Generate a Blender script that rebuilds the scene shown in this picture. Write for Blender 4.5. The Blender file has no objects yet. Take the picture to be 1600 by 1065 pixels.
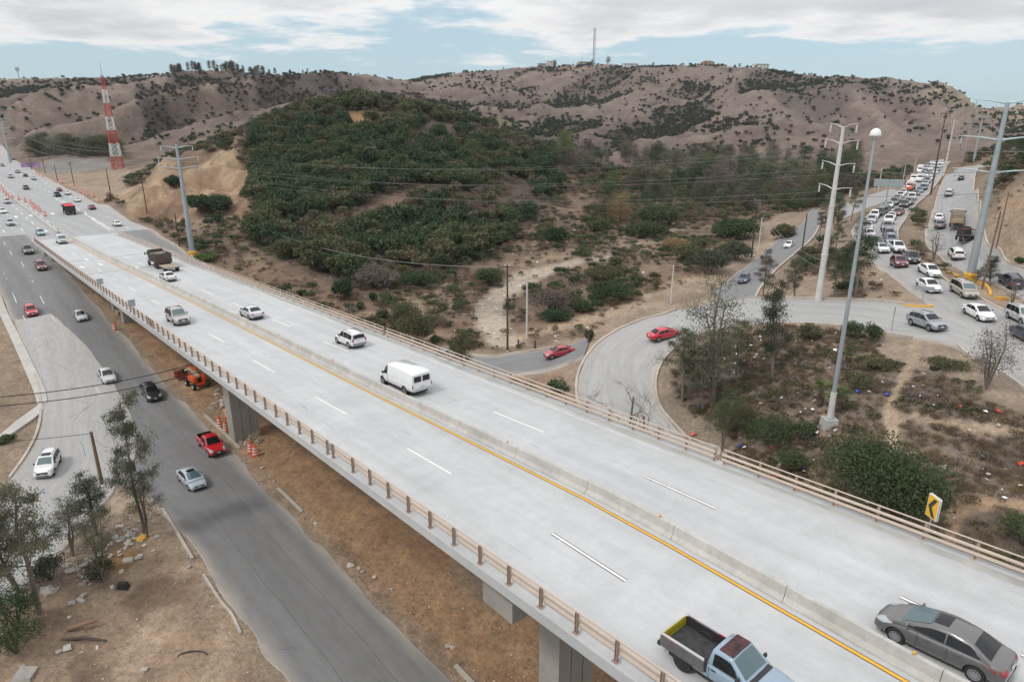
import bpy, bmesh, math, random
import numpy as np
from mathutils import Vector, Matrix, Euler

random.seed(7); RNG = np.random.default_rng(11)
scene = bpy.context.scene
C = scene.collection

# ------------------------------------------------------------------ camera
CAM_H, FPX, PITCH = 35.0, 1050.0, math.radians(18.097)
cam_d = bpy.data.cameras.new('camera'); cam = bpy.data.objects.new('camera', cam_d); C.objects.link(cam)
cam.location = (0, 0, CAM_H); cam.rotation_euler = (math.radians(90) - PITCH, 0, 0)
cam_d.sensor_width = 36; cam_d.lens = FPX / 1600 * 36; cam_d.clip_start = 0.5; cam_d.clip_end = 20000
scene.camera = cam
scene.render.resolution_x, scene.render.resolution_y = 1024, 681

# ------------------------------------------------------------------ sky, sun, exposure
SUN_EL, SUN_AZ = math.radians(52), math.radians(-125)      # azimuth clockwise from +Y: from behind left
world = bpy.data.worlds.new('World'); scene.world = world; world.use_nodes = True
def build_world():
    nt = world.node_tree; N = nt.nodes; Lk = nt.links; N.clear()
    def nd(t, **kw):
        n = N.new(t)
        for k, v in kw.items(): setattr(n, k, v)
        return n
    def math_(op, a, b=None, clamp=False):
        n = nd('ShaderNodeMath', operation=op, use_clamp=clamp)
        for i, x in enumerate((a, b)):
            if x is None: continue
            if isinstance(x, (int, float)): n.inputs[i].default_value = x
            else: Lk.new(x, n.inputs[i])
        return n.outputs[0]
    sky = nd('ShaderNodeTexSky', sky_type='NISHITA', sun_disc=False)
    sky.sun_elevation = SUN_EL; sky.sun_rotation = SUN_AZ; sky.altitude = 100
    sky.air_density = 1.0; sky.dust_density = 1.6; sky.ozone_density = 1.0
    tc = nd('ShaderNodeTexCoord'); sep = nd('ShaderNodeSeparateXYZ'); Lk.new(tc.outputs['Generated'], sep.inputs[0])
    z = math_('MAXIMUM', sep.outputs[2], 0.0)
    # cloud deck seen in perspective: direction divided by height above the horizon
    zz = math_('ADD', z, 0.09)
    cx = math_('DIVIDE', sep.outputs[0], zz); cy = math_('DIVIDE', sep.outputs[1], zz)
    comb = nd('ShaderNodeCombineXYZ'); Lk.new(cx, comb.inputs[0]); Lk.new(cy, comb.inputs[1])
    no = nd('ShaderNodeTexNoise'); no.inputs['Scale'].default_value = 0.60; no.inputs['Detail'].default_value = 10; no.inputs['Roughness'].default_value = 0.60
    mp = nd('ShaderNodeMapping'); mp.inputs['Location'].default_value = (3.1, 8.4, 0); Lk.new(comb.outputs[0], mp.inputs[0]); Lk.new(mp.outputs[0], no.inputs['Vector'])
    ramp_h = nd('ShaderNodeMapRange', interpolation_type='SMOOTHSTEP'); Lk.new(z, ramp_h.inputs[0])
    ramp_h.inputs[1].default_value = 0.045; ramp_h.inputs[2].default_value = 0.16; ramp_h.inputs[3].default_value = -0.13; ramp_h.inputs[4].default_value = 0.20
    s = math_('ADD', no.outputs[0], ramp_h.outputs[0])
    mask = nd('ShaderNodeMapRange', interpolation_type='SMOOTHSTEP'); Lk.new(s, mask.inputs[0])
    mask.inputs[1].default_value = 0.49; mask.inputs[2].default_value = 0.585
    thick = nd('ShaderNodeMapRange', interpolation_type='SMOOTHSTEP'); Lk.new(s, thick.inputs[0])
    thick.inputs[1].default_value = 0.54; thick.inputs[2].default_value = 0.72
    no2 = nd('ShaderNodeTexNoise'); no2.inputs['Scale'].default_value = 1.1; no2.inputs['Detail'].default_value = 6; Lk.new(mp.outputs[0], no2.inputs['Vector'])
    cc = nd('ShaderNodeMixRGB'); cc.inputs[1].default_value = (9.9, 9.9, 9.9, 1); cc.inputs[2].default_value = (6.2, 6.3, 6.7, 1)
    Lk.new(math_('MULTIPLY', thick.outputs[0], math_('ADD', no2.outputs[0], 0.25), clamp=True), cc.inputs[0])
    # overcast luminance rises towards the zenith
    lum = math_('ADD', math_('MULTIPLY', z, 1.1), 0.82)
    ccl = nd('ShaderNodeVectorMath', operation='SCALE'); Lk.new(cc.outputs[0], ccl.inputs[0]); Lk.new(lum, ccl.inputs['Scale'])
    hs = nd('ShaderNodeHueSaturation'); hs.inputs['Saturation'].default_value = 0.95; hs.inputs['Value'].default_value = 1.0; Lk.new(sky.outputs[0], hs.inputs['Color'])
    # thin veil of high haze over the blue
    veil = nd('ShaderNodeMixRGB'); veil.inputs[0].default_value = 0.55; veil.inputs[2].default_value = (6.4, 8.6, 9.9, 1); Lk.new(hs.outputs[0], veil.inputs[1])
    mx = nd('ShaderNodeMixRGB'); Lk.new(mask.outputs[0], mx.inputs[0]); Lk.new(veil.outputs[0], mx.inputs[1]); Lk.new(ccl.outputs[0], mx.inputs[2])
    bg = nd('ShaderNodeBackground'); bg.inputs['Strength'].default_value = 0.09; Lk.new(mx.outputs[0], bg.inputs['Color'])
    out = nd('ShaderNodeOutputWorld'); Lk.new(bg.outputs[0], out.inputs[0])
build_world()
sun_d = bpy.data.lights.new('sun', 'SUN'); sun_d.energy = 1.5; sun_d.angle = math.radians(10); sun_d.color = (1.0, 0.965, 0.91)
sun = bpy.data.objects.new('sun', sun_d); C.objects.link(sun)
sd = Vector((math.sin(SUN_AZ) * math.cos(SUN_EL), math.cos(SUN_AZ) * math.cos(SUN_EL), math.sin(SUN_EL)))
sun.rotation_euler = sd.to_track_quat('Z', 'Y').to_euler(); sun.location = (0, 0, 200)
vs = scene.view_settings; vs.view_transform = 'Standard'; vs.look = 'None'; vs.exposure = 0.13; vs.gamma = 1.0; vs.use_curve_mapping = False

# ------------------------------------------------------------------ small helpers
def lin(r, g, b): return tuple(((c / 255) / 12.92 if c / 255 <= .04045 else ((c / 255 + .055) / 1.055) ** 2.4) for c in (r, g, b))
_cp, _sp = math.cos(PITCH), math.sin(PITCH)
def ray(u, v):
    a, b = (u - 800) / FPX, -(v - 532.5) / FPX
    return np.array([a, _cp + b * _sp, -_sp + b * _cp])
def project(X, Y, Z):
    Z = Z - CAM_H; w = np.maximum(Y * _cp - Z * _sp, 1e-3); up = Y * _sp + Z * _cp
    return 800 + FPX * X / w, 532.5 - FPX * up / w
D2 = np.array([-0.64836876, 0.76132644]); N2 = np.array([0.76132644, 0.64836876])   # bridge direction and its normal
def TN(t, n): return t * D2 + n * N2
def to_tn(p): p = np.asarray(p)[:2]; return float(p @ D2), float(p @ N2)

class MB:
    """collects simple shapes for one mesh"""
    def __init__(s): s.v = []; s.f = []; s.m = []
    def add(s, vs, fs, m=0):
        o = len(s.v); s.v += [tuple(map(float, q)) for q in vs]; s.f += [tuple(o + i for i in f) for f in fs]; s.m += [m] * len(fs)
    def box(s, c, size, m=0, M=None, taper=1.0):
        hx, hy, hz = size[0] / 2, size[1] / 2, size[2] / 2
        vs = [Vector((sx * hx * (taper if sz > 0 else 1), sy * hy * (taper if sz > 0 else 1), sz * hz)) for sz in (-1, 1) for sx, sy in ((-1, -1), (1, -1), (1, 1), (-1, 1))]
        if M is not None: vs = [M @ q for q in vs]
        vs = [q + Vector(c) for q in vs]
        s.add(vs, [(3, 2, 1, 0), (4, 5, 6, 7), (0, 1, 5, 4), (1, 2, 6, 5), (2, 3, 7, 6), (3, 0, 4, 7)], m)
    def beam(s, a, b, w, h=None, m=0):
        a, b = Vector(a), Vector(b); h = h or w; d = b - a
        if d.length < 1e-6: return
        M = d.to_track_quat('X', 'Z').to_matrix(); s.box((a + b) / 2, (d.length, w, h), m, M)
    def tube(s, pts, r, k=8, m=0, cap=True):
        pts = [Vector(p) for p in pts]; n = len(pts)
        if isinstance(r, (int, float)): r = [r] * n
        o = len(s.v); up = None
        for i, p in enumerate(pts):
            d = (pts[min(i + 1, n - 1)] - pts[max(i - 1, 0)]).normalized()
            if up is None: up = Vector((0, 0, 1)) if abs(d.z) < .9 else Vector((1, 0, 0))
            x = d.cross(up).normalized(); y = x.cross(d).normalized(); up = y
            for j in range(k):
                a = 2 * math.pi * j / k; s.v.append(tuple(p + (x * math.cos(a) + y * math.sin(a)) * r[i]))
        for i in range(n - 1):
            for j in range(k):
                s.f.append((o + i * k + j, o + i * k + (j + 1) % k, o + (i + 1) * k + (j + 1) % k, o + (i + 1) * k + j)); s.m.append(m)
        if cap:
            s.f.append(tuple(o + j for j in range(k))[::-1]); s.m.append(m)
            s.f.append(tuple(o + (n - 1) * k + j for j in range(k))); s.m.append(m)
    def lathe(s, prof, k=16, axis='Z', c=(0, 0, 0), m=0, M=None):
        o = len(s.v)
        for r, h in prof:
            for j in range(k):
                a = 2 * math.pi * j / k; x, y = r * math.cos(a), r * math.sin(a)
                q = Vector((x, y, h) if axis == 'Z' else (x, h, y))
                if M is not None: q = M @ q
                s.v.append(tuple(q + Vector(c)))
        for i in range(len(prof) - 1):
            for j in range(k):
                s.f.append((o + i * k + j, o + i * k + (j + 1) % k, o + (i + 1) * k + (j + 1) % k, o + (i + 1) * k + j)); s.m.append(m)
        s.f.append(tuple(o + j for j in range(k))[::-1]); s.m.append(m)
        s.f.append(tuple(o + (len(prof) - 1) * k + j for j in range(k))); s.m.append(m)
    def mesh(s, name, mats=None, smooth=False, fix=False):
        me = bpy.data.meshes.new(name); me.from_pydata(s.v, [], s.f); 
        me.polygons.foreach_set('material_index', s.m)
        for m in mats or []: me.materials.append(m)
        if fix:
            bm = bmesh.new(); bm.from_mesh(me); bmesh.ops.recalc_face_normals(bm, faces=bm.faces); bm.to_mesh(me); bm.free()
        if smooth: smooth_angle(me)
        me.update(); return me
    def build(s, name, mats, parent=None, smooth=False, fix=False, **kw):
        if not isinstance(mats, (list, tuple)): mats = [mats]
        return put(name, s.mesh(name, mats, smooth, fix), parent, **kw)
def smooth_angle(me, ang=40):
    me.polygons.foreach_set('use_smooth', [True] * len(me.polygons))
    try: me.set_sharp_from_angle(angle=math.radians(ang))
    except Exception: pass
def put(name, me, parent=None, loc=None, rotz=None, label=None, cat=None, group=None, kind=None, color=None):
    o = bpy.data.objects.new(name, me); C.objects.link(o)
    if parent is not None: o.parent = parent
    if loc is not None: o.location = loc
    if rotz is not None: o.rotation_euler = (0, 0, rotz)
    tag(o, label, cat, group, kind)
    if color: o.color = (*color, 1)
    return o
def tag(o, label=None, cat=None, group=None, kind=None):
    if label: o['label'] = label
    if cat: o['category'] = cat
    if group: o['group'] = group
    if kind: o['kind'] = kind
    return o
def thing(name, label, cat, loc=(0, 0, 0), rot=0.0, group=None):
    o = bpy.data.objects.new(name, None); C.objects.link(o); o.empty_display_size = .3
    o.location = loc; o.rotation_euler = rot if isinstance(rot, (tuple, Euler)) else (0, 0, rot)
    return tag(o, label, cat, group)
def copy_tree(o, parent=None, color=None):
    c = o.copy(); C.objects.link(c); c.parent = parent
    if color: c.color = (*color, 1)
    for ch in o.children: copy_tree(ch, c, color)
    return c

# ------------------------------------------------------------------ materials
MATS = {}
def mat(name, color=None, rough=.8, metal=0.0, noise=None, bump=None, spec=None, emit=None, coat=0, trans=0, objcol=False, attr=None, randv=0.0):
    """principled material; noise = list of (scale, amount, detail[, stretch]) colour variation, bump = (scale, strength, distance)"""
    if name in MATS: return MATS[name]
    m = bpy.data.materials.new(name); m.use_nodes = True; nt = m.node_tree; N = nt.nodes; Lk = nt.links
    b = N['Principled BSDF']; b.inputs['Roughness'].default_value = rough; b.inputs['Metallic'].default_value = metal
    if spec is not None: b.inputs['Specular IOR Level'].default_value = spec
    if coat: b.inputs['Coat Weight'].default_value = coat; b.inputs['Coat Roughness'].default_value = .08
    if trans: b.inputs['Transmission Weight'].default_value = trans
    tc = N.new('ShaderNodeTexCoord')
    if objcol: src = N.new('ShaderNodeObjectInfo').outputs['Color']
    elif attr:
        a = N.new('ShaderNodeAttribute'); a.attribute_name = attr; src = a.outputs['Color']
    else:
        rgb = N.new('ShaderNodeRGB'); rgb.outputs[0].default_value = (*color, 1); src = rgb.outputs[0]
    fac = None
    for q in noise or []:
        sc, amt, det = q[:3]; st = q[3] if len(q) > 3 else None
        no = N.new('ShaderNodeTexNoise'); no.inputs['Scale'].default_value = sc; no.inputs['Detail'].default_value = det; no.inputs['Roughness'].default_value = .6
        vec = tc.outputs['Object']
        if st:
            mp = N.new('ShaderNodeMapping'); mp.inputs['Scale'].default_value = st[:3]
            if len(st) > 3: mp.vector_type = 'TEXTURE'; mp.inputs['Scale'].default_value = tuple(1 / q for q in st[:3]); mp.inputs['Rotation'].default_value = (0, 0, st[3])
            if len(st) > 4: vec = tc.outputs[st[4]]
            Lk.new(vec, mp.inputs[0]); vec = mp.outputs[0]
        Lk.new(vec, no.inputs['Vector'])
        mr = N.new('ShaderNodeMapRange'); Lk.new(no.outputs[0], mr.inputs[0]); mr.inputs[1].default_value = .3; mr.inputs[2].default_value = .7
        mr.inputs[3].default_value = 1 - amt; mr.inputs[4].default_value = 1 + amt
        if fac is None: fac = mr.outputs[0]
        else:
            mu = N.new('ShaderNodeMath'); mu.operation = 'MULTIPLY'; Lk.new(fac, mu.inputs[0]); Lk.new(mr.outputs[0], mu.inputs[1]); fac = mu.outputs[0]
    if randv:
        oi = N.new('ShaderNodeObjectInfo'); mr = N.new('ShaderNodeMapRange'); Lk.new(oi.outputs['Random'], mr.inputs[0]); mr.inputs[3].default_value = 1 - randv; mr.inputs[4].default_value = 1 + randv
        if fac is None: fac = mr.outputs[0]
        else:
            mu = N.new('ShaderNodeMath'); mu.operation = 'MULTIPLY'; Lk.new(fac, mu.inputs[0]); Lk.new(mr.outputs[0], mu.inputs[1]); fac = mu.outputs[0]
    if fac is not None:
        vm = N.new('ShaderNodeVectorMath'); vm.operation = 'SCALE'; Lk.new(src, vm.inputs[0]); Lk.new(fac, vm.inputs['Scale']); src = vm.outputs[0]
    Lk.new(src, b.inputs['Base Color'])
    if emit: b.inputs['Emission Color'].default_value = (*emit[:3], 1); b.inputs['Emission Strength'].default_value = emit[3]
    if bump:
        no = N.new('ShaderNodeTexNoise'); no.inputs['Scale'].default_value = bump[0]; no.inputs['Detail'].default_value = 6; Lk.new(tc.outputs['Object'], no.inputs['Vector'])
        bp = N.new('ShaderNodeBump'); bp.inputs['Strength'].default_value = bump[1]; bp.inputs['Distance'].default_value = bump[2]; Lk.new(no.outputs[0], bp.inputs['Height']); Lk.new(bp.outputs[0], b.inputs['Normal'])
    MATS[name] = m; return m

AZB = math.atan2(D2[1], D2[0])     # heading of the bridge in plan
M_DECK = mat('deck_concrete', (.418, .423, .424), .85, noise=[(.06, .07, 4), (1.0, .09, 6, (.03, .85, 1, AZB)), (1.0, .06, 6, (.3, .12, 1, AZB)), (1.4, .05, 7), (12, .05, 4)], bump=(30, .15, .01))
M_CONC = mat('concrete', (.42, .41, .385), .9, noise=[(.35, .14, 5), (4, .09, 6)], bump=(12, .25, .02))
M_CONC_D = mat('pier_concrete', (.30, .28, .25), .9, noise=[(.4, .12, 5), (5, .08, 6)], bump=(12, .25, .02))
M_KERB = mat('kerb_concrete', (.40, .36, .31), .95, noise=[(.5, .18, 5), (6, .12, 5)], bump=(14, .4, .03))
M_BARR = mat('barrier_concrete', (.42, .41, .38), .9, noise=[(.5, .16, 6, (1, 1, .5)), (3, .10, 6)], bump=(14, .2, .02))
M_WHITE = mat('white_paint', (.70, .70, .69), .6, noise=[(1.2, .10, 6), (6, .08, 4)])
M_BLACKLINE = mat('black_line_paint', (.035, .035, .038), .7)
M_YELLOWLINE = mat('yellow_line_paint', (.68, .36, .035), .6, noise=[(2, .08, 5)])
M_WORN = mat('worn_white_paint', (.52, .52, .51), .8, noise=[(1.2, .22, 6)])
M_RAIL = mat('beige_rail_paint', (.48, .395, .325), .55, noise=[(.9, .07, 4), (7, .05, 4)])
M_POST = mat('brown_rail_post_paint', (.33, .24, .19), .6, noise=[(1.5, .18, 5)])
M_STEEL = mat('galvanised_steel', (.36, .40, .42), .5, .35, noise=[(.7, .08, 4)])
M_TEAL = mat('teal_arm_steel', (.40, .50, .51), .5, .2, noise=[(1, .08, 4)])
M_CONCPOLE = mat('pale_concrete_pole', (.55, .54, .52), .8, noise=[(.8, .1, 5)])
M_WOOD = mat('dark_wood_pole', (.075, .052, .04), .9, noise=[(1.2, .25, 6)])
M_WOODL = mat('brown_wood_pole', (.16, .105, .07), .9, noise=[(2, .25, 6, (3, 3, .4))])
M_CABLE = mat('black_cable', (.02, .02, .022), .7)
M_CABLEL = mat('aluminium_cable', (.20, .205, .20), .6, .2)
M_YELLOW = mat('yellow_paint', (.62, .34, .045), .75, noise=[(1.3, .2, 5)])
M_RUBBER = mat('tyre_rubber', (.022, .022, .023), .85, noise=[(8, .2, 3)])
M_BLACKP = mat('black_plastic', (.025, .025, .027), .6)
M_CHROME = mat('bright_metal', (.55, .56, .58), .3, .8)
M_RIM = mat('alloy_rim', (.42, .43, .45), .38, .6)
M_GLASS = mat('tinted_glass', (.010, .012, .014), .08, spec=.45)
M_GLASSB = mat('clear_windscreen_glass', (.06, .11, .12), .08, spec=.7, coat=.3)
M_PAINT = mat('vehicle_paint', None, .32, 0, coat=1.0, objcol=True, noise=[(2.5, .04, 3)])
M_HEAD = mat('headlight_lens', (.34, .37, .40), .15, spec=.8, coat=.5)
M_TAIL = mat('tail_light_lens', (.33, .015, .02), .2, coat=.4)
M_AMBER = mat('amber_lens', (.65, .20, .02), .25, coat=.4)
M_PLATE = mat('number_plate', (.55, .55, .52), .5)
M_ORANGE = mat('orange_plastic', (.60, .085, .02), .5, noise=[(3, .1, 3)])
M_REFL = mat('white_reflective_band', (.75, .74, .72), .4)
M_RED = mat('red_tower_paint', (.42, .075, .05), .7, noise=[(.3, .12, 3)])
M_TOWERW = mat('white_tower_paint', (.66, .66, .65), .7)
# ------------------------------------------------------------------ numpy noise
def _hash(ix, iy, s):
    h = (ix * 374761393 + iy * 668265263 + s * 974634777) & 0xFFFFFFFF
    h = ((h ^ (h >> 13)) * 1274126177) & 0xFFFFFFFF
    return ((h ^ (h >> 16)) & 0xFFFF) / 65535.0
def vnoise(x, y, s=0):
    x = np.asarray(x, float); y = np.asarray(y, float)
    ix = np.floor(x).astype(np.int64); iy = np.floor(y).astype(np.int64); fx = x - ix; fy = y - iy
    fx = fx * fx * fx * (fx * (fx * 6 - 15) + 10); fy = fy * fy * fy * (fy * (fy * 6 - 15) + 10)
    a = _hash(ix, iy, s); b = _hash(ix + 1, iy, s); c = _hash(ix, iy + 1, s); d = _hash(ix + 1, iy + 1, s)
    return (a + (b - a) * fx) * (1 - fy) + (c + (d - c) * fx) * fy
def fbm(x, y, o=4, s=0, g=.5):
    r = 0; a = 1; t = 0
    for i in range(o): r = r + a * vnoise(x, y, s + i); t += a; a *= g; x = x * 2.03 + 17.1; y = y * 2.03 + 5.3
    return r / t
def ridged(x, y, o=4, s=0):
    r = 0; a = 1; t = 0
    for i in range(o): r = r + a * (1 - np.abs(2 * vnoise(x, y, s + i) - 1)) ** 1.5; t += a; a *= .5; x = x * 2.1 + 3.7; y = y * 2.1 + 9.1
    return r / t
def sstep(a, b, x): t = np.clip((x - a) / (b - a), 0, 1); return t * t * (3 - 2 * t)

# ------------------------------------------------------------------ the lie of the land: heights at surveyed points
# heights below are metres relative to the drone (35 m above the lower road)
def prof(t): return np.interp(t, [-60, 60, 80, 100, 122, 150, 175, 195, 260, 350, 450, 600, 760], [-35, -35, -34.8, -34, -32.4, -29.8, -27.9, -26.9, -26.2, -24.8, -22.6, -19.5, -17])
def deckz(t): return np.interp(t, [-60, 0, 150, 195, 260, 350], [-16.8, -19.2, -25.3, -26.85, -26.1, -24.7])
SURV = []
def uvz(*q):
    for u, v, z in q:
        r = ray(u, v); s = z / r[2]; SURV.append((r[0] * s, r[1] * s, z))
def uvy(*q):
    for u, v, Y in q:
        r = ray(u, v); s = Y / r[1]; SURV.append((r[0] * s, Y, r[2] * s))
def xyz(*q): SURV.extend(q)
for t in (-30, 0, 25, 50, 75, 100, 125, 150, 175, 195, 225, 260, 310, 370, 440, 520, 620):
    for n in ((4, 13, 22, 31) if t < 140 else (4, 16, 28, 41) if t < 260 else (-8, 10, 28, 41)):
        p = TN(t, n); SURV.append((p[0], p[1], float(prof(t)) + (0.5 if (n == 31 and t < 120) else 0)))
for t, n, z in ((140, 39, -30.6), (120, 40, -32.1), (100, 43, -33), (85, 47, -33.3), (75, 53, -33)): p = TN(t, n); SURV.append((p[0], p[1], z))
uvz((100, 950, -34.4), (300, 950, -34.9), (200, 830, -34.2), (0, 1065, -34.3), (100, 740, -34.9), (20, 690, -33.6), (0, 560, -32.6), (30, 640, -34.2), (0, 480, -31.6), (400, 1065, -35), (200, 1065, -34.7))
# lower right-hand road and the slope below the loop
uvz((690, 556, -33), (760, 572, -32.8), (830, 561, -32.3), (880, 550, -31.8), (1160, 442, -29.5), (1190, 415, -29), (1231, 385, -28), (1262, 350, -27.2), (1275, 320, -26.3))
uvz((980, 519, -31.2), (1080, 484, -30.5))
# loop ramp
uvz((1460, 510, -21.4), (1400, 497, -21.8), (1330, 490, -22.3), (1237, 485, -23.5), (1170, 487, -24.3), (1105, 494, -25.2), (1050, 510, -26), (1010, 530, -26.9), (970, 555, -28), (955, 590, -29.3), (970, 620, -30.3), (1000, 650, -31.3))
uvz((1054, 484, -26), (1000, 500, -27), (960, 516, -27.8), (925, 545, -28.8), (905, 580, -29.8), (900, 615, -30.8), (1180, 465, -24.3), (1240, 466, -23.4))
uvz((870, 585, -32), (840, 600, -33), (1340, 466, -22.2))
# ground inside the loop
uvz((1450, 545, -21.8), (1540, 600, -21.6), (1295, 660, -25.6), (1150, 690, -29.6), (1400, 780, -26), (1590, 850, -25), (1500, 700, -23.8), (1250, 530, -23.8), (1100, 570, -27.3), (1200, 620, -26.6), (1350, 580, -23.6), (1060, 640, -30), (1240, 745, -28.6), (1590, 700, -23))
# stream bed and valley floor
uvz((770, 500, -32.6), (765, 460, -32.3), (850, 430, -31.2), (900, 480, -31.2), (830, 520, -32), (1000, 450, -29.6), (950, 390, -29), (1100, 400, -28.5), (1060, 345, -28), (1000, 480, -30.4), (900, 520, -31.6), (1100, 450, -29.8), (1140, 400, -28.6))
uvz((420, 415, -28.5), (500, 440, -30), (600, 450, -31), (700, 430, -31), (790, 400, -29.8), (560, 490, -32), (640, 520, -33), (330, 402, -28.8), (300, 398, -29.2), (450, 460, -31.2), (690, 490, -32.4), (880, 395, -28.8), (930, 350, -27.5), (230, 345, -27), (340, 420, -30.5))
# right-hand roads
uvz((1640, 590, -21.5), (1560, 545, -21.2), (1490, 490, -20.9), (1455, 450, -20.6), (1418, 420, -20.4), (1385, 392, -20.3), (1366, 366, -20.2), (1375, 350, -20.2), (1395, 328, -20.2), (1418, 310, -20.3), (1433, 296, -20.3), (1448, 278, -20.3), (1462, 260, -20.3), (1473, 252, -20.4))
uvz((1640, 465, -20.7), (1600, 445, -20.5), (1558, 422, -20.3), (1525, 404, -20.2), (1500, 380, -20.1), (1487, 350, -20), (1491, 324, -19.9), (1496, 288, -19.6), (1502, 271, -19.5), (1513, 264, -19.4))
uvz((1425, 370, -19.9), (1445, 335, -19.6), (1465, 300, -19.7), (1480, 420, -20.2), (1545, 455, -20.6))
uvz((1330, 400, -22.6), (1300, 450, -23.2), (1270, 425, -25), (1320, 340, -22.5), (1300, 370, -24.3), (1250, 455, -25.2), (1370, 450, -21.3), (1320, 300, -22), (1290, 320, -25), (1300, 330, -24.5), (1390, 290, -20.8), (1350, 318, -21.2), (1215, 440, -27.6))
uvz((1200, 480, -24.1), (1205, 455, -27), (1130, 462, -28.6))
uvy((1545, 330, 118), (1560, 310, 116), (1580, 290, 118), (1600, 255, 130), (1600, 345, 98), (1625, 395, 90), (1575, 262, 150), (1620, 230, 180), (1545, 255, 260), (1580, 225, 300))
# dirt lot, radio tower and foot of the left ridge
uvz((110, 258, -22.6), (150, 270, -23.2), (195, 288, -24), (120, 300, -25.2), (60, 262, -22.5), (100, 285, -24.6), (183, 262, -22.9), (165, 315, -25.8))
uvy((50, 228, 440), (150, 226, 440), (250, 236, 420), (-80, 225, 480), (320, 222, 420), (0, 225, 460), (200, 246, 400), (110, 243, 400))
# cut bank left of the green hill
uvz((215, 338, -26.6), (250, 335, -26.2), (300, 338, -25.6), (350, 338, -25.2), (385, 352, -26), (270, 372, -28))
uvy((205, 312, 216), (245, 290, 230), (300, 258, 243), (335, 238, 250), (385, 262, 236), (405, 300, 210), (350, 222, 262), (290, 300, 222), (350, 290, 224), (270, 262, 250))
# green hill
uvy((400, 203, 268), (450, 189, 272), (500, 172, 276), (545, 163, 278), (600, 166, 282), (650, 175, 286), (700, 187, 292), (740, 200, 296), (790, 208, 300), (830, 225, 296), (865, 247, 285), (900, 268, 262), (930, 295, 235))
uvy((450, 300, 203), (550, 300, 200), (650, 300, 203), (750, 300, 208), (820, 330, 190), (870, 350, 178), (550, 230, 238), (650, 240, 238), (750, 258, 240), (450, 370, 168), (600, 385, 160), (700, 375, 164), (800, 372, 168), (860, 300, 222), (420, 240, 240))
uvy((380, 230, 350), (545, 205, 380), (700, 215, 390), (830, 242, 370), (300, 236, 330), (450, 210, 360), (620, 205, 390))
# valley wood and the hills behind it
uvz((950, 305, -27.3), (1100, 300, -27), (1200, 300, -26.4), (1020, 325, -27.8), (1150, 335, -27.8))
uvy((900, 256, 340), (1000, 258, 380), (1100, 258, 400), (1200, 258, 400), (1300, 268, 360), (1400, 262, 400), (1350, 285, 280))
uvy((800, 190, 560), (850, 176, 620), (900, 200, 560), (950, 238, 440), (1000, 205, 540), (1050, 178, 640), (1100, 150, 720), (1150, 195, 520), (1200, 175, 580), (1250, 222, 450), (1300, 200, 520), (1350, 222, 450), (1400, 195, 540), (1450, 212, 500), (1480, 180, 640), (1540, 195, 640), (1600, 198, 640), (980, 150, 780), (900, 150, 820), (850, 140, 860), (1200, 140, 680), (1300, 155, 650), (1400, 160, 660), (1700, 190, 700))
uvy((665, 146, 640), (697, 148, 560), (735, 166, 520), (790, 203, 450), (740, 180, 480), (760, 150, 760))
uvy((-150, 140, 700), (0, 130, 720), (50, 124, 720), (100, 120, 720), (150, 117, 720), (200, 113, 710), (250, 112, 700), (300, 119, 690), (350, 124, 680), (400, 124, 680), (450, 124, 680), (500, 129, 690), (560, 131, 700), (600, 136, 700), (640, 143, 700))
uvy((0, 180, 560), (100, 172, 560), (200, 178, 530), (300, 182, 500), (400, 158, 580), (500, 156, 590), (580, 152, 600), (350, 200, 440), (450, 180, 480), (250, 150, 610), (130, 145, 640))
CREST = [(600, 131, 1000), (640, 124, 1000), (700, 116, 1000), (760, 112, 1000), (800, 110, 1000), (850, 106, 1000), (900, 106, 990), (950, 105, 980), (1000, 104, 960), (1050, 105, 930), (1100, 105, 900), (1150, 108, 860), (1200, 111, 830), (1250, 121, 810), (1300, 124, 800), (1350, 124, 800), (1400, 130, 800), (1440, 139, 800), (1475, 143, 800), (1500, 159, 800), (1530, 166, 840), (1565, 173, 860), (1610, 176, 880), (1700, 176, 900)]
uvy(*CREST)
uvy(*[(u, v + 22, Y * 1.35) for u, v, Y in CREST[::2]]); uvy(*[(u, v + 22, 950) for u, v in ((-150, 140), (0, 130), (150, 117), (300, 119), (450, 124), (540, 131))])
xyz((-90, 0, -33), (-60, -15, -34), (0, -15, -33), (60, 0, -26), (110, 20, -20), (170, 90, -8), (260, 200, 0), (360, 330, 5), (600, 500, 15), (900, 800, 20), (-150, 60, -30), (-190, 110, -27), (-280, 180, -22), (-420, 320, -12), (-650, 500, 5), (-1000, 800, 20), (-1200, 1300, 5), (0, 1650, -10), (1200, 1300, 5), (700, 1650, -10), (-700, 1650, -10), (2000, 1650, 0), (-2000, 1650, 0))

SURV = np.array(SURV)
def warp(X, Y): return X / (Y + 40), np.log((Y + 40) / 40)
_pa, _pq = warp(SURV[:, 0], SURV[:, 1])
_c2 = 0.02 ** 2
def _phi(a, q): return np.sqrt((a[:, None] - _pa[None]) ** 2 + (q[:, None] - _pq[None]) ** 2 + _c2)
_A = _phi(_pa, _pq) - np.eye(len(_pa)) * 0.0022
_P = np.c_[np.ones(len(_pa)), _pa, _pq]
_S = np.block([[_A, _P], [_P.T, np.zeros((3, 3))]])
_w = np.linalg.solve(_S, np.r_[SURV[:, 2] + CAM_H, 0, 0, 0])
def rbf(X, Y):
    X = np.ravel(X); Y = np.ravel(Y); out = np.empty(len(X))
    for i in range(0, len(X), 20000):
        a, q = warp(X[i:i + 20000], Y[i:i + 20000])
        out[i:i + 20000] = _phi(a, q) @ _w[:-3] + _w[-3] + _w[-2] * a + _w[-1] * q
    return out
NA, NQ = 620, 540
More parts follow.
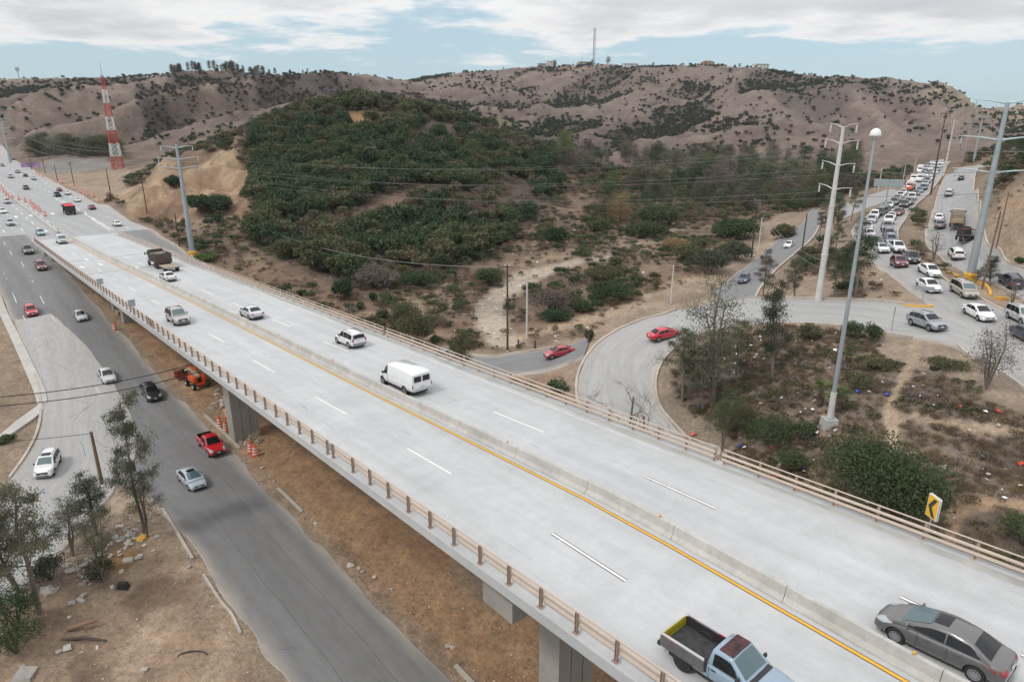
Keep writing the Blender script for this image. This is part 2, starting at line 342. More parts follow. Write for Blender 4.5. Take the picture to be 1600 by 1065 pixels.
GA = np.linspace(-1.5, 1.5, NA); GQ = np.linspace(math.log(24 / 40), math.log(1740 / 40), NQ)
def _coarse():
    # evaluate on every second node then interpolate: the surface is smooth
    ca = np.linspace(-1.5, 1.5, 311); cq = np.linspace(GQ[0], GQ[-1], 271)
    Y = np.exp(cq)[:, None] * 40 - 40 + 0 * ca[None]; X = ca[None] * (Y + 40)
    Z = rbf(X, Y).reshape(len(cq), len(ca))
    return ca, cq, Z
_ca, _cq, BASE = _coarse()
def bil(G, ca, cq, X, Y):
    a, q = warp(np.asarray(X, float), np.asarray(Y, float))
    fa = np.clip((a - ca[0]) / (ca[1] - ca[0]), 0, len(ca) - 1.001); fq = np.clip((q - cq[0]) / (cq[1] - cq[0]), 0, len(cq) - 1.001)
    ia = fa.astype(int); iq = fq.astype(int); fa = fa - ia; fq = fq - iq
    return (G[iq, ia] * (1 - fa) + G[iq, ia + 1] * fa) * (1 - fq) + (G[iq + 1, ia] * (1 - fa) + G[iq + 1, ia + 1] * fa) * fq
def base_z(X, Y): return bil(BASE, _ca, _cq, X, Y)
def march(u, v, fn, s0=15, s1=1500):
    r = ray(u, v); s = np.exp(np.linspace(math.log(s0), math.log(s1), 900)); P = r[None] * s[:, None]
    d = CAM_H + P[:, 2] - fn(P[:, 0], P[:, 1]); k = np.argmax(d < 0)
    if d[k] >= 0: k = len(s) - 1
    a, b = s[max(k - 1, 0)], s[k]
    for _ in range(30):
        m = (a + b) / 2; p = r * m
        if CAM_H + p[2] - float(fn(p[0], p[1])) < 0: b = m
        else: a = m
    p = r * b; return Vector((p[0], p[1], CAM_H + p[2]))
def RD(u, v): return march(u, v, base_z)                     # a point on the graded surface (roads)
def deck_fn(X, Y): return CAM_H + deckz(X * D2[0] + Y * D2[1])
def DK(u, v):
    r = ray(u, v); lo, hi = 10., 900.
    f = lambda s: CAM_H + r[2] * s - float(deck_fn(r[0] * s, r[1] * s))
    for _ in range(60):
        m = (lo + hi) / 2
        if f(m) < 0: hi = m
        else: lo = m
    p = r * hi; return Vector((p[0], p[1], CAM_H + p[2]))
def deckP(t, n, dz=0.0): p = TN(t, n); return Vector((p[0], p[1], CAM_H + float(deckz(t)) + dz))

# ------------------------------------------------------------------ roads: edge pairs (far/left edge, near/right edge)
def tnp(t, n): p = TN(t, n); return Vector((p[0], p[1], float(base_z(p[0], p[1]))))
def px(*pairs): return [(RD(*a), RD(*b)) for a, b in pairs]
def tn(*rows): return [(tnp(t, a), tnp(t, b)) for t, a, b in rows]
ROADS = {}
ROADS['lower_road'] = tn((205, 4.5, 16.6), (190, 5, 16.7), (170, 5.8, 17.4), (150, 6.4, 18.3), (130, 6.6, 18.9), (110, 6.4, 19.2), (95, 6.2, 19.4), (82, 7.2, 19.6), (70, 9.4, 19.7), (57, 11.0, 19.7), (43, 11.3, 19.7), (31, 11.5, 19.8), (15, 11.5, 19.8), (0, 11.5, 19.8), (-15, 11.5, 19.8))
ROADS['side_road'] = px(((22, 500), (80, 490)), ((40, 550), (150, 560)), ((60, 595), (200, 640)), ((66, 640), (212, 705)), ((56, 688), (192, 748)), ((22, 742), (140, 812)), ((-40, 810), (60, 895)), ((-150, 890), (-40, 980)), ((-330, 960), (-200, 1065)))
ROADS['highway'] = tn((186, 3.5, 42.2), (200, 3, 42.2), (230, 0, 42), (280, -10, 42), (350, -16, 42), (430, -20, 42), (520, -20, 42), (600, -20, 43), (680, -18, 45))
ROADS['frontage_road'] = tn((196, 35.2, 42.2), (175, 35, 42.2), (155, 35, 42.4), (135, 35.4, 42.8), (115, 37.5, 44.6), (98, 41, 48.5)) + px(((668, 546), (700, 568)), ((760, 557), (760, 586)), ((800, 553), (815, 584)), ((850, 545), (862, 577)), ((893, 537), (888, 568)), ((926, 526), (912, 560)))
ROADS['canyon_road'] = px(((1112, 455), (1172, 474)), ((1147, 430), (1190, 446)), ((1180, 404), (1218, 416)), ((1212, 377), (1242, 396)), ((1238, 359), (1263, 378)), ((1256, 345), (1278, 356)), ((1270, 325), (1286, 332)))
ROADS['loop_ramp'] = px(((1530, 508), (1560, 585)), ((1462, 482), (1500, 545)), ((1415, 477), (1425, 526)), ((1335, 470), (1325, 510)), ((1237, 467), (1237, 504)), ((1180, 466), (1168, 508)), ((1105, 473), (1098, 521)), ((1052, 486), (1064, 536)), ((1002, 501), (1042, 553)), ((962, 519), (1029, 572)), ((932, 540), (1023, 592)), ((911, 570), (1023, 613)), ((903, 605), (1030, 637)), ((910, 642), (1052, 664)), ((930, 682), (1076, 690)), ((968, 735), (1112, 722)))
_a, _b = (to_tn(q) for q in ROADS['loop_ramp'][-1])
ROADS['loop_ramp'] += [(tnp(_a[0] + 1, 30.5), tnp(_b[0] + 1, 30.5))]
ROADS['queue_road'] = px(((1660, 650), (1700, 550)), ((1562, 578), (1602, 500)), ((1502, 543), (1560, 482)), ((1464, 484), (1528, 465)), ((1425, 456), (1485, 443)), ((1386, 427), (1450, 419)), ((1352, 396), (1416, 392)), ((1333, 367), (1401, 367)), ((1338, 352), (1410, 347)), ((1362, 333), (1428, 323)), ((1389, 315), (1446, 306)), ((1407, 300), (1460, 291)), ((1426, 281), (1470, 276)), ((1445, 262), (1479, 261)), ((1462, 253), (1487, 252)))
ROADS['uphill_road'] = px(((1660, 497), (1670, 448)), ((1600, 468), (1602, 421)), ((1553, 443), (1567, 402)), ((1506, 425), (1546, 385)), ((1467, 398), (1535, 360)), ((1448, 364), (1529, 335)), ((1457, 337), (1526, 312)), ((1470, 291), (1522, 286)), ((1480, 274), (1524, 270)), ((1496, 265), (1532, 262)), ((1530, 257), (1552, 255)))
ROADS['slip_road'] = px(((1392, 295), (1410, 300)), ((1366, 303), (1386, 314)), ((1340, 312), (1352, 326)), ((1312, 322), (1318, 342)))

def cat_rom(P, per):
    P = np.array([list(p) for p in P]); out = []
    for i in range(len(P) - 1):
        p0, p1, p2, p3 = P[max(i - 1, 0)], P[i], P[i + 1], P[min(i + 2, len(P) - 1)]
        for k in range(per):
            t = k / per; out.append(.5 * ((2 * p1) + (-p0 + p2) * t + (2 * p0 - 5 * p1 + 4 * p2 - p3) * t * t + (-p0 + 3 * p1 - 3 * p2 + p3) * t ** 3))
    out.append(P[-1]); return np.array(out)
ROADE = {k: (cat_rom([a for a, b in q], 10), cat_rom([b for a, b in q], 10)) for k, q in ROADS.items()}

# ------------------------------------------------------------------ terrain sheet
def road_dist(X, Y):
    """signed-ish distance from road edges (0 inside)"""
    out = np.full(X.shape, 1e3)
    for nm, (A, B) in ROADE.items():
        for i in range(0, len(A) - 1):
            c = (A[i] + B[i]) / 2; hw = np.linalg.norm((A[i] - B[i])[:2]) / 2
            c2 = (A[i + 1] + B[i + 1]) / 2; hw2 = np.linalg.norm((A[i + 1] - B[i + 1])[:2]) / 2
            m = max(hw, hw2) + 14 + .04 * c[1]
            sel = (np.abs(X - c[0]) < m + 6) & (np.abs(Y - c[1]) < m + 6)
            if not sel.any(): continue
            d = (c2 - c)[:2]; L2 = d @ d + 1e-9; tt = np.clip(((X[sel] - c[0]) * d[0] + (Y[sel] - c[1]) * d[1]) / L2, 0, 1)
            dist = np.hypot(X[sel] - c[0] - tt * d[0], Y[sel] - c[1] - tt * d[1]) - (hw + (hw2 - hw) * tt)
            out[sel] = np.minimum(out[sel], dist)
    return out
_Y = np.exp(GQ)[:, None] * 40 - 40 + 0 * GA[None]; _X = GA[None] * (_Y + 40)
_Z0 = base_z(_X, _Y); _RD = road_dist(_X, _Y)
_U, _V = project(_X, _Y, _Z0)
FAR = sstep(330, 520, _Y)
hillm = sstep(2, 14, _RD)
amp_mid = 0.35 * sstep(0.5, 5, _RD) * (1 + 2.0 * sstep(130, 260, _Y))
_T = _X * D2[0] + _Y * D2[1]; _Nn = _X * N2[0] + _Y * N2[1]
underb = (_Nn > 12) & (_Nn < 40) & (_T > 0) & (_T < 190)
amp_mid = np.where(underb, amp_mid * .35, amp_mid)
Z = _Z0 + amp_mid * (fbm(_X * .11, _Y * .11, 5, 3) - .5) * 2.6 + sstep(.3, 3, _RD) * .16 * (fbm(_X * .7, _Y * .7, 3, 9) - .5)
# gullies on the far hills run down towards the valley
wx = _X + 40 * (fbm(_X * .006, _Y * .006, 3, 21) - .5); wy = _Y + 60 * (fbm(_X * .006, _Y * .006, 3, 31) - .5)
_cx = wx - .55 * wy; gul = ridged(_cx * .0082, wy * .0024 + _cx * .0006, 5, 41)
crest = sstep(0.55, .95, (Z - 20) / 85)
Z = Z + FAR * hillm * ((gul - .55) * 44 * (1 - .78 * crest) + (fbm(_X * .03, _Y * .03, 4, 51) - .5) * 6 * (1 - .5 * crest))
# rills on the raw cut bank
cutm = sstep(0, 1, (np.minimum(np.minimum(_U - 205, 410 - _U) / 25, np.minimum(_V - 235, 350 - _V) / 18))) * (_Y > 170) * (_Y < 275)
Z = Z + cutm * ((ridged(_X * .11, _Y * .04, 4, 61) - .5) * 6.5 + 1.6 * np.sin(_Z0 * 1.1 + 3 * fbm(_X * .08, _Y * .08, 3, 63)))
# roads lie in the ground: the sheet dips below them
lower = .05 + .0013 * np.clip(_Y, 0, 600); cell = .008 * (_Y + 40)
Z = Z - lower * (1 - sstep(-1.3, -.15, _RD / cell))
TER = Z
def ground_z(X, Y): return bil(TER, GA, GQ, X, Y)
def GD(u, v): return march(u, v, ground_z)
def inpoly(U, V, poly, jitter=0.0):
    if jitter:
        U = U + (fbm(_X * .09, _Y * .09, 4, 71) - .5) * jitter * 2; V = V + (fbm(_X * .09 + 40, _Y * .09, 4, 81) - .5) * jitter
    r = np.zeros(U.shape, bool); n = len(poly)
    for i in range(n):
        (x1, y1), (x2, y2) = poly[i], poly[(i + 1) % n]
        if y1 == y2: continue
        r ^= ((y1 > V) != (y2 > V)) & (U < (x2 - x1) * (V - y1) / (y2 - y1) + x1)
    return r
def blur(M, k=2):
    M = M.astype(float)
    for _ in range(k):
        P = np.pad(M, 1, mode='edge'); M = (P[:-2, 1:-1] + P[2:, 1:-1] + P[1:-1, :-2] + P[1:-1, 2:] + 2 * M) / 6
    return M
def col(*c): return np.array(c)
# soil and dry growth colours by place
COL = np.empty((NQ, NA, 3)); COL[:] = col(.20, .135, .09)
def lay(mask, c, strength=1.0):
    global COL
    m = (np.clip(mask, 0, 1) * strength)[..., None]; COL = COL * (1 - m) + np.asarray(c) * m
n1 = fbm(_X * .05, _Y * .05, 5, 91); n2 = fbm(_X * .018, _Y * .018, 5, 95); n3 = fbm(_X * .25, _Y * .25, 4, 99)
lay(sstep(.45, .62, n1), (.27, .19, .125)); lay(sstep(.55, .68, n3) * (_Y < 250), (.155, .10, .065), .7)
hillc = FAR
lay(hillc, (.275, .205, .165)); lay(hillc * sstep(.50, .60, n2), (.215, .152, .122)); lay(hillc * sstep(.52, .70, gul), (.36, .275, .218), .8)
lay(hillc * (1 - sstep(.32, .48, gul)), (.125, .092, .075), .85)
darkridge = inpoly(_U, _V, [(270, 118), (480, 128), (660, 148), (640, 165), (560, 165), (420, 163), (330, 160), (240, 200), (200, 165)], 30) & (_Y > 330)
lay(blur(darkridge, 2), (.085, .062, .055), .85)
lay(blur(inpoly(_U, _V, [(110, 170), (330, 150), (420, 160), (340, 175), (240, 178), (140, 188)], 16) & (_Y > 330), 1), (.33, .25, .18), .5)
lay(blur(inpoly(_U, _V, [(1190, 118), (1320, 122), (1420, 135), (1330, 160), (1290, 200), (1230, 170)], 26) & (_Y > 330), 2), (.10, .075, .062), .6)
lay(blur(inpoly(_U, _V, [(1435, 160), (1478, 140), (1510, 160), (1640, 172), (1640, 198), (1560, 196), (1490, 172)], 6) & (_Y > 330), 1), (.42, .33, .225))
lay(blur(inpoly(_U, _V, [(745, 178), (800, 180), (830, 195), (790, 205), (760, 195)], 8) & (_Y > 300), 1), (.22, .20, .09), .7)
# green hill: leaf litter under the scrub
ghill = inpoly(_U, _V, [(372, 222), (450, 186), (545, 158), (700, 183), (860, 243), (872, 300), (838, 345), (800, 378), (760, 405), (640, 445), (560, 440), (500, 425), (440, 405), (400, 372), (408, 330), (388, 292), (398, 262)], 22) & (_Y > 120) & (_Y < 330)
lay(blur(ghill, 2), (.10, .072, .050)); lay(blur(ghill, 2) * sstep(.55, .66, n1), (.19, .125, .085))
lay(blur(inpoly(_U, _V, [(540, 177), (575, 178), (577, 197), (545, 200)], 4) & (_Y > 200) & (_Y < 330), 1), (.33, .19, .09))
# cut bank
cut = inpoly(_U, _V, [(170, 300), (220, 285), (300, 238), (350, 235), (390, 262), (400, 300), (385, 345), (340, 338), (260, 350), (210, 340)], 12) & (_Y > 150) & (_Y < 300)
lay(blur(cut, 1), (.33, .215, .13)); lay(blur(cut, 1) * sstep(.47, .58, n3), (.44, .32, .20)); lay(blur(cut, 1) * sstep(.54, .62, n1), (.20, .125, .08), .8); lay(blur(inpoly(_U, _V, [(312, 258), (350, 255), (356, 270), (315, 272)], 3) & (_Y > 150) & (_Y < 300), 1), (.46, .36, .22))
lay(blur(inpoly(_U, _V, [(270, 238), (345, 222), (330, 250), (280, 262)], 6) & (_Y > 150) & (_Y < 320), 1), (.15, .09, .06), .8)
lot = inpoly(_U, _V, [(35, 262), (60, 252), (110, 248), (160, 250), (205, 268), (190, 310), (150, 318), (100, 288)], 3) & (_Y > 200)
lay(blur(lot, 1), (.36, .27, .19)); lay(blur(inpoly(_U, _V, [(55, 258), (110, 247), (165, 250), (185, 262), (120, 270), (70, 268)], 3) & (_Y > 200), 1), (.33, .305, .275))
# valley floor sand, stream bed, road verges
lay(blur(inpoly(_U, _V, [(742, 478), (766, 447), (820, 424), (900, 404), (1000, 377), (1060, 353), (1065, 360), (1000, 386), (910, 415), (838, 438), (796, 470), (786, 515), (818, 540), (760, 546), (744, 512)], 10) & (_Y < 260), 1), (.46, .385, .30), .9)
lay(blur(inpoly(_U, _V, [(770, 540), (900, 512), (1010, 480), (1100, 452), (1190, 395), (1230, 365), (1215, 362), (1140, 410), (1050, 440), (960, 480), (880, 505), (790, 530)], 10) & (_Y < 260), 1), (.42, .31, .215))
lay(blur(inpoly(_U, _V, [(590, 455), (690, 440), (740, 450), (720, 490), (640, 500), (590, 480)], 14) & (_Y < 220), 1), (.33, .24, .165), .8)
lay(blur(inpoly(_U, _V, [(920, 350), (1000, 370), (1050, 360), (1040, 390), (940, 400), (860, 400), (830, 420), (780, 420), (880, 380)], 14) & (_Y < 260), 1), (.30, .215, .155), .8)
lay(blur(inpoly(_U, _V, [(330, 400), (420, 405), (470, 440), (560, 470), (640, 500), (600, 520), (480, 480), (380, 450)], 12) & (_Y < 220), 1), (.24, .155, .10), .8)
# fresh graded dirt below the bridge
fresh = (_Nn > 19.3) & (_Nn < 36) & (_T > -30) & (_T < 175) & (_RD > .2)
lay(blur(fresh, 1), (.335, .205, .112)); lay(blur(fresh, 1) * sstep(.46, .64, fbm(_T * .05, _Nn * .9, 4, 103)), (.255, .150, .080), .85); lay(blur(fresh, 1) * sstep(.55, .66, fbm(_T * .03, _Nn * 2.2, 4, 105)), (.38, .25, .145), .6)
lay(blur(inpoly(_U, _V, [(820, 610), (880, 570), (905, 545), (895, 620), (900, 660)], 5) & (_Y < 140), 1), (.27, .175, .11))
# bare lot bottom left
bl = inpoly(_U, _V, [(-400, 1300), (-60, 960), (60, 900), (200, 740), (250, 790), (330, 900), (460, 1100), (700, 1500)], 3) & (_Y < 90)
lay(blur(bl, 1), (.31, .222, .150)); lay(blur(bl, 1) * sstep(.48, .62, fbm(_X * .35, _Y * .13, 4, 107)), (.40, .30, .21), .85); lay(blur(bl, 1) * sstep(.55, .66, n3), (.165, .108, .07), .7); lay(blur(inpoly(_U, _V, [(168, 866), (185, 850), (205, 852), (214, 866), (196, 884), (175, 888)], 6) & (_Y < 90), 1), (.24, .13, .045))
# ground inside the loop: dry weeds, worn paths
isl = inpoly(_U, _V, [(1030, 560), (1240, 500), (1420, 525), (1640, 620), (1700, 1000), (1100, 720), (1040, 660)], 3) & (_Y < 120)
lay(blur(isl, 1), (.155, .118, .092)); lay(blur(isl, 1) * sstep(.50, .62, n1), (.20, .152, .116), .9); lay(blur(isl, 1) * sstep(.52, .66, fbm(_X * .16, _Y * .16, 4, 113)), (.105, .080, .060), .8)
def path(pts, w, c, s=.9):
    m = np.zeros(_U.shape)
    for (x1, y1), (x2, y2) in zip(pts[:-1], pts[1:]):
        dx, dy = x2 - x1, y2 - y1; t = np.clip(((_U - x1) * dx + (_V - y1) * dy) / (dx * dx + dy * dy), 0, 1)
        m = np.maximum(m, 1 - sstep(w * .5, w * 1.2, np.hypot(_U - x1 - t * dx, (_V - y1 - t * dy) * 1.4) + (n3 - .5) * w * .8))
    lay(m * (_Y < 130), c, s)
path([(1434, 528), (1422, 570), (1408, 600), (1390, 630), (1395, 665), (1398, 700)], 11, (.40, .30, .205))
path([(1392, 650), (1460, 655), (1560, 668), (1620, 680)], 7, (.36, .27, .185)); path([(1480, 800), (1530, 780), (1620, 785)], 14, (.33, .225, .14)); path([(1500, 780), (1490, 830), (1470, 860)], 10, (.28, .18, .115))
path([(1265, 520), (1270, 560), (1262, 600), (1290, 640), (1280, 690)], 7, (.27, .195, .14), .7); path([(1320, 655), (1300, 690), (1265, 740)], 8, (.27, .19, .135), .7)
path([(1365, 430), (1390, 455), (1415, 480)], 4, (.36, .27, .19))
lay(blur(inpoly(_U, _V, [(1360, 430), (1440, 470), (1462, 480), (1420, 478), (1345, 466)], 4) & (_Y < 140), 1), (.30, .22, .155), .8)
lay(blur(inpoly(_U, _V, [(1530, 330), (1640, 230), (1660, 430), (1600, 412), (1550, 385)], 5) & (_Y < 240), 1), (.33, .235, .155), .9)
lay(blur(inpoly(_U, _V, [(1405, 380), (1420, 340), (1450, 310), (1472, 285), (1462, 320), (1445, 360), (1470, 405), (1550, 450), (1620, 490), (1560, 470), (1480, 440)], 3) & (_Y < 240), 1), (.25, .17, .115), .9)
lay((1 - sstep(.3, 2.4, _RD)) * (_Y < 230), (.33, .255, .185), .65)
lay((inpoly(_U, _V, [(-300, 640), (0, 470), (20, 480), (60, 600), (66, 640), (30, 720), (-300, 900)], 4) & (_Y < 140) & (_Y > 40)).astype(float), (.27, .20, .14), .8)
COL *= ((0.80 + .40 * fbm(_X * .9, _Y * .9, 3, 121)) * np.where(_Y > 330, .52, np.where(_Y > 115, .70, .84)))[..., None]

def terrain_mesh():
    far = [(2600, 30.), (5000, 20.), (12000, 10.)]
    X, Y, Zt = _X, _Y, TER
    for fy, fz in far:
        yy = np.full((1, NA), fy); X = np.vstack([X, GA[None] * (yy + 40)]); Y = np.vstack([Y, yy]); Zt = np.vstack([Zt, np.full((1, NA), fz)])
    R = X.shape[0]; co = np.stack([X, Y, Zt], -1).reshape(-1, 3)
    idx = np.arange(R * NA).reshape(R, NA)
    q = np.stack([idx[:-1, :-1], idx[:-1, 1:], idx[1:, 1:], idx[1:, :-1]], -1).reshape(-1, 4)
    me = bpy.data.meshes.new('ground'); me.vertices.add(len(co)); me.vertices.foreach_set('co', co.ravel())
    me.loops.add(q.size); me.loops.foreach_set('vertex_index', q.ravel().astype(np.int32)); me.polygons.add(len(q))
    me.polygons.foreach_set('loop_start', np.arange(0, q.size, 4, dtype=np.int32)); me.polygons.foreach_set('use_smooth', np.ones(len(q), bool))
    me.update(calc_edges=True)
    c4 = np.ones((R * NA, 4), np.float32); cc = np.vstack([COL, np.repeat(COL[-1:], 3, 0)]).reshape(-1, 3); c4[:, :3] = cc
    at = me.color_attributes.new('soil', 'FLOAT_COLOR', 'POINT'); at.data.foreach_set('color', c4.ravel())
    return me
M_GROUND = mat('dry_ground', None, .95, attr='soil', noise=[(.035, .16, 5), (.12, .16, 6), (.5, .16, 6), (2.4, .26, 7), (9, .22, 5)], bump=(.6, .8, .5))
def far_relief():
    nt = M_GROUND.node_tree; N = nt.nodes; b0 = [n for n in N if n.type == 'BUMP'][0]; tc = [n for n in N if n.type == 'TEX_COORD'][0]
    no = N.new('ShaderNodeTexNoise'); no.inputs['Scale'].default_value = .07; no.inputs['Detail'].default_value = 8; no.inputs['Roughness'].default_value = .68; nt.links.new(tc.outputs['Object'], no.inputs['Vector'])
    b1 = N.new('ShaderNodeBump'); b1.inputs['Strength'].default_value = .55; b1.inputs['Distance'].default_value = 3.0; nt.links.new(no.outputs[0], b1.inputs['Height']); nt.links.new(b1.outputs[0], b0.inputs['Normal'])
far_relief()
put('ground', terrain_mesh(), kind='structure').data.materials.append(M_GROUND)

# ------------------------------------------------------------------ road sheets
def road_mat(name, base, tracks, lanes):
    """grey paving with worn wheel tracks: uv.x metres along, uv.y metres from the left edge"""
    m = bpy.data.materials.new(name); m.use_nodes = True; nt = m.node_tree; N = nt.nodes; Lk = nt.links; b = N['Principled BSDF']; b.inputs['Roughness'].default_value = .88
    uv = N.new('ShaderNodeUVMap'); uv.uv_map = 'along'
    def noise(sx, sy, sc, det, lo, hi):
        mp = N.new('ShaderNodeMapping'); mp.inputs['Scale'].default_value = (sx, sy, 1); Lk.new(uv.outputs[0], mp.inputs[0])
        no = N.new('ShaderNodeTexNoise'); no.inputs['Scale'].default_value = sc; no.inputs['Detail'].default_value = det; no.inputs['Roughness'].default_value = .62; Lk.new(mp.outputs[0], no.inputs['Vector'])
        r = N.new('ShaderNodeMapRange'); Lk.new(no.outputs[0], r.inputs[0]); r.inputs[1].default_value = .3; r.inputs[2].default_value = .7; r.inputs[3].default_value = lo; r.inputs[4].default_value = hi; return r.outputs[0]
    def mul(a, c): x = N.new('ShaderNodeMath'); x.operation = 'MULTIPLY'; Lk.new(a, x.inputs[0]); Lk.new(c, x.inputs[1]); return x.outputs[0]
    sp = N.new('ShaderNodeSeparateXYZ'); Lk.new(uv.outputs[0], sp.inputs[0])
    w = N.new('ShaderNodeMath'); w.operation = 'MULTIPLY'; Lk.new(sp.outputs[1], w.inputs[0]); w.inputs[1].default_value = 2 * math.pi / lanes
    s = N.new('ShaderNodeMath'); s.operation = 'SINE'; Lk.new(w.outputs[0], s.inputs[0])
    tr = N.new('ShaderNodeMapRange'); Lk.new(s.outputs[0], tr.inputs[0]); tr.inputs[1].default_value = -1; tr.inputs[2].default_value = 1; tr.inputs[3].default_value = 1 + tracks; tr.inputs[4].default_value = 1 - tracks
    f = mul(mul(noise(.03, .42, 1, 5, 1 - 2.4 * tracks, 1 + 2.2 * tracks), noise(.4, 1.5, 1, 6, .9, 1.1)), mul(tr.outputs[0], noise(6, 6, 1, 4, .94, 1.06)))
    # dust washed in along both edges: attribute edge 0..1
    ea = N.new('ShaderNodeAttribute'); ea.attribute_name = 'edge'
    mx = N.new('ShaderNodeMixRGB'); mx.inputs[1].default_value = (*base, 1); mx.inputs[2].default_value = (.36, .32, .28, 1)
    em = mul(ea.outputs['Fac'], noise(.15, .6, 1, 5, .35, 1.05)); Lk.new(em, mx.inputs[0])
    v = N.new('ShaderNodeVectorMath'); v.operation = 'SCALE'; Lk.new(mx.outputs[0], v.inputs[0]); Lk.new(f, v.inputs['Scale']); Lk.new(v.outputs[0], b.inputs['Base Color'])
    bp = N.new('ShaderNodeBump'); bp.inputs['Strength'].default_value = .2; bp.inputs['Distance'].default_value = .02; Lk.new(noise(9, 9, 1, 4, 0, 1), bp.inputs['Height']); Lk.new(bp.outputs[0], b.inputs['Normal'])
    return m
ROADM = {'lower_road': road_mat('worn_grey_asphalt', (.165, .164, .162), .05, 3.4), 'side_road': road_mat('pale_worn_paving', (.34, .335, .325), .03, 3.2), 'highway': road_mat('highway_paving', (.31, .313, .313), .03, 3.5),
         'frontage_road': road_mat('dark_asphalt', (.18, .18, .18), .04, 3.2), 'loop_ramp': road_mat('ramp_paving', (.315, .312, .303), .035, 3.3), 'queue_road': road_mat('queue_paving', (.285, .282, .276), .035, 3.4), 'uphill_road': road_mat('uphill_paving', (.285, .283, .28), .035, 3.4), 'slip_road': MATS.get('x')}
ROADM['slip_road'] = ROADM['queue_road']; ROADM['canyon_road'] = ROADM['frontage_road']
LIFT = {'highway': .03, 'lower_road': .04, 'frontage_road': .046, 'canyon_road': .03, 'side_road': .05, 'loop_ramp': .045, 'queue_road': .04, 'uphill_road': .04, 'slip_road': .036}
ROADOBJ = {}
def ribbon(name, A, B, K, lift, material, wob=0.0, kind='structure', parent=None, edge=1.1):
    vs = []; uvs = []; ed = []; s = 0
    for i in range(len(A)):
        if i: s += np.linalg.norm(((A[i] + B[i]) / 2 - (A[i - 1] + B[i - 1]) / 2)[:2])
        w = np.linalg.norm((A[i] - B[i])[:2])
        for k in range(K + 1):
            f = k / K
            if wob and k in (0, K): f += (vnoise(s * .35, k * 7.3, 5) - .5) * wob / w * 2
            if k == -1: continue
            p = A[i] + (B[i] - A[i]) * f; vs.append((p[0], p[1], float(base_z(p[0], p[1])) + lift)); uvs.append((s, f * w)); ed.append(max(0, 1 - min(f, 1 - f) * w / edge))
    fs = [(i * (K + 1) + k, i * (K + 1) + k + 1, (i + 1) * (K + 1) + k + 1, (i + 1) * (K + 1) + k) for i in range(len(A) - 1) for k in range(K)]
    if kind == 'structure':                        # sloping shoulders down to the soil
        K1 = K + 1; base_n = len(vs)
        for i in range(len(A)):
            d = (A[i] - B[i])[:2]; d = d / (np.linalg.norm(d) + 1e-9)
            for k, sg in ((0, 1), (K, -1)):
                e = vs[i * K1 + k]; x, y = e[0] + d[0] * sg * .5, e[1] + d[1] * sg * .5; vs.append((x, y, min(float(ground_z(x, y)), e[2]) - .25)); uvs.append((uvs[i * K1 + k][0], uvs[i * K1 + k][1])); ed.append(1.0)
        for i in range(len(A) - 1):
            fs.append((i * K1, (i + 1) * K1, base_n + 2 * i + 2, base_n + 2 * i)); fs.append((i * K1 + K, base_n + 2 * i + 1, base_n + 2 * i + 3, (i + 1) * K1 + K))
    me = bpy.data.meshes.new(name); me.from_pydata(vs, [], fs)
    bm = bmesh.new(); bm.from_mesh(me); bmesh.ops.recalc_face_normals(bm, faces=bm.faces)
    if bm.faces and sum(f.normal.z for f in bm.faces) < 0: bmesh.ops.reverse_faces(bm, faces=bm.faces)
    bm.to_mesh(me); bm.free()
    ul = me.uv_layers.new(name='along')
    for lp in me.loops: ul.data[lp.index].uv = uvs[lp.vertex_index]
    a = me.attributes.new('edge', 'FLOAT', 'POINT'); a.data.foreach_set('value', ed)
    me.materials.append(material); return put(name, me, parent, kind=kind)
for nm, (A, B) in ROADE.items():
    ROADOBJ[nm] = ribbon(nm, A, B, 18 if nm == 'highway' else 14, LIFT[nm], ROADM[nm], .32 if nm in ('lower_road', 'frontage_road') else .2)
# ------------------------------------------------------------------ the overpass
def sheet(name, rows, material, parent=None, kind=None, fn=deckP, dz=.004, **kw):
    """a thin painted strip: rows of (t, n0, n1)"""
    vs = []; 
    for t, a, b in rows: vs += [fn(t, a, dz), fn(t, b, dz)]
    fs = [(2 * i, 2 * i + 1, 2 * i + 3, 2 * i + 2) for i in range(len(rows) - 1)]
    me = bpy.data.meshes.new(name); me.from_pydata(vs, [], fs); me.materials.append(material)
    if me.polygons and me.polygons[0].normal.z < 0: me.flip_normals()
    return put(name, me, parent, kind=kind, **kw)
BR = thing('overpass_bridge', 'long pale concrete highway overpass running diagonally across the scene', 'bridge', deckP(60, 25, 0)); BRI = Matrix.Translation(-BR.location)
def on_bridge(o, p=None):
    o.parent = p or BR; o.matrix_parent_inverse = (Matrix.Translation(-(BR.location)) if p is None else p.matrix_world.inverted())
    return o
NL, NR, T0, T1 = 16.25, 34.05, -32.0, 194.0
TS = list(np.linspace(T0, T1, 60))
def solid(rows, prof_fn):
    """sweep a closed (n, dz) outline along t"""
    mb = MB(); k = None
    for t in rows:
        pr = prof_fn(t); k = len(pr)
        for n, dz in pr: mb.v.append(tuple(deckP(t, n, dz)))
    for i in range(len(rows) - 1):
        for j in range(k):
            mb.f.append((i * k + j, i * k + (j + 1) % k, (i + 1) * k + (j + 1) % k, (i + 1) * k + j)); mb.m.append(0)
    mb.f.append(tuple(range(k))[::-1]); mb.f.append(tuple((len(rows) - 1) * k + j for j in range(k))); mb.m += [0, 0]
    return mb
deck = on_bridge(solid(TS, lambda t: [(NL, 0), (NR, 0), (NR, -.55), (NR - .25, -.62), (NL + .25, -.62), (NL, -.55)]).build('deck', M_DECK, fix=True))
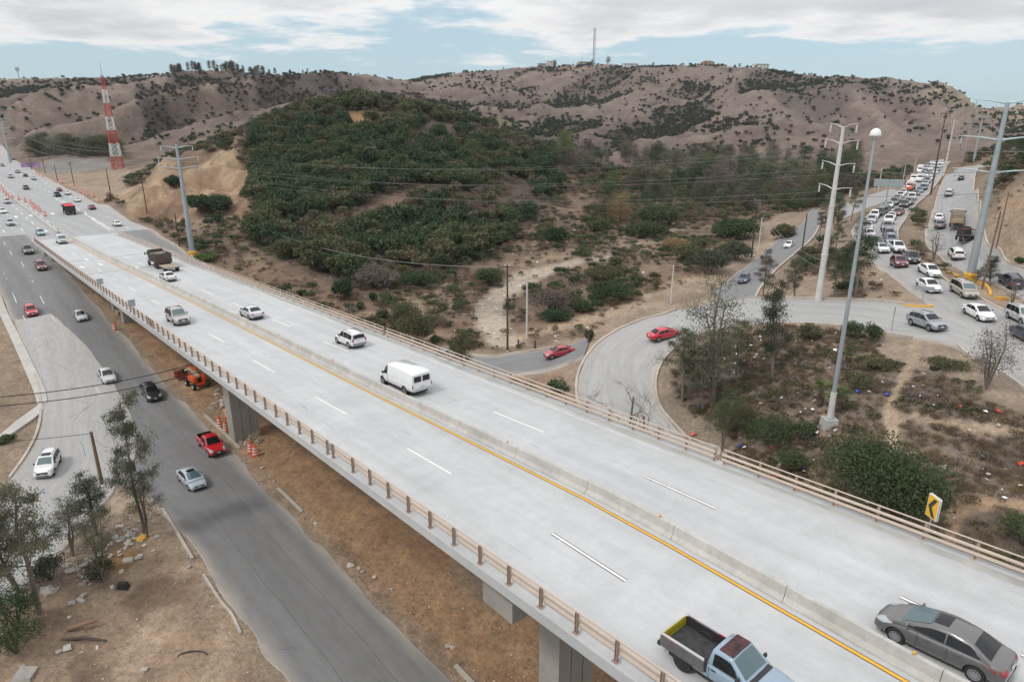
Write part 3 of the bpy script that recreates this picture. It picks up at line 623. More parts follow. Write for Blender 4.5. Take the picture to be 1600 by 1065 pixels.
for a, b in ((17.6, 20.2), (22.0, 24.2), (26.0, 28.2), (30.1, 32.7)):
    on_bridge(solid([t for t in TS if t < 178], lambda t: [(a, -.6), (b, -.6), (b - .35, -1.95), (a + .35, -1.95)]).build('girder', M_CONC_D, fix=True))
# expansion joints across the deck
for t in (131.0, 150.0): on_bridge(sheet('expansion_joint', [(t - .12, NL + .3, NR - .3), (t + .12, NL + .3, NR - .3)], M_BLACKLINE if t > 120 else M_CONC, dz=.006), deck)
# piers
def pier(t0, t1, n0, n1, top_dz=-1.95, cap=None):
    z0 = min(float(base_z(*TN(t, n))) for t in (t0, t1) for n in (n0, n1)) - .8
    mb = MB(); c = TN((t0 + t1) / 2, (n0 + n1) / 2); zt = CAM_H + float(deckz((t0 + t1) / 2)) + top_dz - (1.2 if cap else 0)
    R = Matrix.Rotation(AZB, 3, 'Z')
    mb.box((c[0], c[1], (z0 + zt) / 2), (t1 - t0, n1 - n0, zt - z0), 0, R)
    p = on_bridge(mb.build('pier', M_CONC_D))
    # formwork grooves on the two broad faces
    for f in (.34, .68):
        g = MB()
        for tt in (t0 - .012, t1 + .012): q = TN(tt, n0 + (n1 - n0) * f); g.box((q[0], q[1], (z0 + zt) / 2), (.03, .05, zt - z0 - .1), 0, R)
        on_bridge(g.build('formwork_groove', M_BLACKP if False else mat('groove_shadow_concrete', (.17, .16, .145), .95)), p)
    if cap:
        a, b = cap; mc = MB(); c = TN((t0 + t1) / 2, (a + b) / 2); mc.box((c[0], c[1], zt + .59), (t1 - t0 + .7, b - a, 1.18), 0, R)
        on_bridge(mc.build('pier_cap', M_CONC_D), p)
    return p
pier(20.7, 22.3, 21.0, 23.8, cap=(17.35, 33.0)); pier(20.7, 22.3, 28.2, 31.0)
pier(73.2, 75.2, 20.9, 23.8); pier(73.2, 75.2, 28.2, 31.0); pier(93.5, 95.5, 24.0, 27.0); pier(124, 126, 20.5, 23.3); pier(131, 132.6, 20.4, 23.2); pier(124, 126, 28.2, 31.0)
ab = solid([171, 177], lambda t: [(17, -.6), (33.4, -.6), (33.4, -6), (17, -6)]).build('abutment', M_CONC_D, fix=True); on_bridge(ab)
# wing walls holding the fill behind the abutment
for n in (NL + .25, NR - .25):
    on_bridge(solid(list(np.linspace(176, 193, 6)), lambda t: [(n - .2, -.58), (n + .2, -.58), (n + .2, -4.5), (n - .2, -4.5)]).build('wing_wall', M_CONC, fix=True))
# median barrier and painted lines: n of the yellow line along the deck, read off the survey
YL = lambda t: float(np.interp(t, [-30, 5, 15, 21, 48, 98, 153, 195, 320], [22.9, 23.5, 24.2, 24.55, 24.2, 23.9, 23.0, 22.9, 22.9]))
def bprof(t):
    c = YL(t) + .72; return [(c - .32, .0), (c - .31, .09), (c - .17, .30), (c - .10, .74), (c + .10, .74), (c + .17, .30), (c + .31, .09), (c + .32, .0)]
bt = list(np.arange(-32, 330, 6.1))
for i in range(len(bt) - 1):
    if bt[i] > 210: continue
    o = solid([bt[i] + .012, bt[i] + 3.05, bt[i + 1] - .012], bprof).build('median_barrier_segment', M_BARR, smooth=False, fix=True); on_bridge(o)
    for j in (1,):                                   # small amber marker on some segments
        if i % 2 == 0 and bt[i] < 150:
            mb = MB(); q = deckP(bt[i] + 1.0, YL(bt[i] + 1) + .72, .80); mb.box(q, (.09, .12, .11), 0, Matrix.Rotation(AZB, 3, 'Z')); on_bridge(mb.build('amber_reflector', M_YELLOW), o)
def strip(name, f0, f1, t0, t1, m, dz=.004, step=6, parent=None): 
    ts = list(np.linspace(t0, t1, max(2, int((t1 - t0) / step) + 1))); return on_bridge(sheet(name, [(t, f0(t), f1(t)) for t in ts], m, dz=dz), parent or deck)
strip('yellow_line_border', lambda t: YL(t) - .13, lambda t: YL(t) + .13, T0, 192, M_BLACKLINE)
strip('yellow_line', lambda t: YL(t) - .085, lambda t: YL(t) + .085, T0, 192, M_YELLOWLINE, .008)
strip('black_line', lambda t: YL(t) + 1.20, lambda t: YL(t) + 1.25, T0, 60, M_BLACKLINE)
M_GUT = mat('stained_gutter_concrete', (.33, .325, .30), .9, noise=[(.5, .2, 6), (1.0, .12, 6, (.06, 2.0, 1, AZB))])
strip('gutter_strip', lambda t: 16.85 + .05 * math.sin(t), lambda t: 17.25 + .12 * math.sin(t * .37) + .06 * math.sin(t * 1.9), T0, 190, M_GUT, .003, 1.5)
strip('gutter_strip', lambda t: 33.05 - .12 * math.sin(t * .31) - .06 * math.sin(t * 1.7), lambda t: 33.5, T0, 190, M_GUT, .003, 1.5)
strip('edge_line', lambda t: 32.55, lambda t: 32.67, 22.5, 185, M_WORN)
def dashes(pix, w=.075, border=True):
    for (a, b) in pix:
        (ta, na), (tb, nb) = to_tn(DK(*a)), to_tn(DK(*b))
        if border: on_bridge(sheet('lane_dash_border', [(ta, na - w * 1.7, na + w * 1.7), (tb, nb - w * 1.7, nb + w * 1.7)], M_BLACKLINE), deck)
        on_bridge(sheet('lane_dash', [(ta, na - w, na + w), (tb, nb - w, nb + w)], M_WHITE, dz=.008), deck)
dashes([((863, 833), (978, 907)), ((1005, 743), (1121, 795)), ((1407, 932), (1480, 966)), ((1596, 1022), (1660, 1052))], .07)
dashes([((636, 700), (705, 740)), ((493, 620), (542, 647)), ((396, 563), (428, 581)), ((327, 522), (350, 534)), ((236, 468), (249, 475)), ((201, 448), (213, 455)), ((174, 434), (183, 438)), ((152, 420), (159, 424)),
        ((771, 643), (850, 675)), ((504, 533), (544, 549)), ((426, 499), (453, 510)), ((364, 473), (381, 481)), ((316, 453), (333, 460)), ((277, 436), (290, 442)), ((216, 410), (228, 415)), ((192, 400), (200, 404)), ((112, 395), (119, 399)), ((120, 362), (130, 366))], .06, False)
# lane arrows painted near the far end
def arrow(u, v, fwd, surf=DK):
    p = surf(u, v); t, n = to_tn(p); mb = MB(); s = fwd
    for pts in ([(-1.6, -.16), (.3, -.16), (.3, .16), (-1.6, .16)], [(.3, -.5), (1.6, 0), (.3, .5)]):
        q = [deckP(t + s * a, n + b, .008) for a, b in pts]; mb.add(q, [tuple(range(len(q)))])
    o = mb.build('lane_arrow', M_WHITE, fix=True)
    if o.data.polygons[0].normal.z < 0: o.data.flip_normals()
    on_bridge(o, deck)
for a in ((128, 417, -1), (157, 413, -1), (213, 418, 1), (135, 405, -1)): arrow(*a)

# railings: sections between expansion joints, posts 2.13 m apart, three rails on the deck side
mbp = MB()
for x in (-.05, .05): mbp.box((x, 0, .5), (.014, .13, 1.0))
mbp.box((0, 0, .5), (.10, .02, .98)); mbp.box((0, 0, .015), (.28, .26, .03)); POST = mbp.mesh('post', [M_POST])
POSTB = POST.copy(); POSTB.materials[0] = M_RAIL
def railing(label, n, side, t0, t1, first, pitch):
    r = thing('railing', None, None, deckP((t0 + t1) / 2, n), 0); r.parent = BR; r.matrix_parent_inverse = BRI.copy(); r['label'] = label
    inv = Matrix.Translation(-r.location)
    def child(o): o.parent = r; o.matrix_parent_inverse = inv.copy(); return o
    ts = [t0 + .1] + [t for t in np.arange(first - 60 * pitch, t1 - .9, pitch) if t > t0 + .9] + [t1 - .1]
    for t in ts:
        o = bpy.data.objects.new('post', POST if side < 0 else POSTB); C.objects.link(o); o.location = deckP(t, n); o.rotation_euler = (0, 0, AZB); child(o)
    k = max(2, int((t1 - t0) / 8))
    for h, rad, off in ((.36, .095, .15), (.68, .085, .14), (.99, .04, .06)):
        mb = MB(); mb.tube([deckP(t, n - side * off, h) for t in np.linspace(t0, t1, k)], rad, 8); child(mb.build('rail', M_RAIL, smooth=True))
    return r
railing('beige tube railing along the near left edge of the overpass', 16.5, -1, -20, 37.3, 13.2, 2.13)
railing('beige tube railing on the left edge above the road cars', 16.5, -1, 37.9, 83.8, 38.2, 2.12)
railing('beige tube railing on the left edge by the far piers', 16.5, -1, 84.4, 191, 85.6, 2.12)
railing('beige tube railing on the right edge beside the yellow chevron sign', 33.8, 1, -24, 19.7, 6.3, 2.2)
railing('beige tube railing on the right edge beside the loop ramp', 33.8, 1, 20.2, 60.0, 22.4, 2.18)
railing('beige tube railing on the right edge towards the far end', 33.8, 1, 60.6, 190, 62.6, 2.15)
# skid marks and paint specks left on the deck
_r = random.Random(9); M_SKID = mat('tyre_mark', (.30, .305, .31), .9, noise=[(2, .3, 5)]); M_SPECK = mat('paint_speck', (.75, .75, .74), .7)
for k in range(14):
    t, n0 = _r.uniform(8, 70), _r.choice([18.6, 20.3, 22.2, 26.8, 28.5, 30.4, 32]) + _r.uniform(-.4, .4); L = _r.uniform(1.0, 4.0); w = _r.uniform(.05, .14)
    on_bridge(sheet('tyre_mark', [(t, n0, n0 + w * .4), (t + L * .5, n0 + .03, n0 + w), (t + L, n0 + .02, n0 + w * .3)], M_SKID, dz=.0035), deck)
for k in range(26):
    t, n0 = _r.uniform(6, 75), _r.uniform(17.6, 32.6); s_ = _r.uniform(.03, .09); on_bridge(sheet('paint_speck', [(t, n0, n0 + s_), (t + s_, n0 + .01, n0 + s_ * .7)], M_SPECK if k % 2 else M_SKID, dz=.005), deck)
# ------------------------------------------------------------------ markings on the ground roads
def gstrip(name, pts, w, m, parent, dz):
    """painted strip along a list of world points, draped on the graded surface"""
    vs = []; P = [np.array(p)[:2] for p in pts]
    for i, p in enumerate(P):
        d = P[min(i + 1, len(P) - 1)] - P[max(i - 1, 0)]; d = d / (np.linalg.norm(d) + 1e-9); q = np.array([-d[1], d[0]]) * w / 2
        for s in (-1, 1): x = p + q * s; vs.append((x[0], x[1], float(base_z(x[0], x[1])) + dz))
    me = bpy.data.meshes.new(name); me.from_pydata(vs, [], [(2 * i, 2 * i + 1, 2 * i + 3, 2 * i + 2) for i in range(len(P) - 1)]); me.materials.append(m)
    if me.polygons[0].normal.z < 0: me.flip_normals()
    return put(name, me, parent)
for n, st in ((11, 0), (7.3, 4)):
    for t in np.arange(84, 240, 12.0):
        if n < 8 and t < 110: continue
        gstrip('lane_dash', [tnp(t + st, n + .8 * (t < 180)), tnp(t + st + 4.5, n + .8 * (t < 180))], .14, M_WORN, ROADOBJ['lower_road'], .048)
for n in (0, 12.6, 16.4, 20, 23.6, 34.6, 38.2):
    for t in np.arange(200, 430, 12.0): gstrip('lane_dash', [tnp(t, n), tnp(t + 5, n)], .2, M_WHITE, ROADOBJ['highway'], .04)
for (u, v) in ((82, 334), (25, 339), (48, 337), (71, 373 - 12)):
    p = RD(u, v); t, n = to_tn(p); gstrip('lane_arrow', [tnp(t - 2, n), tnp(t + 2, n)], .7, M_WHITE, ROADOBJ['highway'], .044)
gstrip('gore_line', [tnp(t, 33.6 + (t - 190) * .012) for t in np.linspace(192, 290, 12)], .25, M_WHITE, ROADOBJ['highway'], .042)
gstrip('gore_line', [tnp(t, 34.7 - (t - 190) * .010) for t in np.linspace(192, 290, 12)], .25, M_WHITE, ROADOBJ['highway'], .042)
# construction joints and cracks in the lower road
M_SEAM = mat('dark_seam', (.075, .074, .072), .9)
for n0, t0, t1 in ((14.2, 0, 62), (17.0, 5, 120), (10.6, 70, 150)):
    gstrip('paving_seam', [tnp(t, n0 + .12 * math.sin(t * .21) + .05 * math.sin(t * .9)) for t in np.arange(t0, t1, 1.5)], .03, M_SEAM, ROADOBJ['lower_road'], .046)
_r = random.Random(4)
for k in range(16):
    t, n0 = _r.uniform(8, 140), _r.uniform(12, 18.5); L = _r.uniform(1.5, 4); a = _r.uniform(-.5, .5); across = _r.random() < .6
    gstrip('crack', [tnp(t + (a * q if across else q) + _r.uniform(-.12, .12), n0 + (q if across else a * q) * .5 + _r.uniform(-.1, .1)) for q in np.linspace(-L / 2, L / 2, 9)], .035, M_SEAM, ROADOBJ['lower_road'], .047)
for k in range(12):
    q = SR = [(70, 560), (95, 640), (120, 700), (150, 650), (110, 600)][k % 5]; p0 = RD(q[0] + _r.uniform(-20, 20), q[1] + _r.uniform(-20, 20)); a = _r.uniform(0, 6.28); L = _r.uniform(2, 5)
    gstrip('crack', [(p0.x + math.cos(a) * s + _r.uniform(-.12, .12), p0.y + math.sin(a) * s + _r.uniform(-.12, .12)) for s in np.linspace(0, L, 10)], .04, M_SEAM, ROADOBJ['side_road'], .056)
# highway median: concrete kerb line with a strip of bare dirt
def kerb(name, label, pts, w, h, m, cat='kerb', group=None, wob=0):
    P = [np.array(p)[:2] for p in pts]; mb = MB(); k = 4
    for i, p in enumerate(P):
        d = P[min(i + 1, len(P) - 1)] - P[max(i - 1, 0)]; d = d / (np.linalg.norm(d) + 1e-9); q = np.array([-d[1], d[0]]) * w / 2
        z = float(base_z(p[0], p[1])); a, b = p - q, p + q
        mb.v += [(a[0], a[1], z - .25), (b[0], b[1], z - .25), (p[0] + q[0] * .88, p[1] + q[1] * .88, z + h), (p[0] - q[0] * .88, p[1] - q[1] * .88, z + h)]
    for i in range(len(P) - 1):
        for j in range(4): mb.f.append((i * 4 + j, i * 4 + (j + 1) % 4, i * 4 + 4 + (j + 1) % 4, i * 4 + 4 + j)); mb.m.append(0)
    mb.f += [(3, 2, 1, 0), tuple((len(P) - 1) * 4 + j for j in range(4))]; mb.m += [0, 0]
    return mb.build(name, m, fix=True, label=label, cat=cat, group=group)
def pxl(pts, per=6): return [Vector(p) for p in cat_rom([RD(*p) for p in pts], per)]
def edge_pts(nm, side, i0, i1, off):
    A, B = ROADE[nm]; E, O = (A, B) if side == 0 else (B, A); out = []
    for i in range(i0, i1): d = (E[i] - O[i])[:2]; d /= np.linalg.norm(d); out.append((E[i][0] + d[0] * off, E[i][1] + d[1] * off, 0))
    return out
kerb('kerb', 'grey concrete kerb round the outer edge of the loop ramp', edge_pts('loop_ramp', 0, 14, 150, .25), .35, .28, M_KERB)
kerb('kerb', 'low concrete kerb round the inner edge of the loop ramp', edge_pts('loop_ramp', 1, 20, 150, .2), .3, .16, M_KERB)
kerb('kerb', 'pale kerb between the queue of cars and the dirt median', edge_pts('queue_road', 1, 8, 128, .2), .3, .18, M_KERB)
kerb('kerb', 'kerb on the outer side of the queue road near the lamp', edge_pts('queue_road', 0, 60, 130, .2), .3, .18, M_KERB)
kerb('kerb', 'kerb of the queue road beside the littered loop ground', edge_pts('queue_road', 0, 2, 22, .2), .3, .16, M_KERB)
kerb('kerb', 'kerb below the tan bank on the uphill road', edge_pts('uphill_road', 1, 8, 90, .2), .3, .18, M_KERB)
kerb('kerb', 'kerb on the median side of the uphill road', edge_pts('uphill_road', 0, 8, 90, .2), .3, .16, M_KERB)
kerb('kerb', 'pale kerb along the right side of the canyon road', edge_pts('canyon_road', 1, 4, 55, .2), .35, .2, M_KERB)
kerb('kerb', 'pale kerb along the far verge of the frontage road', edge_pts('frontage_road', 0, 62, 96, .2), .3, .12, M_KERB)
kerb('kerb', 'kerb beside the frontage road below the cut bank', edge_pts('frontage_road', 1, 0, 45, .2), .3, .16, M_KERB)
kerb('highway_median', 'low concrete median wall between the highway carriageways with orange drums', [tnp(t, 22.6 - (t - 205) * .006) for t in np.linspace(202, 330, 18)], .5, .55, M_BARR, 'barrier')
kerb('kerb', 'broken concrete kerb beside the red pickup and the big pier', pxl([(320, 649), (345, 672), (375, 702)], 4), .32, .22, M_KERB)
kerb('kerb', 'short half buried kerb in graded dirt left of the overpass', pxl([(434, 763), (452, 780), (472, 800)], 3), .3, .14, M_KERB)
kerb('kerb', 'short kerb at the bottom edge beside the dirt strip', pxl([(712, 1041), (738, 1068), (760, 1090)], 3), .32, .2, M_KERB)
kerb('kerb', 'long pale kerb on the bare lot beside the silver sedan', pxl([(254, 796), (275, 830), (301, 874)], 5), .28, .2, M_WHITE if False else M_KERB)
kerb('kerb', 'thin broken white kerb lying on the bare dirt lot', pxl([(318, 898), (345, 940), (362, 960), (376, 990)], 3), .22, .14, M_KERB)
# pale concrete sidewalk left of the lower road
def slab(name, label, left, right, h, m, cat):
    A = cat_rom([RD(*p) for p in left], 6); B = cat_rom([RD(*p) for p in right], 6); mb = MB()
    for a, b in zip(A, B):
        za, zb = float(base_z(a[0], a[1])), float(base_z(b[0], b[1])); mb.v += [(a[0], a[1], za - .4), (b[0], b[1], zb - .4), (b[0], b[1], zb + h), (a[0], a[1], za + h)]
    for i in range(len(A) - 1):
        for j in range(4): mb.f.append((i * 4 + j, i * 4 + (j + 1) % 4, i * 4 + 4 + (j + 1) % 4, i * 4 + 4 + j)); mb.m.append(0)
    mb.f += [(3, 2, 1, 0), tuple((len(A) - 1) * 4 + j for j in range(4))]; mb.m += [0, 0]
    return mb.build(name, m, fix=True, label=label, cat=cat)
M_WALK = mat('pale_sidewalk', (.42, .40, .37), .9, noise=[(.4, .12, 5), (4, .08, 5)])
slab('sidewalk', 'pale concrete sidewalk along the left edge of the lower road', [(-14, 455), (8, 510), (35, 570), (52, 610), (58, 632)], [(2, 462), (25, 515), (52, 570), (70, 608), (74, 630)], .16, M_WALK, 'sidewalk')
slab('sidewalk', 'narrow concrete path branching left from the sidewalk', [(66, 628), (30, 655), (0, 680), (-40, 710)], [(69, 640), (35, 667), (0, 692), (-40, 724)], .12, M_WALK, 'path')
kerb('kerb', 'curved pale kerb on the left of the white car', edge_pts('side_road', 0, 18, 52, .3), .3, .2, M_KERB)
# ------------------------------------------------------------------ vehicles
def loft(sections, mb, close=True):
    """sections: list of (x, [(y,z)...]) half outlines from bottom centre to top centre; mirrored"""
    o = len(mb.v); k = None
    for x, pr in sections:
        ring = [(x, y, z) for y, z in pr] + [(x, -y, z) for y, z in pr[::-1] if abs(y) > 1e-6]
        k = len(ring); mb.v += ring
    for i in range(len(sections) - 1):
        for j in range(k): mb.f.append((o + i * k + j, o + i * k + (j + 1) % k, o + (i + 1) * k + (j + 1) % k, o + (i + 1) * k + j)); mb.m.append(0)
    mb.f.append(tuple(o + j for j in range(k))[::-1]); mb.f.append(tuple(o + (len(sections) - 1) * k + j for j in range(k))); mb.m += [0, 0]
def evaluated(ob):
    dg = bpy.context.evaluated_depsgraph_get(); me = bpy.data.meshes.new_from_object(ob.evaluated_get(dg)); return me
def lower_shell(sp):
    L, W = sp['L'], sp['W'] / 2; mb = MB(); sec = []
    for x, zt, wf, zb in sp['low']:
        w = W * wf; h = zt - zb
        sec.append((x * L, [(0, zb), (.82 * w, zb), (.965 * w, zb + .10 * h + .02), (1.0 * w, zb + .42 * h), (.985 * w, zb + .72 * h), (.94 * w, zt - .03), (.80 * w, zt), (0, zt + .015)]))
    loft(sec, mb)
    o = put('tmp', mb.mesh('tmp', [M_PAINT, M_BLACKP], fix=True)); s = o.modifiers.new('s', 'SUBSURF'); s.levels = s.render_levels = 1
    cm = MB(); r = sp['wr'] * 1.17
    for sx in sp['axles']:
        for sy in (-1, 1):
            y0, y1 = sorted((sy * (W - .27), sy * (W + .2))); cm.lathe([(r, y0), (r, y1)], 20, 'Y', (sx, 0, sp['wr'] * 1.02))
    if 'bed' in sp: x0, x1, z0 = sp['bed']; cm.box(((x0 + x1) / 2, 0, z0 + 1), (x1 - x0, 2 * W * .82, 2))
    c = put('tmpc', cm.mesh('tmpc', [M_BLACKP], fix=True)); bo = o.modifiers.new('b', 'BOOLEAN'); bo.object = c; bo.operation = 'DIFFERENCE'; bo.solver = 'EXACT'
    bpy.context.view_layer.update(); me = evaluated(o); bpy.data.objects.remove(o); bpy.data.objects.remove(c)
    while len(me.materials) < 2: me.materials.append(M_BLACKP)
    me.materials[0] = M_PAINT; me.materials[1] = M_BLACKP
    for p in me.polygons:
        c = p.center; d = 0
        for sx in sp['axles']:
            if math.hypot(c.x - sx, c.z - sp['wr'] * 1.02) < r * 1.01 and abs(c.y) > W - .4 and (abs(p.normal.y) < .5 or abs(c.y) < W - .2): d = 1
        if 'bed' in sp and sp['bed'][0] - .01 < c.x < sp['bed'][1] + .01 and abs(c.y) < W * .83 and c.z < sp['low'][3][1] - .02 and c.z > .4 and (p.normal.z > .5 or abs(p.normal.x) > .5 or abs(p.normal.y) > .5): d = 1
        p.material_index = d
    return me
def zr(sp, x):
    c = sp['cab']; return float(np.interp(x, [q[0] for q in c], [max(q[1], sp['belt'] + .01) for q in c])), float(np.interp(x, [q[0] for q in c], [q[2] for q in c]))
def cab_sec(sp, x):
    z, w = zr(sp, x); zb, wb = sp['belt'], sp['wbelt']; z = max(z, zb + .01)
    f = min(1, (z - zb) / .12); return [(0, zb - .2), (wb, zb - .2), (wb, zb), (w if f >= 1 else wb + (w - wb) * f, max(z - .07, zb + .004)), (w - .07, max(z - .015, zb + .006)), (0, z + .025)]
def side_y(sp, x, z):
    zt, w = zr(sp, x); zt -= .07; zb, wb = sp['belt'], sp['wbelt']; return wb + (w - wb) * (z - zb) / max(zt - zb, .05)
def joined(meshes, name):
    bm = bmesh.new()
    for m in meshes: bm.from_mesh(m)
    me = bpy.data.meshes.new(name); bm.to_mesh(me); bm.free()
    for m in meshes[0].materials: me.materials.append(m)
    smooth_angle(me, 38); return me
from mathutils.bvhtree import BVHTree
def patch(bvh, y0, y1, z0, z1, d, m, name, ny=7, nz=5, off=.008, skew=0.0):
    """a panel laid on the body, found by looking along x from the front (d=1) or rear (d=-1)"""
    mb = MB(); ok = True; vs = []
    for i in range(nz):
        for j in range(ny):
            y = y0 + (y1 - y0) * j / (ny - 1); z = z0 + (z1 - z0) * i / (nz - 1) + skew * (j / (ny - 1)) 
            h, nn, _, _ = bvh.ray_cast(Vector((d * 6, y, z)), Vector((-d, 0, 0)))
            if h is None: h, nn = vs[-1] if vs else Vector((d * 2, y, z)), Vector((d, 0, 0))
            vs.append(h + (nn if nn.x * d > 0 else -nn) * off if isinstance(h, Vector) else h)
    mb.add(vs, [(i * ny + j, i * ny + j + 1, (i + 1) * ny + j + 1, (i + 1) * ny + j) for i in range(nz - 1) for j in range(ny - 1)])
    return mb.mesh(name, [m], smooth=True)
def car_parts(sp):
    """list of (name, mesh, parent part name or None)"""
    L, W = sp['L'], sp['W'] / 2; P = []
    cab = MB(); xs = sorted(set([q[0] for q in sp['cab']])); loft([(x, cab_sec(sp, x)) for x in xs], cab)
    cm = cab.mesh('cab', [M_PAINT, M_BLACKP], fix=True); P.append(('body', joined([lower_shell(sp), cm], 'body'), None))
    # side windows
    for x0, x1 in sp['wins']:
        for sy in (-1, 1):
            mb = MB(); xs = np.linspace(x0, x1, 9); bot = sp['belt'] + .035; vs = []; n = 0
            for x in xs:
                top = zr(sp, x)[0] - .12
                if top < bot + .02: top = bot + .004
                vs += [(x, sy * (side_y(sp, x, bot) + .02), bot), (x, sy * (side_y(sp, x, top) + .02), top)]
            mb.add(vs, [(2 * i, 2 * i + 1, 2 * i + 3, 2 * i + 2) for i in range(8)]); P.append(('side_window', mb.mesh('side_window', [M_GLASS], fix=False), None))
    def top_panel(name, xa, xb, m, inset=.10, lift=.022):
        mb = MB(); vs = []; ny = 7; nx = 5; za, zb_ = zr(sp, xa)[0], zr(sp, xb)[0]; nrm = Vector((-(zb_ - za), 0, xb - xa)).normalized(); nrm = nrm if nrm.z > 0 or abs(nrm.z) < .05 and nrm.x * (1 if xa > 0 else -1) > 0 else -nrm
        for i in range(nx):
            x = xa + (xb - xa) * i / (nx - 1); z, w = zr(sp, x); z = max(z, sp['belt'] + .01)
            for j in range(ny):
                f = -1 + 2 * j / (ny - 1); ww = w - inset; y = f * ww
                zz = z + .025 - .04 * min(1, abs(y) / (w - .07)) ; vs.append(tuple(Vector((x, y, zz)) + nrm * lift))
        mb.add(vs, [(i * ny + j, i * ny + j + 1, (i + 1) * ny + j + 1, (i + 1) * ny + j) for i in range(nx - 1) for j in range(ny - 1)])
        me = mb.mesh(name, [m], smooth=True); P.append((name, me, None)); return me
    top_panel('windshield', *sp['ws'], M_GLASSB if sp.get('clear') else M_GLASS)
    if 'rw' in sp: top_panel('rear_window', *sp['rw'], M_GLASS)
    if 'sunroof' in sp: top_panel('sunroof', *sp['sunroof'], M_GLASS, .24, .012)
    if 'rwv' in sp:                                     # upright rear glass panes
        x, z0, z1, panes = sp['rwv']
        for y0, y1 in panes: mb = MB(); mb.box((x - .012, (y0 + y1) / 2, (z0 + z1) / 2), (.03, y1 - y0, z1 - z0)); P.append(('rear_window', mb.mesh('rear_window', [M_GLASS]), None))
    mb = MB(); mb.box((0, 0, sp['wr'] * .8), (L * .86, W * 1.5, sp['wr'] * .62)); P.append(('underbody_light_block', mb.mesh('underbody_light_block', [M_BLACKP]), None))  # black box added under the car to block light and deepen contact shade
    # wheels
    wr = sp['wr']; tw = .21
    tb = MB(); tb.lathe([(wr * .62, -tw * .45), (wr * .9, -tw * .5), (wr, -tw * .32), (wr, tw * .32), (wr * .9, tw * .5), (wr * .62, tw * .45)], 22, 'Y'); tyre = tb.mesh('wheel', [M_RUBBER], smooth=True, fix=True)
    rb = MB(); rb.lathe([(wr * .64, -tw * .40), (wr * .66, -tw * .52), (wr * .60, -tw * .50), (wr * .58, -tw * .30)], 20, 'Y')
    for k in range(sp.get('spokes', 7)):
        a = 2 * math.pi * k / sp.get('spokes', 7); M = Matrix.Rotation(-a, 3, 'Y'); rb.box(M @ Vector((wr * .33, -tw * .44, 0)), (wr * .60, .03, wr * .13), 0, M)
    rb.lathe([(wr * .16, -tw * .52), (wr * .16, -tw * .36)], 10, 'Y'); rim = rb.mesh('rim', [sp.get('rimmat', M_RIM)], fix=True)
    P.append(('WHEELS', (tyre, rim), None))
    # lamps, grille, bumpers and plates follow the body surface
    bod = P[0][1]; bm = bmesh.new(); bm.from_mesh(bod); bvh = BVHTree.FromBMesh(bm); bm.free()
    hx, hy, hz, hw, hh = sp['head']; tx_, ty, tz, tw_, th = sp['tail']
    for sy in (-1, 1):
        P.append(('headlight', patch(bvh, sy * (hy - hw / 2), sy * min(hy + hw * .62, W * .90), hz - hh / 2, hz + hh / 2, 1, M_HEAD, 'headlight', skew=.05), None))
        P.append(('tail_light', patch(bvh, sy * (ty - tw_ / 2), sy * min(ty + tw_ * .6, W * .93), tz - th / 2, tz + th / 2, -1, M_TAIL, 'tail_light'), None))
        mb = MB(); mx = sp.get('mirx', sp['ws'][0] - .25 if sp['ws'][0] > 0 else .6); my = side_y(sp, mx, sp['belt'] + .06) + .12
        mb.box((mx, sy * my, sp['belt'] + .11), (.10, .19, .14), taper=.8); mb.box((mx + .01, sy * (my - .11), sp['belt'] + .05), (.05, .10, .04)); P.append(('mirror', mb.mesh('mirror', [M_PAINT if sp.get('pmir') else M_BLACKP]), None))
    gx, gz, gw, gh = sp['grille']
    P.append(('grille', patch(bvh, -gw / 2, gw / 2, gz - gh / 2, gz + gh / 2, 1, M_BLACKP, 'grille', off=.006), None))
    bz = .34 + sp.get('bz', 0)
    P.append(('air_intake', patch(bvh, -W * .62, W * .62, bz - .06, bz + .06, 1, M_BLACKP, 'air_intake', off=.006), None))
    P.append(('rear_bumper', patch(bvh, -W * .84, W * .84, bz + .03, bz + (.2 if sp.get('bump') else .14), -1, sp.get('bump', M_BLACKP), 'rear_bumper', off=.02 if not sp.get('bump') else .06), None))
    P.append(('number_plate', patch(bvh, -.17, .17, sp.get('platez', .75) - .08, sp.get('platez', .75) + .08, -1, M_PLATE, 'number_plate', 3, 3, .02), None))
    P.append(('number_plate', patch(bvh, -.16, .16, bz + .10, bz + .22, 1, M_PLATE, 'number_plate', 3, 3, .02), None))
    # door seams and handles
    for x in sp.get('seams', []):
        for sy in (-1, 1): mb = MB(); mb.box((x, sy * (W * .992), sp['belt'] - .32), (.012, .012, .52)); P.append(('door_seam', mb.mesh('door_seam', [M_BLACKP]), None))
    for x in sp.get('handles', []):
        for sy in (-1, 1): mb = MB(); mb.box((x, sy * (W * .995), sp['belt'] - .13), (.18, .03, .035)); P.append(('door_handle', mb.mesh('door_handle', [M_PAINT if sp.get('pmir') else M_BLACKP]), None))
    if sp.get('rack'):
        for sy in (-1, 1):
            mb = MB(); x0, x1 = sp['rack']; w = zr(sp, (x0 + x1) / 2)[1] - .12; mb.tube([(x0, sy * w, zr(sp, x0)[0]), (x0 + .1, sy * w, zr(sp, x0)[0] + .07), (x1 - .1, sy * w, zr(sp, x1)[0] + .07), (x1, sy * w, zr(sp, x1)[0])], .025, 6); P.append(('roof_rail', mb.mesh('roof_rail', [M_BLACKP]), None))
    for nm, fn in sp.get('extra', []): P.append((nm, fn(sp), None))
    return P
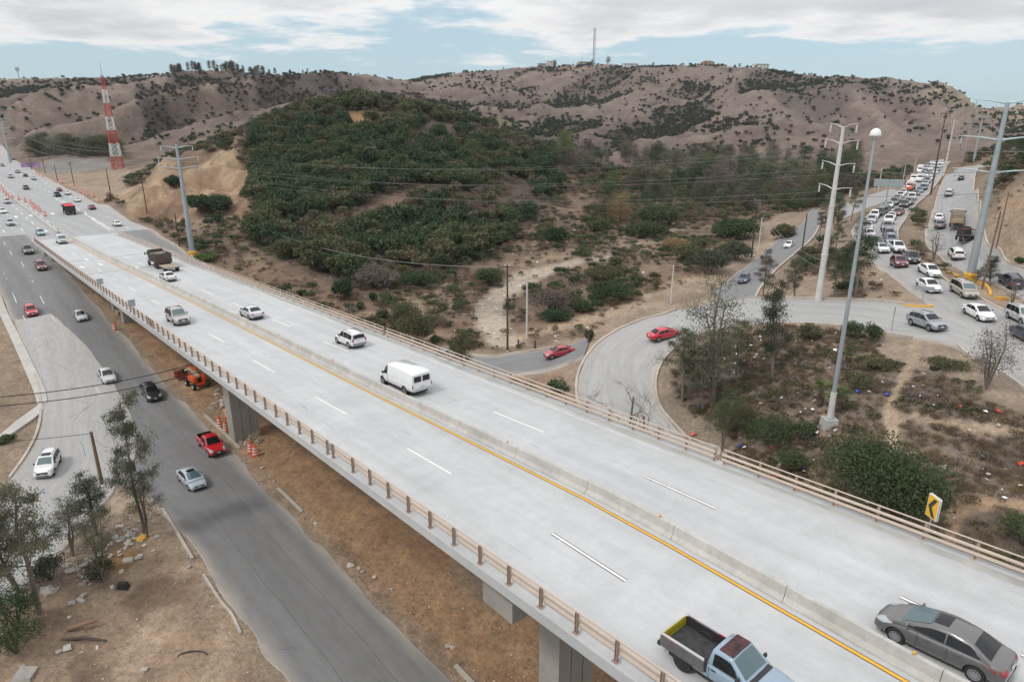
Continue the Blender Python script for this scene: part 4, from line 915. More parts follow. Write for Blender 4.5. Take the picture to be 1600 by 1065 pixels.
def spec(kind):
    if kind == 'sedan': return dict(L=4.5, W=1.77, wr=.32, axles=(1.36, -1.32), low=[(-.5, .70, .80, .42), (-.487, .93, .90, .30), (-.40, 1.0, .97, .22), (-.2, .98, 1.0, .19), (.0, .93, 1.0, .18), (.2, .93, 1.0, .18), (.30, .90, .99, .19), (.43, .76, .93, .2), (.487, .64, .84, .22), (.5, .52, .74, .3)],
        belt=.94, wbelt=.80, cab=[(-1.78, .95, .72), (-1.0, 1.39, .60), (-.35, 1.45, .61), (.15, 1.42, .62), (1.2, .94, .74)], wins=[(-1.35, -.42), (-.36, .95)], ws=(1.1, .24), rw=(-1.66, -1.07), head=(2.10, .62, .66, .34, .15), tail=(-2.2, .64, .80, .32, .17), grille=(2.235, .56, .9, .13), seams=(-.39, .62), handles=(-.75, .28))
    if kind == 'civic': d = spec('sedan'); d.update(L=4.5, wr=.325, cab=[(-1.75, .97, .72), (-1.02, 1.38, .60), (-.3, 1.45, .62), (.22, 1.40, .63), (1.52, .93, .76)], ws=(1.26, .32), rw=(-1.68, -1.10), wins=[(-1.42, -.30), (-.24, 1.2)], sunroof=(-.22, .28), clear=1, pmir=1, spokes=12, head=(2.07, .64, .68, .36, .16)); return d
    if kind == 'coupe_suv': d = spec('sedan'); d.update(L=4.65, W=1.85, wr=.35, axles=(1.4, -1.38), low=[(-.5, .75, .82, .46), (-.487, .98, .91, .36), (-.40, 1.06, .97, .28), (-.2, 1.04, 1.0, .25), (.0, .99, 1.0, .24), (.2, .99, 1.0, .24), (.30, .97, .99, .24), (.43, .86, .94, .25), (.487, .74, .86, .27), (.5, .6, .76, .36)]); return d
    if kind == 'suv': return dict(L=4.6, W=1.85, wr=.36, axles=(1.37, -1.33), low=[(-.5, .80, .86, .48), (-.49, 1.0, .92, .36), (-.40, 1.06, .97, .28), (-.2, 1.05, 1.0, .25), (.0, 1.02, 1.0, .24), (.2, 1.02, 1.0, .24), (.30, 1.0, .99, .24), (.43, .90, .94, .25), (.487, .76, .86, .27), (.5, .6, .76, .36)],
        belt=1.04, wbelt=.84, cab=[(-2.22, 1.05, .74), (-1.92, 1.50, .66), (-1.2, 1.66, .66), (-.3, 1.69, .67), (.25, 1.63, .67), (1.2, 1.04, .78)], wins=[(-1.75, -1.12), (-1.06, -.22), (-.16, 1.0)], ws=(1.05, .34), rw=(-2.17, -1.96), head=(2.13, .66, .80, .36, .15), tail=(-2.22, .74, .98, .2, .30), grille=(2.27, .70, 1.0, .20), seams=(-.19, .72), handles=(-.6, .45), rack=(-1.7, .1), platez=.9, bz=.1)
    if kind == 'suv_roof': d = spec('suv'); d.update(sunroof=(-.45, .15), clear=1); return d
    if kind == 'boxsuv': d = spec('suv'); d.update(cab=[(-2.24, 1.05, .78), (-2.12, 1.62, .70), (-1.2, 1.74, .70), (-.1, 1.76, .70), (.3, 1.70, .70), (.95, 1.05, .80)], rw=(-2.22, -2.14), ws=(.88, .36), wins=[(-2.0, -1.2), (-1.13, -.28), (-.2, .75)], clear=1, bz=.12); return d
    if kind == 'van_mini': d = spec('suv'); d.update(L=4.9, W=1.93, cab=[(-2.36, 1.0, .80), (-2.18, 1.62, .70), (-1.3, 1.73, .70), (.1, 1.74, .71), (.55, 1.66, .71), (1.75, 1.0, .80)], ws=(1.5, .66), rw=(-2.33, -2.22), wins=[(-2.05, -1.15), (-1.08, -.05), (.02, 1.35)], clear=1, axles=(1.5, -1.45), head=(2.27, .68, .72, .36, .16), tail=(-2.37, .78, .98, .16, .34), grille=(2.42, .62, .9, .14)); return d
    if kind == 'pickup': return dict(L=5.3, W=1.88, wr=.39, axles=(1.72, -1.6), low=[(-.5, 1.02, .90, .55), (-.495, 1.12, .95, .46), (-.42, 1.13, .98, .40), (-.2, 1.13, 1.0, .36), (-.02, 1.10, 1.0, .36), (.2, 1.09, 1.0, .36), (.28, 1.08, .99, .36), (.43, 1.0, .96, .37), (.488, .88, .90, .40), (.5, .7, .80, .5)],
        bed=(-2.56, -.92, .66), belt=1.10, wbelt=.85, cab=[(-.86, 1.12, .76), (-.72, 1.66, .67), (-.2, 1.78, .68), (.45, 1.76, .68), (1.4, 1.10, .79)], wins=[(-.66, .06), (.12, 1.15)], ws=(1.3, .54), rw=(-.85, -.74), head=(2.44, .70, .88, .34, .18), tail=(-2.6, .80, .92, .14, .34), grille=(2.62, .76, .98, .30), seams=(.09, .95), handles=(-.3, .6), platez=.7, bz=.18)
    if kind == 'ranger': d = spec('pickup'); d.update(L=5.0, W=1.8, wr=.40, axles=(1.55, -1.45), bed=(-2.42, -.42, .62), low=[(-.5, .98, .92, .55), (-.495, 1.08, .96, .46), (-.42, 1.09, .98, .42), (-.2, 1.09, 1.0, .40), (-.07, 1.08, 1.0, .38), (.2, 1.07, 1.0, .36), (.28, 1.06, .99, .36), (.43, 1.0, .96, .37), (.488, .90, .90, .40), (.5, .7, .82, .5)], belt=1.08, wbelt=.82, cab=[(-.38, 1.10, .78), (-.30, 1.60, .68), (.0, 1.68, .68), (.45, 1.66, .68), (1.12, 1.08, .77)], wins=[(-.18, .85)], ws=(1.04, .5), rw=(-.37, -.31), clear=1, seams=(-.28, .92), handles=(-.1,), rimmat=M_BLACKP, spokes=9, mirx=.86); return d
    if kind == 'van': return dict(L=5.6, W=2.0, wr=.37, axles=(1.85, -1.6), low=[(-.5, .95, .96, .52), (-.497, 1.1, .98, .46), (-.42, 1.16, 1.0, .40), (-.2, 1.16, 1.0, .36), (.0, 1.14, 1.0, .36), (.2, 1.14, 1.0, .36), (.33, 1.12, .98, .36), (.44, 1.02, .95, .37), (.488, .90, .90, .40), (.5, .72, .82, .5)],
        belt=1.14, wbelt=.96, cab=[(-2.79, 1.15, .92), (-2.77, 1.9, .84), (-2.6, 2.03, .84), (-1, 2.08, .84), (.9, 2.07, .84), (1.15, 2.0, .83), (1.95, 1.15, .90)], wins=[(1.0, 1.72)], ws=(1.86, 1.22), rwv=(-2.80, 1.27, 1.72, [(-.72, -.08), (.08, .72)]), head=(2.60, .76, .88, .36, .22), tail=(-2.77, .90, .92, .12, .30), grille=(2.77, .86, 1.1, .26), seams=(.95, 1.75), platez=.85, bz=.16, bump=M_CHROME, mirx=1.55, clear=1)
PROTO = {}
def vehicle(kind):
    if kind in PROTO: return PROTO[kind]
    sp = spec(kind); ps = car_parts(sp); PROTO[kind] = (sp, ps); return PROTO[kind]
def slope_rot(p, head, surf):
    """rotation matrix standing on the surface with x along head"""
    h = np.array(head[:2], float); h /= np.linalg.norm(h); e = 1.2; q = np.array([-h[1], h[0]]); f = lambda a: float(surf(a[0], a[1]))
    c = np.array(p[:2]); zx = (f(c + h * e) - f(c - h * e)) / (2 * e); zy = (f(c + q * e) - f(c - q * e)) / (2 * e); zx = max(-.09, min(.09, zx)); zy = max(-.035, min(.035, zy))
    x = Vector((h[0], h[1], zx)).normalized(); y = Vector((q[0], q[1], zy)); z = x.cross(y).normalized(); y = z.cross(x)
    return Matrix((x, y, z)).transposed().to_4x4()
def place(o, p, head, surf, lift):
    M = slope_rot(p, head, surf); M.translation = (p[0], p[1], float(surf(p[0], p[1])) + lift); o.matrix_world = M
def add_vehicle(kind, name, label, color, p, head, surf, lift=.045, group=None, cat='car', over={}, scale=1.0):
    sp, ps = vehicle(kind); t = thing(name, label, cat, group=group); place(t, p, head, surf, lift)
    if scale != 1: t.scale = (scale,) * 3
    for nm, me, _ in ps:
        if nm == 'WHEELS':
            for sx in sp['axles']:
                for sy in (-1, 1):
                    w = put('wheel', me[0], t, loc=(sx, sy * (sp['W'] / 2 - .13), sp['wr'])); w.rotation_euler = (0, 0, 0 if sy < 0 else math.pi); put('rim', me[1], w)
            continue
        m2 = over.get(nm)
        o = put(nm, me, t, color=color)
        if m2: o.material_slots[0].link = 'OBJECT'; o.material_slots[0].material = m2
    return t
PC = dict(white=(.72, .73, .73), silver=(.42, .44, .46), grey=(.20, .205, .21), dgrey=(.085, .09, .095), black=(.018, .018, .02), red=(.45, .012, .018), maroon=(.16, .022, .03), blue=(.03, .06, .14), navy=(.02, .03, .06), beige=(.35, .31, .26), teal=(.20, .34, .35), pewter=(.105, .102, .10), bluegrey=(.15, .19, .24), green=(.05, .16, .12))
def dvec(s): return (D2[0] * s, D2[1] * s)
def on_deck(kind, name, label, color, wheels, s, side, **kw):
    """wheels: pixel of front and rear wheel contacts on the visible side; side: n offset towards the car's middle"""
    sp = vehicle(kind)[0]; a, b = to_tn(DK(*wheels[0])), to_tn(DK(*wheels[1])); ax = (sp['axles'][0] + sp['axles'][1]) / 2
    tm = (a[0] + b[0]) / 2 - s * ax; n = (a[1] + b[1]) / 2 + side * (sp['W'] / 2 - .13); p = deckP(tm, n)
    return add_vehicle(kind, name, label, color, p, dvec(s), deck_fn, .008, **kw)
def by_px(kind, name, label, color, c, to, surf=RD, **kw):
    p = surf(*c); q = surf(*to); f = base_z if surf is RD else deck_fn; return add_vehicle(kind, name, label, color, p, (q - p)[:2], f, .046 if surf is RD else .008, **kw)
def by_tn(kind, name, label, color, c, s, surf=RD, **kw):
    p = surf(*c); f = base_z if surf is RD else deck_fn; return add_vehicle(kind, name, label, color, p, dvec(s), f, .046 if surf is RD else .008, **kw)
on_deck('civic', 'sedan', 'dark grey sedan with sunroof at the lower right of the overpass', PC['pewter'], [(1397, 1000), (1522, 1066)], 1, 1)
rg = to_tn(DK(1066, 1046)); rp = deckP(rg[0] - 1.45, rg[1] + .77)
M_PRIMER = mat('blotched_primer_roof', (.055, .016, .018), .6, noise=[(2.6, .99, 6), (7, .6, 4)])
M_TAILG = mat('yellow_liner', (.45, .36, .02), .7, noise=[(5, .25, 4)])
ranger = add_vehicle('ranger', 'pickup_truck', 'old pickup with pale blue hood, blotchy red roof and yellow tailgate', (.23, .31, .39), rp, dvec(-1), deck_fn, .008, cat='pickup truck')
def ranger_extras():
    sp = spec('ranger'); W = sp['W'] / 2
    m = MB()                                          # primer grey bed sides
    for sy in (-1, 1): m.box((-1.45, sy * (W * .997), .83), (1.92, .02, .46)); 
    m.build('bed_side_panel', mat('grey_primer_paint', (.11, .105, .105), .6, noise=[(2, .15, 4)]), ranger)
    m = MB()
    for sy in (-1, 1): m.box((-1.43, sy * (W * .915), 1.10), (2.0, .11, .03))
    m.build('bed_rail_cap', M_PAINT, ranger, color=(.42, .40, .40))
    m = MB(); m.box((-2.40, 0, .88), (.03, W * 1.58, .40)); tg = m.build('tailgate_liner', M_TAILG, ranger)
    for i in range(9): m = MB(); m.box((-2.382, -.56 + i * .14, .87), (.012, .06, .12)); m.build('liner_rib', mat('dark_yellow_rib', (.25, .20, .015), .7), tg)
    m = MB(); m.box((-1.43, 0, .672), (1.98, W * 1.6, .02)); m.build('bed_floor', mat('worn_bed_floor', (.03, .03, .032), .75, noise=[(4, .5, 5)]), ranger)
    m = MB(); m.box((.19, 0, 1.698), (.56, 1.16, .016)); m.build('roof_panel', M_PRIMER, ranger, label='roof with blotchy red and black paint')
    m = MB(); m.box((1.16, 0, 1.088), (.26, 1.40, .03)); m.build('cowl', M_BLACKP, ranger)
    m = MB(); 
    for sy in (-1, 1): m.box((-.42, sy * W * .985, 1.0), (.10, .04, .62))
    m.build('cab_corner', M_BLACKP, ranger)
    m = MB(); m.box((-2.53, 0, .56), (.14, 1.66, .16)); m.build('rear_bumper', M_BLACKP, ranger)
    m = MB(); m.box((.0, .30, 1.30), (.16, .34, .40)); m.box((.02, -.33, 1.30), (.16, .34, .40)); m.build('seat', M_BLACKP, ranger)
ranger_extras()
on_deck('van', 'van', 'white cargo van with two dark rear windows on the overpass', PC['white'], [(599, 601), (635, 616)], 1, 1, cat='van')
on_deck('boxsuv', 'suv', 'white SUV with black roof rails beside the right railing', (.62, .63, .64), [(526, 537), (546, 544)], 1, 1, cat='SUV', scale=.94)
on_deck('sedan', 'sedan', 'silver hatchback ahead of the white van on the overpass', (.50, .51, .53), [(377, 494), (391, 500)], 1, 1)
on_deck('boxsuv', 'suv', 'tan and silver SUV driving towards us beside the left railing', (.33, .32, .30), [(274, 509), (262, 502)], -1, 1, cat='SUV')
on_deck('sedan', 'sedan', 'white sedan just behind the dump truck on the overpass', (.62, .63, .63), [(251, 437), (259, 441)], 1, 1)
by_tn('van', 'van', 'white van with green roof near the far end of the overpass', (.55, .57, .56), (97, 380), -1, DK, cat='van', scale=.95)
by_tn('sedan', 'sedan', 'pale teal sedan where the overpass deck begins', PC['teal'], (64, 367), -1, RD)
# lower road
LR = lambda k, nm, lb, c, uv, **kw: by_tn(k, nm, lb, c, uv, -1, RD, **kw)
LR('suv', 'suv', 'small red SUV in the left lane of the lower road', PC['red'], (50, 491), cat='SUV')
LR('sedan', 'sedan', 'silver sedan beside the dirt edge left of the far piers', PC['silver'], (127, 498))
LR('suv', 'suv', 'maroon SUV on the far lower road below the railing start', PC['maroon'], (65, 420), cat='SUV')
LR('pickup', 'pickup_truck', 'dark grey pickup on the far lower road', PC['dgrey'], (44, 395), cat='pickup truck')
LR('sedan', 'hatchback', 'silver hatchback under the black cables on the lower road', (.50, .51, .52), (168, 592), cat='car')
LR('suv', 'suv', 'black SUV beside the orange boom lift', PC['black'], (237, 620), cat='SUV')
LR('pickup', 'pickup_truck', 'bright red crew cab pickup passing the big pier', (.50, .012, .02), (331, 702), cat='pickup truck')
by_px('civic', 'sedan', 'pale silver blue sedan with sunroof near the thin tree', (.38, .42, .48), (300, 755), (345, 800))
by_px('suv_roof', 'suv', 'white crossover turning off onto the side road at left', (.70, .70, .69), (76, 733), (52, 775), cat='SUV')
# frontage, canyon road and loop
by_px('sedan', 'sedan', 'dark red car coming out below the dirt embankment', (.36, .02, .04), (874, 556), (840, 566))
by_px('sedan', 'sedan', 'grey blue car half hidden behind the right railing', PC['bluegrey'], (692, 559), (660, 548))
by_px('suv', 'suv', 'dark blue SUV coming down the canyon road', (.035, .06, .12), (1162, 441), (1135, 462), cat='SUV')
by_px('sedan', 'sedan', 'white sedan farther up the canyon road', PC['white'], (1232, 386), (1215, 400))
by_px('sedan', 'sedan', 'bright red sedan turning round the loop ramp', (.50, .012, .03), (1038, 528), (1075, 516))
by_px('suv', 'suv', 'silver grey SUV leaving the loop ramp beside the shrubs', (.26, .28, .30), (1447, 512), (1500, 530), cat='SUV')
# right-hand queue, near end
QN = [('sedan', 'sedan', 'white older sedan leading the queue beside the thin twiggy tree', PC['white'], (1528, 496), (1575, 520)), ('van_mini', 'minivan', 'beige minivan beside the yellow kerb stones', PC['beige'], (1505, 461), (1550, 488)),
      ('sedan', 'sedan', 'white sedan behind the grey street sign plate', PC['white'], (1450, 453), (1490, 475)), ('sedan', 'sedan', 'white sedan right of the grey street sign, behind the minivan', PC['white'], (1451, 429), (1490, 450)),
      ('suv', 'suv', 'maroon SUV partly behind the dark leafy tree', PC['maroon'], (1404, 417), (1440, 445)), ('pickup', 'pickup_truck', 'dark pickup beside the median kerb next to the maroon SUV', PC['black'], (1422, 410), (1450, 428)),
      ('pickup', 'pickup_truck', 'white pickup in the queue below the bare median shrub', PC['white'], (1400, 393), (1420, 410)), ('sedan', 'sedan', 'white sedan at the tree end of the left queue lane', PC['white'], (1377, 394), (1395, 410)),
      ('boxsuv', 'suv', 'silver SUV cut off by the right edge of the picture', (.42, .42, .41), (1597, 503), (1650, 530)), ('sedan', 'sedan', 'dark blue car at the right edge behind the twiggy tree', PC['navy'], (1606, 532), (1660, 562)),
      ('sedan', 'sedan', 'dark sedan ahead of the white queue cars in the left lane', PC['dgrey'], (1364, 381), (1378, 396)), ('sedan', 'sedan', 'white sedan second from the tree in the left queue lane', PC['white'], (1358, 370), (1366, 384)),
      ('suv', 'suv', 'blue grey SUV directly behind the white queue pickup', PC['bluegrey'], (1391, 380), (1399, 393)), ('suv', 'suv', 'dark grey SUV two places behind the white queue pickup', PC['dgrey'], (1388, 371), (1393, 382))]
for k, nm, lb, c, a, b in QN: by_px(k, nm, lb, c, a, b, cat={'sedan': 'car', 'suv': 'SUV', 'van_mini': 'minivan', 'pickup': 'pickup truck', 'boxsuv': 'SUV'}[k])
# uphill road
for k, nm, lb, c, a, b, ct in (('suv', 'suv', 'dark blue SUV at right edge beside the dark median shrub', PC['navy'], (1578, 446), (1550, 430), 'SUV'), ('suv', 'suv', 'white SUV passing the wide steel pylon', PC['white'], (1493, 402), (1483, 392), 'SUV'), ('sedan', 'sedan', 'dark grey sedan on the uphill road behind a white one', PC['dgrey'], (1468, 355), (1468, 345), 'car'), ('sedan', 'sedan', 'white sedan on the uphill road beside the stake truck', PC['white'], (1467, 344), (1470, 334), 'car'), ('van_mini', 'van', 'silver van alone in the middle of the uphill road', PC['silver'], (1482, 305), (1486, 296), 'van'), ('suv', 'suv', 'small black SUV farthest up the uphill road', PC['black'], (1501, 281), (1502, 275), 'SUV')):
    by_px(k, nm, lb, c, a, b, cat=ct)

# distant cars: one mesh each with paint, glass and tyres
def far_mesh(kind):
    sp, ps = vehicle(kind); bm = bmesh.new(); mats = [M_PAINT, M_GLASS, M_BLACKP, M_RUBBER, M_HEAD, M_TAIL]; idx = {'side_window': 1, 'windshield': 1, 'rear_window': 1, 'grille': 2, 'air_intake': 2, 'underbody_light_block': 2, 'rear_bumper': 2, 'headlight': 4, 'tail_light': 5}
    def addm(me, mi, M=None):
        n = len(bm.faces); nv = len(bm.verts); bm.from_mesh(me); bm.faces.ensure_lookup_table(); bm.verts.ensure_lookup_table()
        if M is not None: bmesh.ops.transform(bm, matrix=M, verts=bm.verts[nv:])
        for f in bm.faces[n:]: f.material_index = mi if mi is not None else (2 if f.material_index else 0)
    for nm, me, _ in ps:
        if nm == 'WHEELS':
            for sx in sp['axles']:
                for sy in (-1, 1): addm(me[0], 3, Matrix.Translation((sx, sy * (sp['W'] / 2 - .13), sp['wr'])))
        elif nm == 'body': addm(me, None)
        elif nm in idx: addm(me, idx[nm])
    me = bpy.data.meshes.new('far_' + kind); bm.to_mesh(me); bm.free()
    for m in mats: me.materials.append(m)
    smooth_angle(me, 38); return me
FARM = {}
def far_car(kind, name, label, color, c, to, group, s=None, cat='car', sc=1.0):
    if kind not in FARM: FARM[kind] = far_mesh(kind)
    p = RD(*c); h = dvec(s) if s else (RD(*to) - p)[:2]; o = put(name, FARM[kind], label=label, cat=cat, group=group, color=color); place(o, p, h, base_z, .05); o.scale = (sc,) * 3; return o
QL = [(1355, 359), (1361, 349), (1366, 341), (1374, 337), (1382, 331), (1389, 325), (1397, 320), (1401, 315), (1406, 310), (1411, 304), (1446, 265), (1451, 261), (1456, 257)]
QR = [(1385, 361), (1388, 350), (1392, 343), (1403, 336), (1412, 324), (1419, 320), (1424, 313), (1431, 306), (1436, 301), (1442, 297), (1445, 291), (1448, 286), (1452, 282), (1457, 277), (1461, 272), (1465, 267), (1468, 262), (1471, 257)]
QM = [(1446, 276), (1450, 271), (1454, 266), (1459, 262), (1463, 258), (1467, 255), (1471, 253)]
cols = [PC[k] for k in ('white', 'silver', 'white', 'dgrey', 'black', 'white', 'dgrey', 'silver', 'white', 'white', 'silver', 'bluegrey', 'white', 'grey', 'white', 'white', 'maroon', 'black', 'grey', 'white', 'dgrey', 'bluegrey', 'blue', 'silver', 'grey', 'white', 'silver', 'white', 'grey', 'silver', 'white', 'white', 'dgrey', 'white', 'silver', 'white')]
CN = {PC[k]: k for k in PC}; CW = dict(white='white', silver='silver', grey='grey', dgrey='dark grey', black='black', bluegrey='blue grey', maroon='maroon', blue='blue')
ii = 0
for lane, lname in ((QL, 'left lane'), (QR, 'median side lane'), (QM, 'middle lane')):
    for i, c in enumerate(lane):
        nx = lane[i - 1] if i else {'left lane': (1358, 370), 'median side lane': (1388, 371), 'middle lane': (1442, 282)}[lname]
        k = ('sedan', 'suv', 'sedan', 'suv', 'boxsuv')[(ii * 7 + i) % 5]; col_ = cols[ii % len(cols)]; cw = CW[CN[col_]]
        far_car(k, 'queued_car', '%s %s waiting in the %s of the long queue' % (cw, 'sedan' if k == 'sedan' else 'SUV', lname), col_, c, nx, '%s %ss queued in the %s' % (cw, 'sedan' if k == 'sedan' else 'SUV', lname), sc=1.1); ii += 1
for k, lb, c, uv, s in (('suv', 'silver SUV coming down the far highway beside orange drums', 'silver', (12, 318), -1), ('sedan', 'white sedan at the left edge of the far highway', 'white', (5, 333), -1), ('suv', 'pale SUV below the highway median at the left edge', 'silver', (17, 352), -1), ('pickup', 'white pickup going away on the far highway', 'white', (17, 278), 1), ('van_mini', 'silver van far up the highway ahead of the white pickup', 'silver', (28, 270), 1), ('sedan', 'black sedan on the far highway next to silver sedan', 'black', (40, 276), 1), ('sedan', 'silver sedan close to the right edge of the far highway', 'silver', (53, 281), 1), ('pickup', 'grey pickup going away left of the blue one', 'grey', (41, 296), 1), ('sedan', 'maroon car ahead of the blue pickup on highway', 'maroon', (93, 299), 1), ('pickup', 'blue pickup ahead of the red dump truck', 'blue', (90, 307), 1), ('sedan', 'white sedan right of the blue pickup', 'white', (106, 304), 1), ('sedan', 'white sedan directly right of the red dump truck', 'white', (121, 315), 1), ('sedan', 'dark red sedan beside the highway kerb right of the truck', 'maroon', (144, 327), 1), ('sedan', 'white sedan alone on the frontage lane beyond the railing', 'white', (183, 353), 1), ('sedan', 'dark car very far up the highway near pylon', 'black', (21, 250), 1), ('sedan', 'small dark car far up the inbound highway', 'dgrey', (4, 260), -1)):
    far_car(k, {'suv': 'suv', 'sedan': 'sedan', 'pickup': 'pickup_truck', 'van_mini': 'van'}[k], lb, PC[c], uv, None, None, s, {'suv': 'SUV', 'sedan': 'car', 'pickup': 'pickup truck', 'van_mini': 'van'}[k])

# trucks
def truck_wheels(t, xs, W, r=.5):
    b = MB(); b.lathe([(r * .55, -.15), (r * .92, -.16), (r, -.1), (r, .1), (r * .92, .16), (r * .55, .15)], 16, 'Y'); me = b.mesh('wheel', [M_RUBBER], smooth=True, fix=True)
    for x in xs:
        for sy in (-1, 1): put('wheel', me, t, loc=(x, sy * (W / 2 - .18), r))
def truck(kind, label, cab_col, p, head, surf, lift=.05, name='dump_truck', cat='truck', body_mat=None, group=None):
    t = thing(name, label, cat, group=group); place(t, p, head, surf, lift); W = 2.45; bm_ = body_mat or M_BLACKP
    m = MB(); m.box((0, 0, .75), (7.6, .9, .3)); m.build('chassis', M_BLACKP, t)
    # cab: lofted block with raked windshield
    c = MB(); loft([(1.9, [(0, .75), (1.15, .75), (1.2, 1.4), (1.18, 2.0), (1.05, 2.75), (0, 2.8)]), (3.1, [(0, .75), (1.15, .75), (1.2, 1.4), (1.18, 2.0), (1.05, 2.72), (0, 2.77)]), (3.55, [(0, .7), (1.12, .7), (1.17, 1.3), (1.12, 1.8), (1.0, 1.85), (0, 1.9)]), (3.85, [(0, .65), (1.08, .65), (1.12, 1.2), (1.0, 1.45), (.9, 1.5), (0, 1.55)])], c)
    c.build('cab', M_PAINT, t, smooth=True, fix=True, color=cab_col)
    w = MB(); w.add([(3.52, -.95, 1.98), (3.52, .95, 1.98), (3.16, .92, 2.68), (3.16, -.92, 2.68)], [(0, 1, 2, 3)]); w.build('windshield', M_GLASS, t)
    for sy in (-1, 1):
        w = MB(); w.add([(2.1, sy * 1.185, 2.0), (3.2, sy * 1.185, 2.0), (3.05, sy * 1.085, 2.6), (2.1, sy * 1.085, 2.6)], [(0, 1, 2, 3)]); w.build('side_window', M_GLASS, t)
        w = MB(); w.box((3.84, sy * .85, 1.0), (.08, .3, .2)); w.build('headlight', M_HEAD, t); w = MB(); w.box((-3.82, sy * .95, .85), (.06, .3, .16)); w.build('tail_light', M_TAIL, t)
        w = MB(); w.box((3.2, sy * 1.38, 2.1), (.1, .22, .45)); w.build('mirror', M_BLACKP, t)
    truck_wheels(t, (2.7, -1.7, -2.9), W)
    if kind == 'dump':
        b = MB()
        for sy in (-1, 1):
            b.box((-1.1, sy * 1.18, 1.85), (5.4, .08, 1.6))
            for i in range(7): b.box((-3.6 + i * .85, sy * 1.25, 1.85), (.12, .09, 1.6))
        b.box((1.62, 0, 1.95), (.1, 2.4, 1.9)); b.box((-3.8, 0, 1.85), (.1, 2.4, 1.6)); b.box((-1.1, 0, 1.1), (5.4, 2.4, .12)); b.build('dump_body', bm_, t)
    if kind == 'stake':
        b = MB(); b.box((-1.1, 0, 1.15), (5.5, 2.4, .14)); b.build('flatbed', mat('worn_wood_bed', (.26, .20, .13), .9, noise=[(2, .2, 4)]), t)
        for sy in (-1, 1):
            for i in range(6): s = MB(); s.box((-3.7 + i * 1.05, sy * 1.18, 1.95), (.09, .07, 1.5)); s.build('stake', mat('stake_wood', (.22, .19, .12), .9), t)
            for k in range(4): s = MB(); s.box((-1.1, sy * 1.13, 1.5 + k * .36), (5.4, .04, .12)); s.build('slat', MATS['stake_wood'], t)
        for k in range(4): s = MB(); s.box((-3.72, 0, 1.5 + k * .36), (.05, 2.3, .1)); s.build('slat', MATS['stake_wood'], t)
    if kind == 'flat':
        b = MB(); b.box((-1.1, 0, 1.15), (5.6, 2.4, .16)); b.build('flatbed', M_BLACKP, t)
        for x in (1.5, -.4, -2.2, -3.8):
            s = MB(); s.tube([(x, -1.1, 1.2), (x, -1.1, 2.4), (x, 1.1, 2.4), (x, 1.1, 1.2)], .06, 6); s.build('rack_hoop', mat('maroon_steel', (.10, .03, .035), .6), t)
        for y in (-.8, 0, .5): s = MB(); s.tube([(1.7, y, 2.46), (-3.9, y * .6, 2.46)], .05, 6); s.build('rack_bar', MATS['maroon_steel'], t)
    if kind == 'box':
        b = MB(); b.box((-1.1, 0, 2.2), (5.6, 2.45, 2.3)); b.build('cargo_box', M_PAINT, t, color=(.72, .72, .70))
    return t
M_LOAD = mat('red_tarpaulin', (.55, .015, .03), .6, noise=[(1.5, .12, 4)])
p = RD(109, 334); tr = truck('dump', 'dump truck with a red tarpaulin over its load on far highway', PC['black'], p, dvec(1), base_z); m = MB(); m.add([(-3.7, -1.2, 2.7), (1.5, -1.2, 2.8), (1.5, 1.2, 2.8), (-3.7, 1.2, 2.7), (-3.78, -1.2, 2.2), (-3.78, 1.2, 2.2), (-1, 0, 2.95)], [(0, 1, 6), (1, 2, 6), (2, 3, 6), (3, 0, 6), (0, 3, 5, 4)]); m.build('tarpaulin', M_LOAD, tr)
q = to_tn(DK(250, 416)); tr = truck('dump', 'dump truck with teal cab and dark brown body on the overpass', (.35, .48, .48), deckP(q[0], q[1]), dvec(1), deck_fn, .01, body_mat=mat('rusty_dump_body', (.085, .062, .05), .8, noise=[(1, .3, 5)]))
m = MB()
for k in range(9): m.box((-1.2 + .3 * math.sin(k * 3.1), .8 * math.sin(k * 1.7), 2.5), (1.2, .5, .25), 0, Matrix.Rotation(k * .9, 3, 'Z'))
m.build('rubble_load', M_KERB, tr)
q2 = to_tn(DK(268, 424)); t = thing('flat_trailer', 'low flat trailer towed behind the dark dump truck', 'trailer'); place(t, deckP(q[0] - 6.6, q[1]), dvec(1), deck_fn, .01)
m = MB(); m.box((0, 0, .8), (4.2, 2.3, .16)); m.build('trailer_bed', mat('dusty_trailer_bed', (.30, .25, .18), .9, noise=[(1, .2, 4)]), t); m = MB(); m.box((2.5, 0, .7), (1.4, .14, .12)); m.build('drawbar', M_BLACKP, t); truck_wheels(t, (-.5, -1.3), 2.2, .38)
def rd_truck(kind, label, colr, a, b, name, cat='truck', scale=1.0):
    p = RD(*a); t = truck(kind, label, colr, p, (RD(*b) - p)[:2], base_z, .05, name, cat); t.scale = (scale,) * 3; return t
rd_truck('stake', 'tan stake bed truck going uphill beside the white sedan', PC['beige'], (1494, 351), (1496, 336), 'stake_truck', scale=.86)
rd_truck('flat', 'dark flatbed truck with steel rack hoops below the stake truck', PC['black'], (1507, 377), (1496, 362), 'flatbed_truck', scale=.86)
rd_truck('box', 'box truck with red cab and white cargo body in the queue', (.50, .07, .03), (1422, 297), (1414, 303), 'box_truck', scale=.86)
rd_truck('box', 'white box truck beside the red cabbed one in queue', (.7, .7, .7), (1437, 284), (1431, 290), 'box_truck', scale=.86)
rd_truck('box', 'white high sided truck farther back in the queue', (.68, .70, .70), (1437, 270), (1432, 276), 'box_truck', scale=.95)
rd_truck('box', 'white lorry directly behind the red cabbed box truck', (.7, .7, .7), (1427, 284), (1421, 291), 'box_truck', scale=.8)
